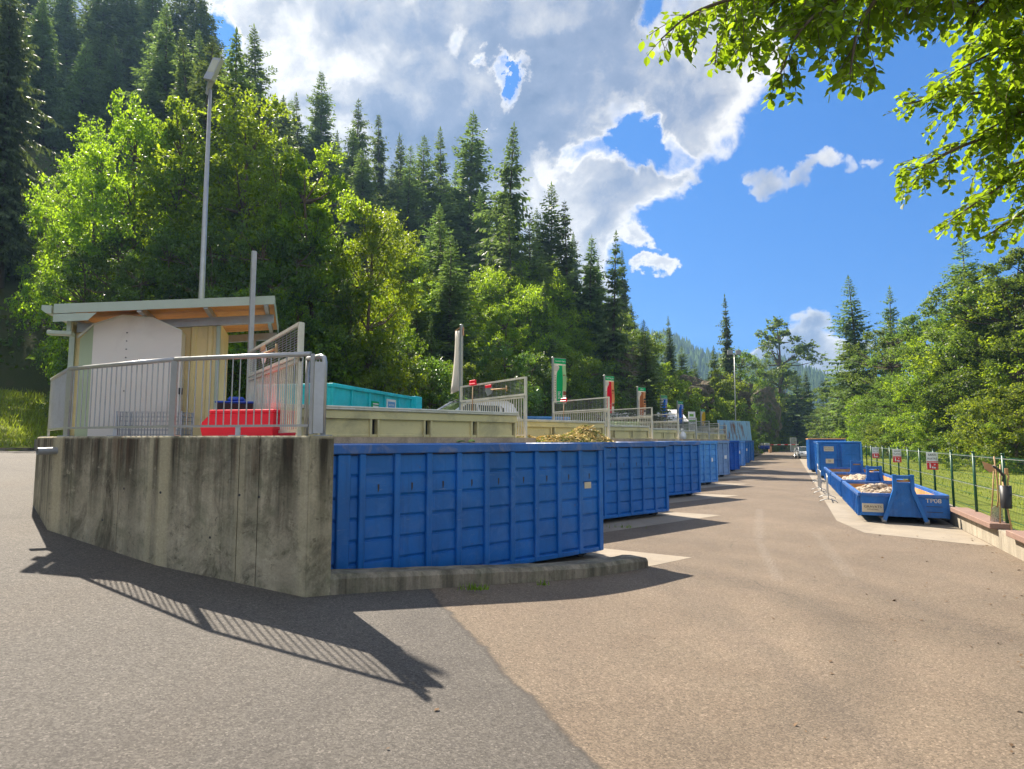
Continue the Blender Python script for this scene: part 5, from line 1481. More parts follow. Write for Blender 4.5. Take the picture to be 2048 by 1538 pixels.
# ---------------------------------------------------------------- crowd barriers beside the low skips
def barrier(label):
    t = thing('crowd_barrier', label, 'barrier', group='galvanised crowd barriers beside the low skips')
    b = MB(); r_ = .019
    b.tube([(0,0,.12),(0,0,.95),(.06,0,1.03),(1.94,0,1.03),(2.0,0,.95),(2.0,0,.12)], r_, 8); b.tube([(0,0,.2),(2.0,0,.2)], r_, 8); b.build('frame', M_GALV, t)
    b = MB()
    for i in range(1, 16): b.tube([(2.*i/16,0,.2),(2.*i/16,0,1.02)], .008, 6, cap=False)
    b.build('bar_grille', M_GALV, t)
    for x in (.0, 2.0):
        b = MB(); b.tube([(x,-.32,.01),(x,-.27,.07),(x,-.1,.13),(x,0,.15),(x,.1,.13),(x,.27,.07),(x,.32,.01)], .016, 7); b.build('foot', M_GALV, t)
    return t
BLb = ['nearest galvanised crowd barrier beside the rubble skip', 'middle galvanised crowd barrier beside the low skips', 'farthest galvanised crowd barrier beside the low skips']
b0_ = barrier(BLb[0])
for i, (x, y) in enumerate(((12.3, 24.6), (13.95, 28.5), (17.2, 35.4))):
    o = b0_ if i == 0 else copy_tree(b0_, label=BLb[i])
    o.location = (x, y, 0); o.rotation_euler = (0,0,RROT + (-.03,.02,-.02)[i])

# ---------------------------------------------------------------- end of the lane: boom barrier, gate leaf, end fence
p = P(1540, 889, 120); q = P(1597, 888.5, 120)
t_ = thing('boom_barrier', 'red and white boom barrier closing the far end of the lane', 'barrier', (p.x, p.y, 0))
L = q.x-p.x
b = MB(); b.bbox(-.25,.25,-.2,.2,0,1.2,.03); b.build('barrier_post', M_SPADE, t_)
for i in range(8):
    b = MB(); b.box(L*i/8, L*(i+1)/8, -.05,.05, 1.45+.04*i/8, 1.58+.04*i/8); b.build('boom_section', M_REDSIGN if i % 2 == 0 else M_PLASTW, t_)
b = MB(); b.bar((-.2,0,1.2),(0,0,1.6),.15,.15); b.build('boom_arm', M_GALVD, t_)
p = P(1581, 899, 128); q = P(1593, 899, 128)
t_ = thing('gate_leaf', 'pale grey mesh gate leaf standing open beyond the boom barrier', 'gate', (p.x, p.y, 0)); L = q.x-p.x
b = MB()
for a, c in (((0,0,.1),(0,0,2.9)),((L,0,.1),(L,0,2.9)),((0,0,.15),(L,0,.15)),((0,0,2.85),(L,0,2.85)),((0,0,1.5),(L,0,1.5))): b.bar(a, c, .09, .09)
b.build('gate_frame', M_PLASTW, t_)
b = MB()
for i in range(1,12): b.bar((L*i/12,0,.15),(L*i/12,0,2.85),.035,.035)
b.build('bar_grille', M_PLASTW, t_)
p = P(1500, 899, 132); q = P(1672, 899, 130)
t_ = thing('end_fence', 'green mesh fence closing the yard beyond the boom barrier', 'fence', (p.x, p.y, 0), math.atan2(q.y-p.y, q.x-p.x)); L = math.hypot(q.x-p.x, q.y-p.y)
for i in range(9):
    b = MB(); x = L*i/8; b.bbox(x-.06,x+.06,-.06,.06,0,2.7,.01); b.build('post', M_GREENF, t_)
b = MB()
for z in (.15,1.35,2.6): b.bar((0,0,z),(L,0,z),.05,.05)
for i in range(90): x = L*i/90; b.bar((x,0,.15),(x,0,2.6),.025,.02)
b.build('wire_mesh', M_GREENF, t_)
for i, (px, lab) in enumerate(((1522, 'blue and white drum standing on the far ramp wall, first of two'), (1534, 'blue and white drum standing on the far ramp wall, next to the boom post'))):
    p = P(px, 891, 104); w_ = .42
    t_ = thing('drum', lab, 'drum', (p.x, p.y, .9), 0, 'blue and white drums at the barrier')
    b = MB(); b.tube([(0,0,0),(0,0,.62)], w_, 16); b.build('drum_base', M_BINBLUE, t_)
    b = MB(); b.tube([(0,0,.622),(0,0,1.02)], w_*.97, 16); b.build('drum_top', M_PLASTW, t_)
# ---------------------------------------------------------------- foliage generators
def leaf_quads(C, T, N, L, W):
    """one kite-shaped face per leaf"""
    T = T/np.linalg.norm(T, axis=1, keepdims=True)
    B = np.cross(N, T); B /= (np.linalg.norm(B, axis=1, keepdims=True)+1e-9)
    L = np.asarray(L).reshape(-1,1); W = np.asarray(W).reshape(-1,1)
    n = len(C); V_ = np.empty((n, 4, 3))
    V_[:,0] = C - T*L*.5; V_[:,1] = C + B*W*.5 + T*L*.05; V_[:,2] = C + T*L*.5; V_[:,3] = C - B*W*.5 + T*L*.05
    return V_.reshape(-1,3), np.arange(n*4).reshape(n,4)
def unit(v): return v/(np.linalg.norm(v, axis=-1, keepdims=True)+1e-9)

def spruce_mesh(seed, h=22., r=3.2, base=.06, gap=.5, mat=None, ragged=.25, droop=.5, dens=1.):
    r_ = np.random.default_rng(seed); C = []; T = []; N = []; LL = []; WW = []
    z = h*base; tw = MB(); tops = []
    lean_a = r_.uniform(0, 6.28); pa, pb, pc = r_.uniform(0, 6.28, 3); fa = r_.uniform(.9, 2.2)
    while z < h*.985:
        t = (h - z)/(h*(1-base))
        prof = r*(t**.85)*(1-.12*max(0, t-.8)/.2) + .08
        nb = int(r_.integers(6, 9)) if t > .12 else 6
        az0 = r_.uniform(0, 6.28)
        lev = r_.uniform(1-ragged, 1+ragged*.4)*(1 + .22*math.sin(z*fa+pa)*min(1, t*3))
        if r_.uniform() < ragged*.22 and t > .08: z += gap*r_.uniform(.5, 1.2)
        for b in range(nb):
            az = az0 + 6.283*b/nb + r_.normal(0, .25)
            Lb = prof*lev*r_.uniform(1-ragged*1.3, 1.15)*(1 + .2*math.cos(az-pb) + .12*math.cos(2*az-pc))
            if r_.uniform() < ragged*.35: Lb *= .5
            el0 = .55 - droop*1.3*min(1, t*1.5)
            dh = np.array([math.cos(az), math.sin(az), 0.])
            side = np.array([-math.sin(az), math.cos(az), 0.])
            m = max(3, int(Lb/.26*dens))
            for i in range(m):
                q = (i+.7)/m; x = q*Lb
                zz = z + x*math.sin(el0) - droop*.2*x*x/max(.6, prof) + (.22*x*max(0, q-.55))
                p = dh*x*math.cos(el0*.6) + np.array([0,0,zz])
                tan = unit(dh*math.cos(el0) + np.array([0,0,math.sin(el0) - droop*.3*q]))
                wl = (.5*(1-q*.7)+.16)*min(1.45, .55+prof/3.2)*(.35+.65*min(1, prof/1.1))
                for s in (-1, 1):
                    d = unit(tan*.75 + side*s*r_.uniform(.6, 1.1) + np.array([0,0,-r_.uniform(.1,.55)*droop*1.6]))
                    l = wl*r_.uniform(.7, 1.35)
                    C.append(p + d*l*.5); T.append(d); N.append(unit(np.array([0,0,1.]) + r_.normal(0,.45,3))); LL.append(l); WW.append(l*r_.uniform(.28,.5))
                if r_.uniform() < .75:
                    d = unit(np.array([0,0,-1.]) + tan*.35 + r_.normal(0,.2,3)); l = wl*r_.uniform(.6,1.3)*droop*1.5
                    C.append(p + d*l*.45); T.append(d); N.append(unit(side*r_.choice([-1,1]) + r_.normal(0,.4,3))); LL.append(l); WW.append(l*.42)
            if t > .25: tw.tube([(0,0,z), tuple(dh*Lb*.55*math.cos(el0)+np.array([0,0,z+Lb*.5*math.sin(el0)]))], [.03,.01], 4, cap=False)
        z += gap*(.55+.6*t)*r_.uniform(.8,1.25)
    C.append([0,0,h*.99]); T.append([0,0,1.]); N.append([1.,0,0]); LL.append(.7); WW.append(.18)
    V_, F = leaf_quads(np.array(C), np.array(T), np.array(N), LL, WW)
    tw.tube([(0,0,-1.5),(0,0,h*.4),(0,0,h*.97)], [h*.0135,h*.009,.015], 9)
    return V_, F, tw, mat
def spruce(name, seed, **k):
    V_, F, tw, mat = spruce_mesh(seed, **k)
    t = bpy.data.objects.new(name, None); COL.objects.link(t)
    np_mesh('crown', V_, F, mat, t); tw.build('trunk', M_BARKD, t, recalc=False)
    return t

def broadleaf(name, seed, h=13., r=4.2, base=.16, nl=46, ntw=13, nlf=17, leaf=.2, mat=None, top_bias=.0, shape='round', droopy=.15, trunk=True, bark=None, asp=1.5, lobe=.34):
    """trunk, limbs to every bough, sprays of leaves on every bough; the gaps between boughs stay open"""
    r_ = np.random.default_rng(seed); tw = MB(); C = []; T = []; N = []; LL = []
    z0 = h*base
    tp = [(0,0,-1.2)]; x = y = 0
    for i in range(1, 6):
        x += r_.normal(0, .12)*h/13; y += r_.normal(0, .12)*h/13; tp.append((x, y, h*.82*i/5))
    tr = [h*.018*(1-.16*i) + .015 for i in range(6)]
    if trunk: tw.tube(tp, tr, 8, cap=False)
    for j in range(nl):
        u = (j+.5)/nl; zz = z0 + (h*.95 - z0)*u**.9
        t = (zz - z0)/(h - z0)
        if shape == 'round': pr = r*math.sqrt(max(.02, 1-((t-.42)/.62)**2))
        elif shape == 'cone': pr = r*(1-t*.8)*min(1, .45+t*3)
        elif shape == 'tall': pr = r*(math.sin(math.pi*min(1,(t*.86+.14)))**.6)
        else: pr = r*math.sqrt(max(.03, 1-(t/1.05)**2))
        az = j*2.4 + r_.normal(0,.35); q = pr*(r_.uniform(.35, 1.05) if j % 3 else r_.uniform(.0,.5))
        c = np.array([math.cos(az)*q, math.sin(az)*q, zz + r_.normal(0,.25)])
        rb = (lobe*r)*r_.uniform(.6, 1.15)*(1.05-.35*t)
        k = min(4, int(5*max(0,(zz-1.2*q*.5))/(h*.82))); a = Vector(tp[k+1 if k < 5 else 5])
        if a.z > c[2]: a = Vector(tp[max(1,k)])
        mid = (a + Vector(c))/2 + Vector((0,0,-.08*q))
        if trunk: tw.tube([tuple(a), tuple(mid), tuple(c)], [h*.0055,h*.0035,.012], 5, cap=False)
        out = unit(np.array([c[0], c[1], .35*(c[2]-h*.45)]) + 1e-3)
        nt = max(3, int(ntw*r_.uniform(.7,1.3)))
        for m in range(nt):
            d = unit(r_.normal(0,1,3) + out*.75 + np.array([0,0,.25])); rad = rb*r_.uniform(.35,1.)
            p = c + d*rad*np.array([1.1,1.1,.8])
            sp = unit(d + out*.5 + np.array([0,0,-droopy]) + r_.normal(0,.3,3)); ls = rb*r_.uniform(.35,.75)
            side = unit(np.cross(sp, [0,0,1.]))
            nn = int(nlf*r_.uniform(.6,1.3)); s = r_.uniform(-.5,.55,nn)
            P_ = p + np.outer(s*ls, sp) + np.outer(r_.normal(0,.16,nn)*rb*.8, side) + r_.normal(0,.05*rb+.02,(nn,3)) + np.outer(-droopy*np.abs(s)*ls*.5, [0,0,1.])
            C.append(P_); T.append(unit(sp*.6 + r_.normal(0,.7,(nn,3)) + np.array([0,0,-.3])))
            N.append(unit(np.array([0,0,.9]) + d*.5 + r_.normal(0,.5,(nn,3)))); LL.append(leaf*r_.uniform(.65,1.3,nn))
    C = np.concatenate(C); T = np.concatenate(T); N = np.concatenate(N); LL = np.concatenate(LL)
    keep = C[:,2] > .15; C, T, N, LL = C[keep], T[keep], N[keep], LL[keep]
    V_, F = leaf_quads(C, T, N, LL, LL/asp)
    t = bpy.data.objects.new(name, None); COL.objects.link(t)
    np_mesh('crown', V_, F, mat, t)
    if trunk: tw.build('trunk', bark or M_BARK, t, recalc=False)
    return t

PROT = {}
PROT['spruce'] = [spruce('spruce_tree', s, h=22., r=rr, mat=N_SPRUCE, ragged=rg, droop=dr, base=bs) for s, rr, rg, dr, bs in ((1,5.0,.26,.5,.05),(2,4.3,.38,.62,.1),(3,5.5,.24,.42,.04),(4,3.9,.42,.65,.3),(5,4.7,.34,.75,.08),(6,5.2,.48,.5,.2))]
PROT['dark'] = [spruce('spruce_tree', s, h=26., r=rr, mat=N_SPRUCED, ragged=.3, droop=.62, base=.1, gap=.55) for s, rr in ((11,5.8),(12,4.9),(13,6.4))]
PROT['thin'] = [spruce('spruce_tree', 21, h=22., r=3.1, mat=N_SPRUCE, ragged=.55, droop=.75, base=.05, gap=.42)]
PROT['giant'] = [spruce('spruce_tree', 31, h=30., r=6.6, mat=N_SPRUCED, ragged=.3, droop=.75, base=.1, gap=.55, dens=1.3)]
PROT['maple'] = [broadleaf('maple_tree', s, h=13., r=rr, nl=60, ntw=20, nlf=26, leaf=.16, mat=L_MAPLE, shape=sh, base=.1) for s, rr, sh in ((41,3.9,'round'),(42,3.4,'tall'),(43,4.2,'dome'))]
PROT['ash'] = [broadleaf('ash_tree', s, h=13., r=rr, nl=62, ntw=17, nlf=21, leaf=.2, mat=L_ASH, shape=sh, base=.08, asp=1.9) for s, rr, sh in ((51,3.6,'tall'),(52,4.1,'round'))]
PROT['deep'] = [broadleaf('ash_tree', 57, h=13., r=3.8, nl=54, ntw=16, nlf=22, leaf=.17, mat=L_SHADED, shape='tall', base=.06, asp=1.7)]  # second-row ash, its shade carried by the darker leaf colour
PROT['lush'] = [broadleaf('ash_tree', s, h=18., r=rr, nl=84, ntw=20, nlf=23, leaf=.19, mat=L_ASH, shape=sh, base=.09, asp=1.8, lobe=.25) for s, rr, sh in ((54,5.2,'tall'),(55,5.8,'round'),(56,5.4,'dome'))]
PROT['ragged'] = [broadleaf('ash_tree', 53, h=14., r=4.0, nl=52, ntw=15, nlf=20, leaf=.24, mat=L_ASH, shape='tall', base=.1, asp=1.7, lobe=.3)]
PROT['birch'] = [broadleaf('birch_tree', s, h=14., r=2.9, nl=50, ntw=14, nlf=17, leaf=.19, mat=L_BIRCH, shape='tall', droopy=.55, base=.12) for s in (61,62)]
PROT['shrub'] = [broadleaf('shrub', s, h=8., r=4.2, nl=48, ntw=17, nlf=22, leaf=.19, mat=L_SHRUB, shape='dome', base=.02) for s in (71,72,73)]
PROT['shade'] = [broadleaf('shrub', s, h=8., r=4.2, nl=46, ntw=16, nlf=21, leaf=.18, mat=L_SHADED, shape='dome', base=.02) for s in (74,75)]  # toe shrubs with the slope's shade put into the leaf colour
PH = dict(shade=8., spruce=22., dark=26., thin=22., giant=30., maple=13., ash=13., lush=18., deep=13., ragged=14., birch=14., shrub=8.)
PNAME = dict(shade='shrub', spruce='spruce_tree', dark='spruce_tree', thin='spruce_tree', giant='spruce_tree', maple='maple_tree', ash='ash_tree', lush='ash_tree', deep='ash_tree', ragged='ash_tree', birch='birch_tree', shrub='shrub')
PUSED = {}
COUNT = [0]
def put(kind, x, y, z, h, wid=1., label='', cat='tree', group=None, var=None, rot=None):
    ps = PROT[kind]; i = (COUNT[0] if var is None else var) % len(ps); COUNT[0] += 1
    p = ps[i]
    k = h/PH[kind]
    if (kind, i) not in PUSED: o = p; PUSED[kind, i] = 1
    else: o = copy_tree(p)
    o.name = PNAME[kind]
    if kind in ('shrub', 'shade'): wid *= .72
    tl = .035 if cat == 'tree' else 0
    if kind in ('spruce', 'dark'): wid *= rng.uniform(.85, 1.25)
    o.location = (x, y, z); o.rotation_euler = (rng.normal(0, tl), rng.normal(0, tl), rot if rot is not None else rng.uniform(0,6.28)); o.scale = (k*wid, k*wid, k)
    tag(o, label, cat, group)
    return o

# what stands near a photo column, for telling the trees apart
MARKS = [(-60,'at the edge of the grass bank'),(110,'above the low end of the shed roof'),(230,'above the shed roof by its white cabinet'),(330,'above the middle of the shed roof'),(420,'close by the tall floodlight mast'),(515,'above the bare square pole'),(600,'over the end of the wall railing'),
         (700,'over the turquoise skip'),(800,'over the far end of the turquoise skip'),(920,'over the blank white banner'),(1010,'over the first mesh screen by the white car'),(1110,'over the green banner'),(1215,'over the red banner'),(1280,'over the brown banner'),
         (1330,'over the nearer blue banner'),(1375,'over the lime sign post'),(1410,'over the yellow banner'),(1475,'by the thin far mast'),(1545,'over the far ramp wall'),(1620,'over the far end of the lane'),(1690,'over the closed blue containers'),(1760,'over the farthest fence notice'),
         (1820,'over the middle fence notice'),(1870,'over the nearest fence notice'),(1950,'over the fence beside the tools'),(2040,'over the fence past the tools'),(2300,'over the fence beyond the tools')]
def mark(px):
    return min(MARKS, key=lambda m_: abs(m_[0]-px))[1]
PENDING = []
def plan(kind, px, py, h=None, d=None, wid=1., note=None, zoff=0., var=None):
    """tree whose top shows at (px, py): give its height (distance follows from the slope) or its distance"""
    if d is None:
        best = None
        for dd in np.arange(14, 230, .5):
            p = P(px, py, dd); tz = terr_z(p.x, p.y)
            e = abs(p.z - tz - h)
            if best is None or e < best[0]: best = (e, dd)
        d = best[1]
    p = P(px, py, d); z = terr_z(p.x, p.y)
    s, n = sn(p.x, p.y)
    if 3 < n < 21.5 and s > 10 and s < 92: z = max(z, 2.2)
    PENDING.append((kind, p.x, p.y, z + zoff - .2, max(1.5, p.z - z - zoff + .2), wid, px, d, note, var))

# ---- hillside: the trees that make the skyline and the first row
plan('giant', 48, -70, d=37, wid=.72, note='huge dark spruce with drooping boughs and bare lower trunk at the grass bank')

for px, py, d in ((-60,-60,78),(-15,-40,84),(20,-60,80),(55,-35,86),(85,-62,80),(120,-40,84),(150,-60,79),(185,-45,86),(215,-62,80),(250,-40,84),(280,-60,79),(310,-45,85),(338,-58,79),(368,-40,82),(398,-30,76),(425,35,74),(60,60,70),(125,75,72),(205,50,70),(300,40,69),(365,60,66)): plan('dark', px, py, d=d, wid=1.15)
plan('dark', 318, 0, d=62); plan('dark', 388, -18, h=27); plan('dark', 415, 60, h=23, wid=.9); plan('dark', -30, -30, d=58); plan('dark', 105, -10, d=60); plan('dark', -100, 60, d=55)
plan('spruce', 488, 58, h=23, wid=.95); plan('spruce', 536, 62, h=24, wid=.85)
plan('spruce', 578, 193, h=22); plan('spruce', 610, 195, h=22); plan('spruce', 650, 136, h=27); plan('spruce', 716, 198, h=26); plan('thin', 767, 222, h=28, wid=1.2)
plan('spruce', 812, 266, h=26); plan('spruce', 845, 268, h=25); plan('spruce', 886, 252, h=29); plan('spruce', 929, 214, h=32, wid=1.0); plan('spruce', 906, 330, h=30, wid=1.1); plan('spruce', 998, 246, h=29, wid=.9)
plan('spruce', 1036, 392, h=22); plan('spruce', 1060, 432, h=21); plan('spruce', 1079, 410, h=23); plan('spruce', 1102, 365, h=27); plan('spruce', 1140, 398, h=26); plan('spruce', 1166, 470, h=22); plan('spruce', 1190, 510, h=20)
plan('spruce', 900, 470, d=39, wid=1.3); plan('spruce', 1075, 560, d=50, wid=1.1); plan('spruce', 845, 560, d=38, wid=1.1)
plan('spruce', 1216, 463, h=21, wid=.9); plan('spruce', 1246, 498, h=21, wid=.85); plan('spruce', 1266, 600, h=13); plan('spruce', 1296, 638, h=12)
plan('spruce', 1342, 632, d=104, wid=1.1, note='dark spruce with a bushy lopsided top standing alone over the nearer blue banner'); plan('spruce', 1362, 690, d=112)
plan('thin', 1457, 586, d=100, wid=1.1, note='tall thin ragged spruce standing alone beside the thin far mast')
plan('spruce', 1430, 690, d=98, wid=1.1); plan('ash', 1476, 700, d=104, wid=.9); plan('spruce', 1392, 720, d=104, wid=1.1); plan('maple', 1375, 742, d=96, wid=.9)
plan('ragged', 1556, 640, d=150, wid=1.1, note='tall open-crowned ash standing against the sky over the far ramp wall'); plan('ash', 1520, 720, d=146, wid=.75); plan('spruce', 1612, 740, d=150, wid=1.3); plan('spruce', 1588, 745, d=140, wid=1.2); plan('ash', 1560, 740, d=158, wid=1.1)
plan('maple', 1600, 790, d=165, wid=1.1); plan('ash', 1640, 815, d=155, wid=1.2); plan('maple', 1665, 815, d=150, wid=1.2); plan('shrub', 1500, 775, d=138, wid=.9); plan('shrub', 1498, 835, d=126, wid=.8); plan('shrub', 1534, 815, d=130, wid=.8); plan('ash', 1545, 770, d=142, wid=.8); plan('shrub', 1560, 835, d=160, wid=1.2); plan('shrub', 1625, 845, d=158, wid=1.3)
# mid-slope light trees above the shed
for px, py, h in ((215,95,21),(150,50,23),(290,115,20),(345,105,20),(255,165,18),(180,180,18),(95,70,23)): plan('birch', px, py, h=h, wid=1.1)
# first row of sunlit broadleaves
for px, py, d, w in ((190,255,33,.6),(292,214,31,.66),(378,206,31.5,.62),(474,182,30,.8),(565,296,28,.66),(662,308,28.5,.78),(735,420,28.5,.7),(130,330,36,.6)):
    plan('maple', px, py, d=d, wid=w)
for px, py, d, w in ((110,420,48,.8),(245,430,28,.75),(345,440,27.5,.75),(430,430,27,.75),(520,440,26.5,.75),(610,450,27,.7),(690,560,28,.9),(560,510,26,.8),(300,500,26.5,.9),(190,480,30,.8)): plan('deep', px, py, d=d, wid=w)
for px, py, d, w in ((780,470,46,.9),(815,510,44,.9),(850,560,40,.9),(965,545,52,.9),(1005,535,54,.9),(1060,540,58,1.),(1110,555,62,.9),(1010,600,46,.9),(1095,610,55,.9),(770,600,36,.8),(900,600,40,.7),(1150,590,66,.9),(1040,570,50,.8)):
    plan('maple', px, py, d=d, wid=w)
for px, py, d, w in ((1070,560,62,1.),(1165,560,66,.95),(1190,610,66,1.),(905,420,44,.95),(870,640,36,.8)):
    plan('spruce', px, py, d=d, wid=w)
for px, py, d, w in ((1235,625,78,1.1),(1265,660,82,1.1),(1215,690,70,1.1),(1150,660,60,1.1),(1300,690,86,1.1),(1320,720,84,1.)):
    plan('ash' if px % 2 else 'maple', px, py, d=d, wid=w)
# shrubs along the toe of the slope
for px, py, d, w in ((20,660,40,1.2),(75,690,39,1.2),(120,640,38,1.2),(-30,640,38,1.2),(310,590,29,1.1),(400,560,28.5,1.1),(600,620,27,1.2),(660,640,28,1.3),(740,680,29,1.2),(800,690,31,1.3),(860,720,32,1.2),(905,740,34,1.2),(960,720,35,1.3),(1010,700,37,1.3),(1060,710,41,1.3),(1090,740,42,1.1),(1140,700,48,1.3),(1180,720,52,1.2),(1205,760,55,1.2),
                     (1255,740,62,1.),(1290,770,66,1.1),(1330,790,70,1.1),(1345,750,74,1.2),(1380,775,80,1.2),(1400,790,84,1.2),(1430,790,86,1.2),(1455,790,92,1.1),(1490,825,99,.9),(1440,745,92,1.1),(1510,770,140,1.2),(1540,785,152,1.2),(1535,825,142,1.2),(690,700,27,1.1),(560,650,25.5,1.2),(480,600,25.5,1.2)):
    plan('shade' if px < 1230 and (px//10) % 3 else 'shrub', px, py, d=d, wid=w)
# random fill of the slope under that skyline
SKY = [(0,-30),(420,-20),(445,60),(560,110),(590,200),(690,200),(760,240),(900,260),(1010,270),(1040,400),(1110,400),(1180,470),(1240,490),(1275,600),(1310,660),(1350,700),(1400,725)]
def sky_y(px): return float(np.interp(px, [a for a, _ in SKY], [b for _, b in SKY]))
px_of = lambda q: 1024+1250*q.x/q.y
r_ = np.random.default_rng(99); added = 0; tries = 0
spots = [(x, y) for _, x, y, *_ in PENDING]
while added < 80 and tries < 5000:
    tries += 1
    s = r_.uniform(-5, 115); n = 22 + 62*r_.uniform(0,1)**1.1
    q = XY(s, n); z = terr_z(q.x, q.y)
    if q.y < 22 or (px_of(q) < 150 and q.y < 50): continue
    if n < toe(s)+2.5: continue
    h = r_.uniform(15, 23); px, py = to_px(q.x, q.y, z+h)
    if px < -120 or px > 1340: continue
    if py < sky_y(px)+28: continue
    if min((x-q.x)**2+(y-q.y)**2 for x, y in spots) < 9: continue
    low = py > 430 or (n < 34 and r_.uniform() < .6)
    kind = ('maple','ash','birch')[int(r_.integers(0,3))] if low and r_.uniform() < .55 else ('spruce' if px > 420 or r_.uniform() < .3 else 'dark')
    if kind in ('maple','ash','birch'): h *= .62
    spots.append((q.x, q.y)); added += 1
    PENDING.append((kind, q.x, q.y, z-.2, h, r_.uniform(.9,1.2), px, q.y, None, None))
NHILL = len(PENDING)
# ---- trees beyond the meadow, behind the fence
plan('spruce', 1717, 549, d=88, wid=1.35, note='tall spruce in front of the white cloud over the closed blue containers'); plan('spruce', 1772, 568, d=92, wid=1.1)
plan('spruce', 1925, 468, d=62, wid=1.1, note='dark spruce with long boughs rising over the fence beside the tools'); plan('spruce', 2010, 520, d=60, wid=1.1); plan('spruce', 1960, 560, d=66, wid=1.1)
for kind, px, py, d, w in (('lush',1745,690,84,1.15),('lush',1700,735,92,1.15),('lush',1790,640,74,1.1),('lush',1835,625,68,1.15),('maple',1880,640,62,1.1),('lush',1905,590,58,1.1),('lush',1950,575,54,1.15),('maple',2000,545,52,1.2),('lush',2045,500,50,1.2),('lush',2100,480,48,1.2),('lush',2160,470,48,1.2),
                           ('lush',1675,770,104,1.2),('maple',1720,790,82,1.1),('lush',1770,760,72,1.2),('lush',1820,740,64,1.2),('maple',1860,730,58,1.2),('lush',1910,700,54,1.2),('lush',1985,690,49,1.25),('lush',2040,660,46,1.2),('maple',2095,640,45,1.2),('lush',1650,815,120,1.2),('maple',1690,815,98,1.2)):
    plan(kind, px, py, d=d, wid=w)
for px, py, d, w in ((1965,790,43,1.3),(2025,770,40,1.3),(2085,760,40,1.3),(1855,830,56,1.2),(1760,840,68,1.2),(1690,845,90,1.2),(1995,835,41,1.)):
    plan('shrub', px, py, d=d, wid=w)
GRP = dict(shade='shrubs at the foot of the slope', spruce='spruces of the hillside forest', dark='spruces of the hillside forest', thin='spruces of the hillside forest', giant='spruces of the hillside forest', maple='sunlit maples on the slope', ash='ash trees on the slope', lush='ash trees on the slope', deep='ash trees on the slope', ragged='ash trees on the slope', birch='pale birches on the slope', shrub='shrubs at the foot of the slope')
LOOK = dict(shade='dark leafy shrub', spruce='green spruce', dark='dark tall spruce', thin='thin ragged spruce', giant='huge dark spruce', maple='bright green maple', ash='mid green ash', lush='broad leafy ash', deep='shade-darkened ash', ragged='open-crowned ash', birch='pale feathery birch', shrub='leafy shrub')
rows = {}
for i, e in enumerate(PENDING): rows.setdefault((LOOK[e[0]], mark(e[6]), i >= NHILL), []).append((e[7], i))
ORD = {1:[''], 2:['nearer','farther'], 3:['front','middle','rear'], 4:['front','second','third','rear'], 5:['front','second','third','fourth','rear']}
LBL = {}
for (look, mk, rt), v in rows.items():
    v.sort()
    for j, (d, i) in enumerate(v):
        w = ORD.get(len(v))
        if w: pre = w[j]
        else: pre = ['front','second','third','fourth','fifth','sixth','seventh','eighth','ninth','tenth','eleventh','twelfth','thirteenth','fourteenth','fifteenth'][min(j,14)]
        loc = 'beyond the meadow, ' if rt else 'on the slope, '
        LBL[i] = (pre + ' ' if pre else '') + look + ' ' + loc + mk
for i, (kind, x, y, z, h, w, px, d, note, var) in enumerate(PENDING):
    g = GRP[kind] if i < NHILL else dict(spruce='spruces beyond the meadow', shrub='shrubs at the meadow edge').get(kind, 'broadleaf trees beyond the meadow')
    put(kind, x, y, z, h, w, note or LBL[i], 'shrub' if kind in ('shrub', 'shade') else 'tree', g, var)
for kind, ps in PROT.items():
    for i, p in enumerate(ps):
        if (kind, i) not in PUSED:
            for ch in list(p.children): bpy.data.objects.remove(ch)
            bpy.data.objects.remove(p)

# ---- undergrowth of the slope, one mass
r_ = np.random.default_rng(5); C = []; T = []; N = []; LL = []
for i in range(5200):
    s = r_.uniform(-18, 125); t0 = toe(s); n = t0 - .6 + 40*r_.uniform(0,1)**1.5
    if s < 26 and n < 36.5: continue
    q = XY(s, n); z = terr_z(q.x, q.y); k = 15; sz = r_.uniform(.4,1.1)
    C.append(np.array([q.x,q.y,z]) + r_.normal(0,1,(k,3))*np.array([sz*.6,sz*.6,sz*.3]) + np.array([0,0,sz*.45]))
    T.append(r_.normal(0,1,(k,3))*np.array([1,1,.6])); N.append(unit(np.array([0,0,.8])+r_.normal(0,.6,(k,3)))); LL.append(r_.uniform(.2,.42,k))
C = np.concatenate(C); T = np.concatenate(T); N = np.concatenate(N); LL = np.concatenate(LL)
V_, F = leaf_quads(C, T, N, LL, LL/1.6); o = np_mesh('undergrowth', V_, F, L_UNDER); tag(o, 'tangled green undergrowth covering the wooded slope', 'undergrowth', kind='stuff')
# ---- grass blades
def grass(name, label, pts, hmin, hmax, sd, mat=L_GRASS, wd=.012):
    r_ = np.random.default_rng(sd); n = len(pts); p = np.array(pts)
    h = r_.uniform(hmin, hmax, n); a = r_.uniform(0,6.28,n); w = wd*r_.uniform(.6,1.5,n)
    d = np.stack([np.cos(a), np.sin(a), np.zeros(n)],1); ln = np.stack([r_.normal(0,.35,n), r_.normal(0,.35,n), np.ones(n)],1); ln = unit(ln)*h[:,None]
    V_ = np.empty((n,3,3)); V_[:,0] = p - d*w[:,None]; V_[:,1] = p + d*w[:,None]; V_[:,2] = p + ln
    o = np_mesh(name, V_.reshape(-1,3), np.arange(n*3).reshape(n,3), mat); tag(o, label, 'grass', kind='stuff'); return o
pts = []; r_ = np.random.default_rng(8)
for i in range(60000):
    s = 6 + 62*r_.uniform()**1.4; n = -4.75 - 42*r_.uniform()**1.5; q = XY(s, n)
    if q.x/q.y > .95: continue
    pts.append((q.x, q.y, terr_z(q.x,q.y)+.02))
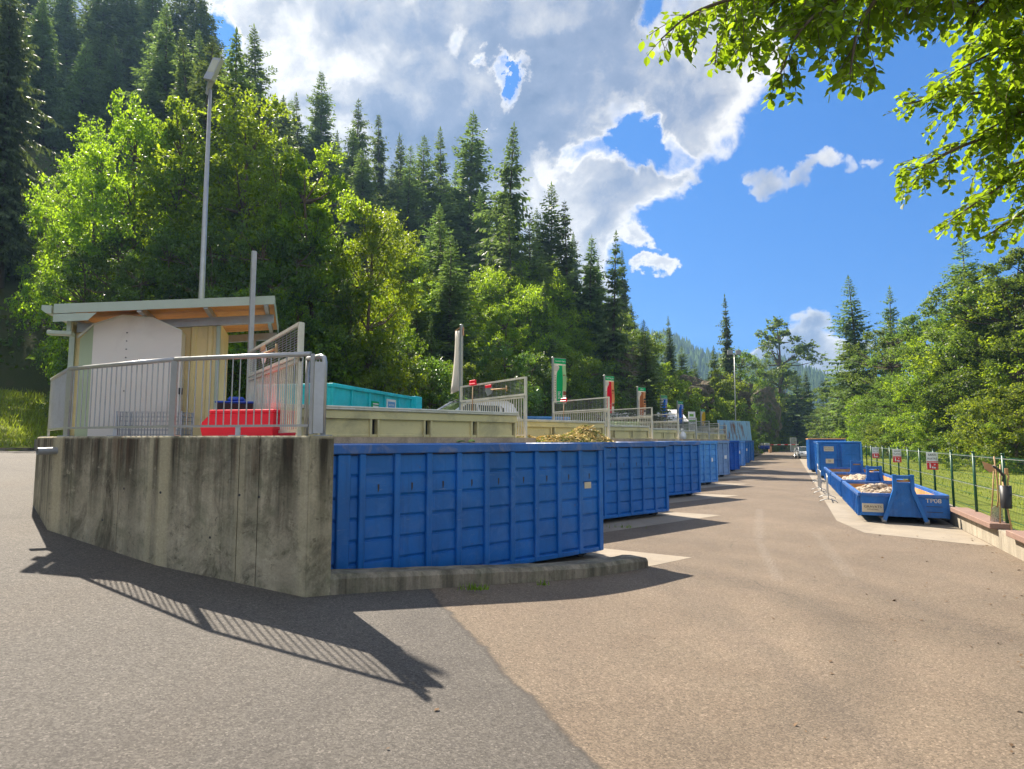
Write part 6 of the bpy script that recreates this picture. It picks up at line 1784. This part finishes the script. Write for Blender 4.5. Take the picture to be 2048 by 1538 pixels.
grass('meadow_grass', 'short sunlit meadow grass behind the green fence', pts, .05, .17, 1, wd=.014)
pts = []
for i in range(52000):
    s = r_.uniform(-12, 25.5); n = 25.4 + 10*r_.uniform(); q = XY(s, n)
    if q.y < 5 or q.x < -43: continue
    k = .5+.5*math.sin(q.x*1.3)*math.cos(q.y*1.1+q.x*.4)
    if r_.uniform() < .35+.6*k: pts.append((q.x, q.y, bank_z(q.x,q.y)))
grass('bank_grass', 'long bright grass on the bank above the ramp road', pts, .1, .38, 2, wd=.02)
# weeds at the bank edge and by the kerb
pts = []
for cx, cy, cz, n_, sp, hh in ((-.55,9.15,.3,60,.09,.12),(3.0,17.6,.01,40,.25,.08),(.5,10.15,.14,24,.05,.08)):
    for i in range(n_): pts.append((cx+r_.normal(0,sp), cy+r_.normal(0,sp*.4), cz))
t_ = grass('kerb_weeds', 'small tufts of weed growing along the foot of the kerb', pts, .05, .13, 3, L_SHRUB, .01)
# scattered dead leaves near the low wall
C = []
for i in range(230):
    s = r_.uniform(3, 19); n = -4.1 + 4.5*r_.uniform()**2.2; q = XY(s, n); C.append((q.x, q.y, .012))
for i in range(8):
    q = Vector((r_.uniform(-3, 6), r_.uniform(3.5, 11))); C.append((q.x, q.y, road_z(q.x, q.y)+.012))
C = np.array(C); n = len(C); T = r_.normal(0,1,(n,3))*np.array([1,1,.1]); N = unit(np.array([0,0,1.])+r_.normal(0,.3,(n,3))); LL = r_.uniform(.03,.075,n)
V_, F = leaf_quads(C, T, N, LL, LL/1.7); m_ = basic('dead_leaf', (.13,.075,.035), .8, var=.5, scale=3)
o = np_mesh('fallen_leaves', V_, F, m_); tag(o, 'brown dead leaves scattered on the asphalt near the low wall', 'leaves', kind='stuff')

# ---- rock outcrops on the slope
def outcrop(label, px, py, d, sx, sy, sz, sd, sink=.3):
    p = P(px, py, d); r_ = np.random.default_rng(sd); b = MB(); b.sphere((0,0,0), 1, 30, 20)
    vs = np.array(b.v); ph = r_.uniform(0,6.28,(7,3)); fr = r_.uniform(1.2,5.5,(7,3))
    dsp = sum(np.prod(np.sin(vs*fr[i]+ph[i]),1)*(.3/(1+.3*i)) for i in range(7))
    q = np.sign(vs)*np.abs(vs)**.62
    q = q*(1+dsp[:,None]*1.1 + np.sin(vs[:,:1]*13+ph[0,0])*np.sin(vs[:,2:3]*17+ph[1,1])*.07 + r_.normal(0,.035,(len(vs),1)))
    b.v = [tuple(v) for v in q*np.array([sx,sy,sz])]
    b.sm = [False]*len(b.f)
    o = b.build('rock_outcrop', M_ROCK); o.location = p; o.rotation_euler = (0,0,RROT-1.2)
    tag(o, label, 'rock', 'rock outcrops on the slope')
outcrop('pale rock outcrop in the dark gap between the red and brown banners', 1245, 770, 63, 2.6, 2.2, 2.6, 3)
outcrop('brown rock cliff above the far ramp wall', 1516, 838, 134, 3.8, 3.6, 5.0, 5)
outcrop('grey rock face behind the lime sign post', 1385, 800, 86, 2.6, 2.2, 2.8, 7)
outcrop('low brown rock shelf under the lone thin spruce', 1455, 792, 99, 3.2, 2.6, 2.6, 9)

# ---- far wooded ridge
xs = np.linspace(-1000, 1500, 230); ys = np.linspace(620, 1350, 34)
RID = [(1000,600),(1250,645),(1340,684),(1400,708),(1440,722),(1500,716),(1560,722),(1620,748),(1660,775),(1700,805),(1760,838),(1850,868),(2000,872),(2500,872)]
r_ = np.random.default_rng(17)
def ridge_z(x, y):
    px = 1024 + 1250*x/900.
    top = P(px, float(np.interp(px, [a for a,_ in RID], [b for _,b in RID])), 900).z
    t = (y-620)/280. if y < 900 else 1-(y-900)/1400.
    wob = 5*math.sin(x*.031)+4*math.sin(x*.083+1)+2.5*math.sin(x*.21+y*.04)
    return -6 + (top+6)*max(0, t)**.8 + wob*max(0, t)
V_ = []
for j, y in enumerate(ys):
    for x in xs: V_.append((x, y, ridge_z(x, y) + r_.uniform(-1.5, 1.5)))
nx = len(xs); F = [(j*nx+i, j*nx+i+1, (j+1)*nx+i+1, (j+1)*nx+i) for j in range(len(ys)-1) for i in range(nx-1)]
o = np_mesh('mountain', np.array(V_), np.array(F), M_MOUNT); tag(o, kind='structure')
C = []
for i in range(9000):
    x = r_.uniform(-200, 900); y = r_.uniform(640, 960); C.append((x, y, ridge_z(x,y)))
C = np.array(C); n = len(C); hh = r_.uniform(7,15,n); a = r_.uniform(0,3.14,n)
tr = []; F = []
V_ = np.empty((n,2,4,3)); 
for q in range(2):
    d = np.stack([np.cos(a+1.57*q), np.sin(a+1.57*q), np.zeros(n)],1)*(hh*.24)[:,None]
    V_[:,q,0] = C-d+np.array([0,0,-1.]); V_[:,q,1] = C+d+np.array([0,0,-1.]); V_[:,q,2] = C+d*.35+np.stack([0*hh,0*hh,hh*.6],1); V_[:,q,3] = C-d*.02+np.stack([0*hh,0*hh,hh],1)
V_ = V_.reshape(-1,3); o = np_mesh('far_forest', V_, np.arange(len(V_)).reshape(-1,4), N_SPRUCED); tag(o, 'dark forest covering the far blue ridge', 'forest', kind='stuff')

# ---------------------------------------------------------------- overhanging beech at the edge of the yard
OB = thing('beech_tree', 'beech tree whose sunlit leafy boughs hang over the lane', 'tree', (8.6, 5.6, 0))
O_ = Vector((8.6, 5.6, 0)); r_ = np.random.default_rng(44)
tb = MB(); tb.tube([(0,0,-.2),(.1,.0,2.5),(.0,.1,5.5),(.15,.1,9.)], [.2,.17,.13,.05], 12); tb.build('trunk', M_BARK, OB, recalc=False)
BG = [ # start height on trunk, photo points with depth
 (5.4, [(2150,-130,5.2),(1850,-70,4.9),(1560,-25,4.7),(1400,20,4.6),(1322,78,4.5)], 1.0),
 (5.4, [(2150,-160,5.4),(1700,-60,4.9),(1530,20,4.8),(1500,110,4.8)], 1.0),
 (5.5, [(2150,-130,5.0),(1800,-60,4.7),(1620,40,4.5),(1560,150,4.5)], 1.1),
 (5.6, [(2150,-170,5.0),(1850,-80,4.6),(1730,30,4.4),(1700,150,4.3)], 1.0),
 (5.5, [(2150,-100,5.1),(1700,-80,5.0),(1480,-20,5.0),(1440,70,5.1),(1430,130,5.1)], .9),
 (5.2, [(2150,-120,4.8),(1960,-80,4.4),(1830,-20,4.3),(1815,30,4.3)], .8),
 (5.7, [(2150,-190,5.6),(1800,-120,5.4),(1640,-60,5.3),(1610,40,5.3)], 1.0),
 (5.7, [(2150,-190,5.6),(1900,-120,5.4),(1760,-60,5.3),(1770,60,5.3)], 1.),
 (4.7, [(2220,30,5.6),(2080,-20,5.2),(1960,0,5.0),(1875,30,4.9)], .9),
 (4.6, [(2220,120,6.),(2080,90,5.7),(1980,110,5.5),(1900,150,5.4)], 1.1),
 (4.5, [(2230,190,6.4),(2060,180,6.2),(1920,190,6.0),(1808,208,5.9)], 1.),
 (4.2, [(2230,250,6.4),(2060,250,6.2),(1930,290,6.0),(1860,325,6.0),(1790,352,5.9)], 1.),
 (3.9, [(2240,300,6.6),(2090,320,6.5),(1990,380,6.3),(1900,442,6.2)], .95),
 (4.2, [(2240,200,6.2),(2100,210,6.1),(2030,230,6.0),(1960,270,6.0)], 1.15),
 (4.4, [(2240,60,6.),(2100,60,5.8),(2020,60,5.6),(1940,80,5.5)], 1.15),
 (3.7, [(2250,380,6.8),(2120,400,6.6),(2040,430,6.5),(1965,478,6.5)], .9),
 (4.3, [(2240,150,6.3),(2110,150,6.1),(2040,150,6.),(1990,190,6.)], 1.1),
 (4.0, [(2240,280,6.7),(2120,290,6.5),(2050,320,6.4),(1980,350,6.4)], 1.1),
 (4.6, [(2240,-30,5.4),(2100,-40,5.2),(2010,-30,5.0),(1950,30,5.0)], 1.1),
]
for k in range(16):   # boughs on the tree's other sides
    a = -1.9 + 3.9*k/15 + r_.normal(0, .12); hz = 3.4 + 3.6*((k*7) % 16)/16; ln_ = r_.uniform(2.2, 3.6)
    w_ = [Vector((.08*math.cos(a), .08*math.sin(a), hz))]
    for q in (.3, .6, 1.): w_.append(Vector((ln_*q*math.cos(a), ln_*q*math.sin(a), hz + ln_*(.75*q - .35*q*q) )))
    if a > 1.75 and hz < 5: continue
    BG.append((hz, w_, .62))
# beech leaf: six-sided blade, folded along the midrib
LC = []; LT = []; LN = []; LS_ = []
bb_ = MB()
for hz, pts, dens in BG:
    w = pts if isinstance(pts[0], Vector) else [Vector((0.05,.05,hz))] + [P(*q) - O_ for q in pts]
    # smooth polyline
    fine = []
    for i in range(len(w)-1):
        a, c = w[i], w[i+1]; pa = w[max(0,i-1)]; pc = w[min(len(w)-1,i+2)]
        for k in range(6):
            t = k/6; fine.append(.5*((2*a)+(c-pa)*t+(2*pa-5*a+4*c-pc)*t*t+(3*a-pa-3*c+pc)*t**3))
    fine.append(w[-1])
    n = len(fine); bb_.tube([tuple(q) for q in fine], [.032*(1-i/n)+.004 for i in range(n)], 6, cap=False)
    acc = [0]
    for i in range(1, n): acc.append(acc[-1]+(fine[i]-fine[i-1]).length)
    tot = acc[-1]; st = acc[2]
    def at_(l):
        i = min(n-2, max(0, int(np.searchsorted(acc, l))-1)); f = (l-acc[i])/max(1e-6, acc[i+1]-acc[i]); return fine[i].lerp(fine[i+1], f), (fine[i+1]-fine[i]).normalized()
    l = st
    while l < tot:
        p, tg = at_(l); rem = (tot-l)
        for sd in (-1, 1):
            if r_.uniform() > .8: continue
            ax = Vector(r_.normal(0,1,3)); ax = (ax - tg*ax.dot(tg)).normalized()
            d = (tg*.55 + ax*.75 + Vector((0,0,-.42))).normalized()
            Lt = min(.55, .17+.5*rem)*r_.uniform(.45, 1.15)*dens
            q = p.copy(); dd = d.copy(); step = .048; tp_ = [q.copy()]
            m = int(Lt/step)+1
            for k in range(m):
                dd = (dd + Vector((0,0,-.05)) + Vector(r_.normal(0,.06,3))).normalized(); q = q + dd*step; tp_.append(q.copy())
                sdv = dd.cross(Vector((0,0,1)))
                sdv = sdv.normalized() if sdv.length > .1 else Vector((1,0,0))
                for s2 in ((-1,1) if r_.uniform() < .55 else (r_.choice([-1,1]),)):
                    ld = (dd*.5 + sdv*s2*.85 + Vector((0,0,-.35)) + Vector(r_.normal(0,.22,3))).normalized(); sz = .08*r_.uniform(.65,1.2)
                    LC.append(q + ld*sz*.55); LT.append(ld); LN.append(Vector((0,0,1)) + Vector(r_.normal(0,.42,3))); LS_.append(sz)
            if len(tp_) > 2: bb_.tube([tuple(v) for v in tp_[::2]], .003, 4, cap=False)
        l += .06/dens
bb_.build('branches_frame', M_BARK, OB, recalc=False).name = 'bough'
C = np.array([tuple(q) for q in LC]); T = unit(np.array([tuple(q) for q in LT])); N = np.array([tuple(q) for q in LN]); S = np.array(LS_)[:,None]
B = unit(np.cross(N, T)); N2 = unit(np.cross(T, B)); n = len(C)
prof = [(-.5,0,0),(-.22,.3,.06),(.12,.33,.07),(.5,0,-.05),(.12,-.33,.07),(-.22,-.3,.06)]
V_ = np.stack([C + T*S*a + B*S*b + N2*S*c for a, b, c in prof], 1).reshape(-1,3)
idx = np.arange(n)[:,None]*6
F = np.concatenate([idx+np.array([0,1,2,3]), idx+np.array([0,3,4,5])])
np_mesh('leaves', V_, F, L_BEECH, OB).name = 'crown'
print('beech leaves', n)
# ---------------------------------------------------------------- sky with cumulus, sun, air, camera
SUN_AZ = math.atan2(-.6, .8); SUN_EL = R(46.5)
wd = bpy.data.worlds.new('World'); SC.world = wd; wd.use_nodes = True
t = NT.__new__(NT); t.t = wd.node_tree; t.t.nodes.clear()
sky = t.n('ShaderNodeTexSky'); sky.sky_type = 'NISHITA'; sky.sun_disc = False; sky.sun_elevation = SUN_EL; sky.sun_rotation = SUN_AZ
sky.air_density = 1.; sky.dust_density = .6; sky.ozone_density = 2.5; sky.altitude = 900
g = t.n('ShaderNodeTexCoord').outputs['Generated']
dirn = t.n('ShaderNodeVectorMath', operation='NORMALIZE'); t.l(g, dirn.inputs[0]); D = dirn.outputs[0]
CLOUD = 2.75
SKYK = (.098,.405,.93)
def dvec(px, py):
    p = P(px, py, 1.) - Vector((0,0,EYE)); return p.normalized()
def blob(px, py, r, w):
    v = dvec(px, py); ang = math.atan(r/1250.)
    q = t.n('ShaderNodeVectorMath', operation='DOT_PRODUCT'); t.l(D, q.inputs[0]); q.inputs[1].default_value = v
    return t.mapr(q.outputs['Value'], math.cos(ang), 1., 0., w, smooth=True)
BL = [(560,40,260,1.1),(760,130,290,1.1),(960,60,320,1.1),(1180,60,270,1.05),(1340,110,190,.9),(900,290,300,1.),(700,330,260,1.),(1080,240,190,.75),(1020,430,200,1.),(1140,440,140,1.0),(1215,375,105,.9),(1305,325,90,.95),(1150,545,120,.9),(1190,625,80,.7),(1330,220,80,.7),(1420,150,120,.65),
      (900,560,260,.9),(620,520,300,.9),(1280,465,34,.7),(1310,525,24,.75),(1335,533,22,.7),
      (1530,358,30,.5),(1565,350,26,.45),(1600,332,24,.5),(1640,310,27,.52),(1690,320,24,.42),(1740,296,20,.4),
      (1620,705,62,.9),(1665,700,60,.9),(1600,730,60,.8),(1690,740,70,.8),(1560,745,50,.5),
      (-900,-300,700,.8),(200,-600,500,1.),(1100,-500,420,1.0),(1900,-900,350,.8),(500,-1500,600,.8)]
HO = [(1345,282,42,.7),(1290,268,50,.6),(1004,148,30,.95),(1026,172,28,.9),(1046,150,20,.6),(1230,285,50,.8),(1175,300,40,.6),(1110,330,40,.4),(920,95,36,.6),(430,60,60,1.2),(1120,505,40,.0),(1330,30,70,.5),(1230,210,55,.5),(1270,250,60,.7),(1290,10,40,.6)]
# the outlines are broken up by shifting every direction with layered noise
def warp(v, sc, det, amp):
    q = t.n('ShaderNodeTexNoise'); q.inputs['Scale'].default_value = sc; q.inputs['Detail'].default_value = det; q.inputs['Roughness'].default_value = .6; t.l(v, q.inputs['Vector'])
    s0 = t.n('ShaderNodeVectorMath', operation='SUBTRACT'); t.l(q.outputs['Color'], s0.inputs[0]); s0.inputs[1].default_value = (.5,.5,.5)
    s1 = t.n('ShaderNodeVectorMath', operation='SCALE'); t.l(s0.outputs[0], s1.inputs[0]); s1.inputs['Scale'].default_value = amp
    s2 = t.n('ShaderNodeVectorMath', operation='ADD'); t.l(v, s2.inputs[0]); t.l(s1.outputs[0], s2.inputs[1])
    s3 = t.n('ShaderNodeVectorMath', operation='NORMALIZE'); t.l(s2.outputs[0], s3.inputs[0]); return s3.outputs[0]
D0 = D
D = warp(warp(D0, 3.4, 3, .1), 11., 9, .16)
acc = None
for b in BL:
    q = blob(*b); acc = q if acc is None else t.math('SUBTRACT', t.math('ADD', acc, q), t.math('MULTIPLY', t.math('MINIMUM', acc, 1.), t.math('MINIMUM', q, 1.)))
# unseen cloud field added behind and above the camera as fill light
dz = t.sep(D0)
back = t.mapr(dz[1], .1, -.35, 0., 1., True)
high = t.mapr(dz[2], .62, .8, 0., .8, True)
fill_cloud = t.math('MULTIPLY', t.ramp(t.noise(D0, 2.1, 8, .6, .3), [(.36, 0.), (.58, 1.)]), t.math('MAXIMUM', back, high))
fill_cloud = t.math('MULTIPLY', fill_cloud, t.mapr(dz[2], .0, .1))
acc = t.math('MAXIMUM', acc, fill_cloud)
for b in HO:
    if b[3]: acc = t.math('SUBTRACT', acc, blob(*b))
n1 = t.noise(D0, 9., 10, .66, .3); n2 = t.noise(D0, 26, 8, .68, .3)
def puff(v, sc):
    q = t.n('ShaderNodeTexVoronoi'); q.feature = 'F1'; q.inputs['Scale'].default_value = sc; q.inputs['Detail'].default_value = 2.2
    q.inputs['Roughness'].default_value = .55; q.normalize = True
    t.l(v, q.inputs['Vector']); return t.math('SUBTRACT', 1., q.outputs['Distance'])
Dp = warp(D0, 7., 4, .07)
p1 = puff(Dp, 9.)
nn = t.math('ADD', t.math('MULTIPLY', t.math('SUBTRACT', n1, .5), .7), t.math('MULTIPLY', t.math('SUBTRACT', n2, .5), .5))
nn = t.math('ADD', nn, t.math('MULTIPLY', t.math('SUBTRACT', p1, .62), 1.1))
den = t.math('ADD', t.math('SUBTRACT', acc, .3), nn)
alpha = t.math('MULTIPLY', t.mapr(den, -.2, .42, smooth=True), t.mapr(acc, .02, .12))
sv = Vector((math.sin(SUN_AZ)*math.cos(SUN_EL), math.cos(SUN_AZ)*math.cos(SUN_EL), math.sin(SUN_EL)))
of = t.n('ShaderNodeVectorMath', operation='ADD'); t.l(Dp, of.inputs[0]); of.inputs[1].default_value = sv*.03
p2 = puff(of.outputs[0], 9.)
of2 = t.n('ShaderNodeVectorMath', operation='ADD'); t.l(D0, of2.inputs[0]); of2.inputs[1].default_value = sv*.02
m1 = t.noise(of2.outputs[0], 9., 10, .66, .3)
lit = t.math('ADD', t.math('MULTIPLY', t.math('SUBTRACT', p1, p2), 3.0), t.math('MULTIPLY', t.math('SUBTRACT', n1, m1), 1.6))
n4 = t.noise(D, 4.2, 5, .5, .6)
thick = t.mapr(den, .0, .95, smooth=True)
sh = t.math('ADD', t.math('SUBTRACT', 1.0, t.math('MULTIPLY', thick, .62)), t.math('MULTIPLY', lit, .55))
sh = t.math('ADD', sh, t.math('MULTIPLY', t.math('SUBTRACT', n4, .49), 2.6))
sh = t.math('MINIMUM', t.math('MAXIMUM', sh, .0), 1.)
ccol = t.ramp(sh, [(0., (.17,.23,.37)), (.35, (.28,.335,.47)), (.68, (.57,.58,.62)), (1., (1.,.96,.91))])
# clouds away from the sun brightened further, to fill shaded faces
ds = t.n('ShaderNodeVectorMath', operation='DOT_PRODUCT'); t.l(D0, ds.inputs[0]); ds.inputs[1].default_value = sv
fill_gain = t.mapr(ds.outputs['Value'], .35, -.6, 1., 1.95)
cs = t.n('ShaderNodeVectorMath', operation='SCALE'); t.l(ccol, cs.inputs[0]); t.l(t.math('MULTIPLY', fill_gain, CLOUD), cs.inputs['Scale'])
gm = t.n('ShaderNodeGamma'); t.l(sky.outputs[0], gm.inputs[0]); gm.inputs[1].default_value = .5
skc = t.mix(1., gm.outputs[0], SKYK, 'MULTIPLY')
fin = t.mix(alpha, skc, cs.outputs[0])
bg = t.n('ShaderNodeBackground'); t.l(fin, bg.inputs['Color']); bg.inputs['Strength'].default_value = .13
ow = t.n('ShaderNodeOutputWorld'); t.l(bg.outputs[0], ow.inputs[0])

wd.cycles.sampling_method = 'MANUAL'; wd.cycles.sample_map_resolution = 512
sl = bpy.data.lights.new('sun', 'SUN'); sl.energy = 4.2; sl.angle = R(.53); sl.color = (1., .9, .76)
so = bpy.data.objects.new('sun', sl); COL.objects.link(so)
so.rotation_euler = (-sv).to_track_quat('-Z', 'Y').to_euler(); so.location = (-20, 30, 60)

HAZE = True
if HAZE:
    b = MB(); b.box(-1350, 1650, -120, 1520, -14, 262); o = b.build('haze', [])
    m, q = newmat('thin_air'); m.node_tree.nodes.clear(); q = NT.__new__(NT); q.t = m.node_tree
    vn = q.n('ShaderNodeVolumePrincipled'); vn.inputs['Density'].default_value = .0003; vn.inputs['Color'].default_value = (.36,.62,1.,1); vn.inputs['Anisotropy'].default_value = .35
    ou = q.n('ShaderNodeOutputMaterial'); q.l(vn.outputs[0], ou.inputs['Volume'])
    o.data.materials.clear(); o.data.materials.append(m); tag(o, kind='stuff')
cam = bpy.data.cameras.new('camera'); cam.sensor_width = 36; cam.lens = 36*1250/2048; cam.clip_end = 6000; cam.clip_start = .05
co = bpy.data.objects.new('camera', cam); COL.objects.link(co); co.location = (0,0,EYE); co.rotation_euler = (R(90)+PITCH, 0, 0); SC.camera = co
vs_ = SC.view_settings; vs_.view_transform = 'Standard'; vs_.look = 'None'; vs_.gamma = 1.; vs_.use_curve_mapping = False; vs_.exposure = 1.55
cy = SC.cycles; cy.max_bounces = 7; cy.diffuse_bounces = 3; cy.glossy_bounces = 3; cy.transmission_bounces = 5; cy.transparent_max_bounces = 6; cy.volume_bounces = 0
cy.use_denoising = True; cy.denoiser = 'OPENIMAGEDENOISE'; cy.sample_clamp_indirect = 6.
cy.use_adaptive_sampling = True; cy.adaptive_threshold = .02
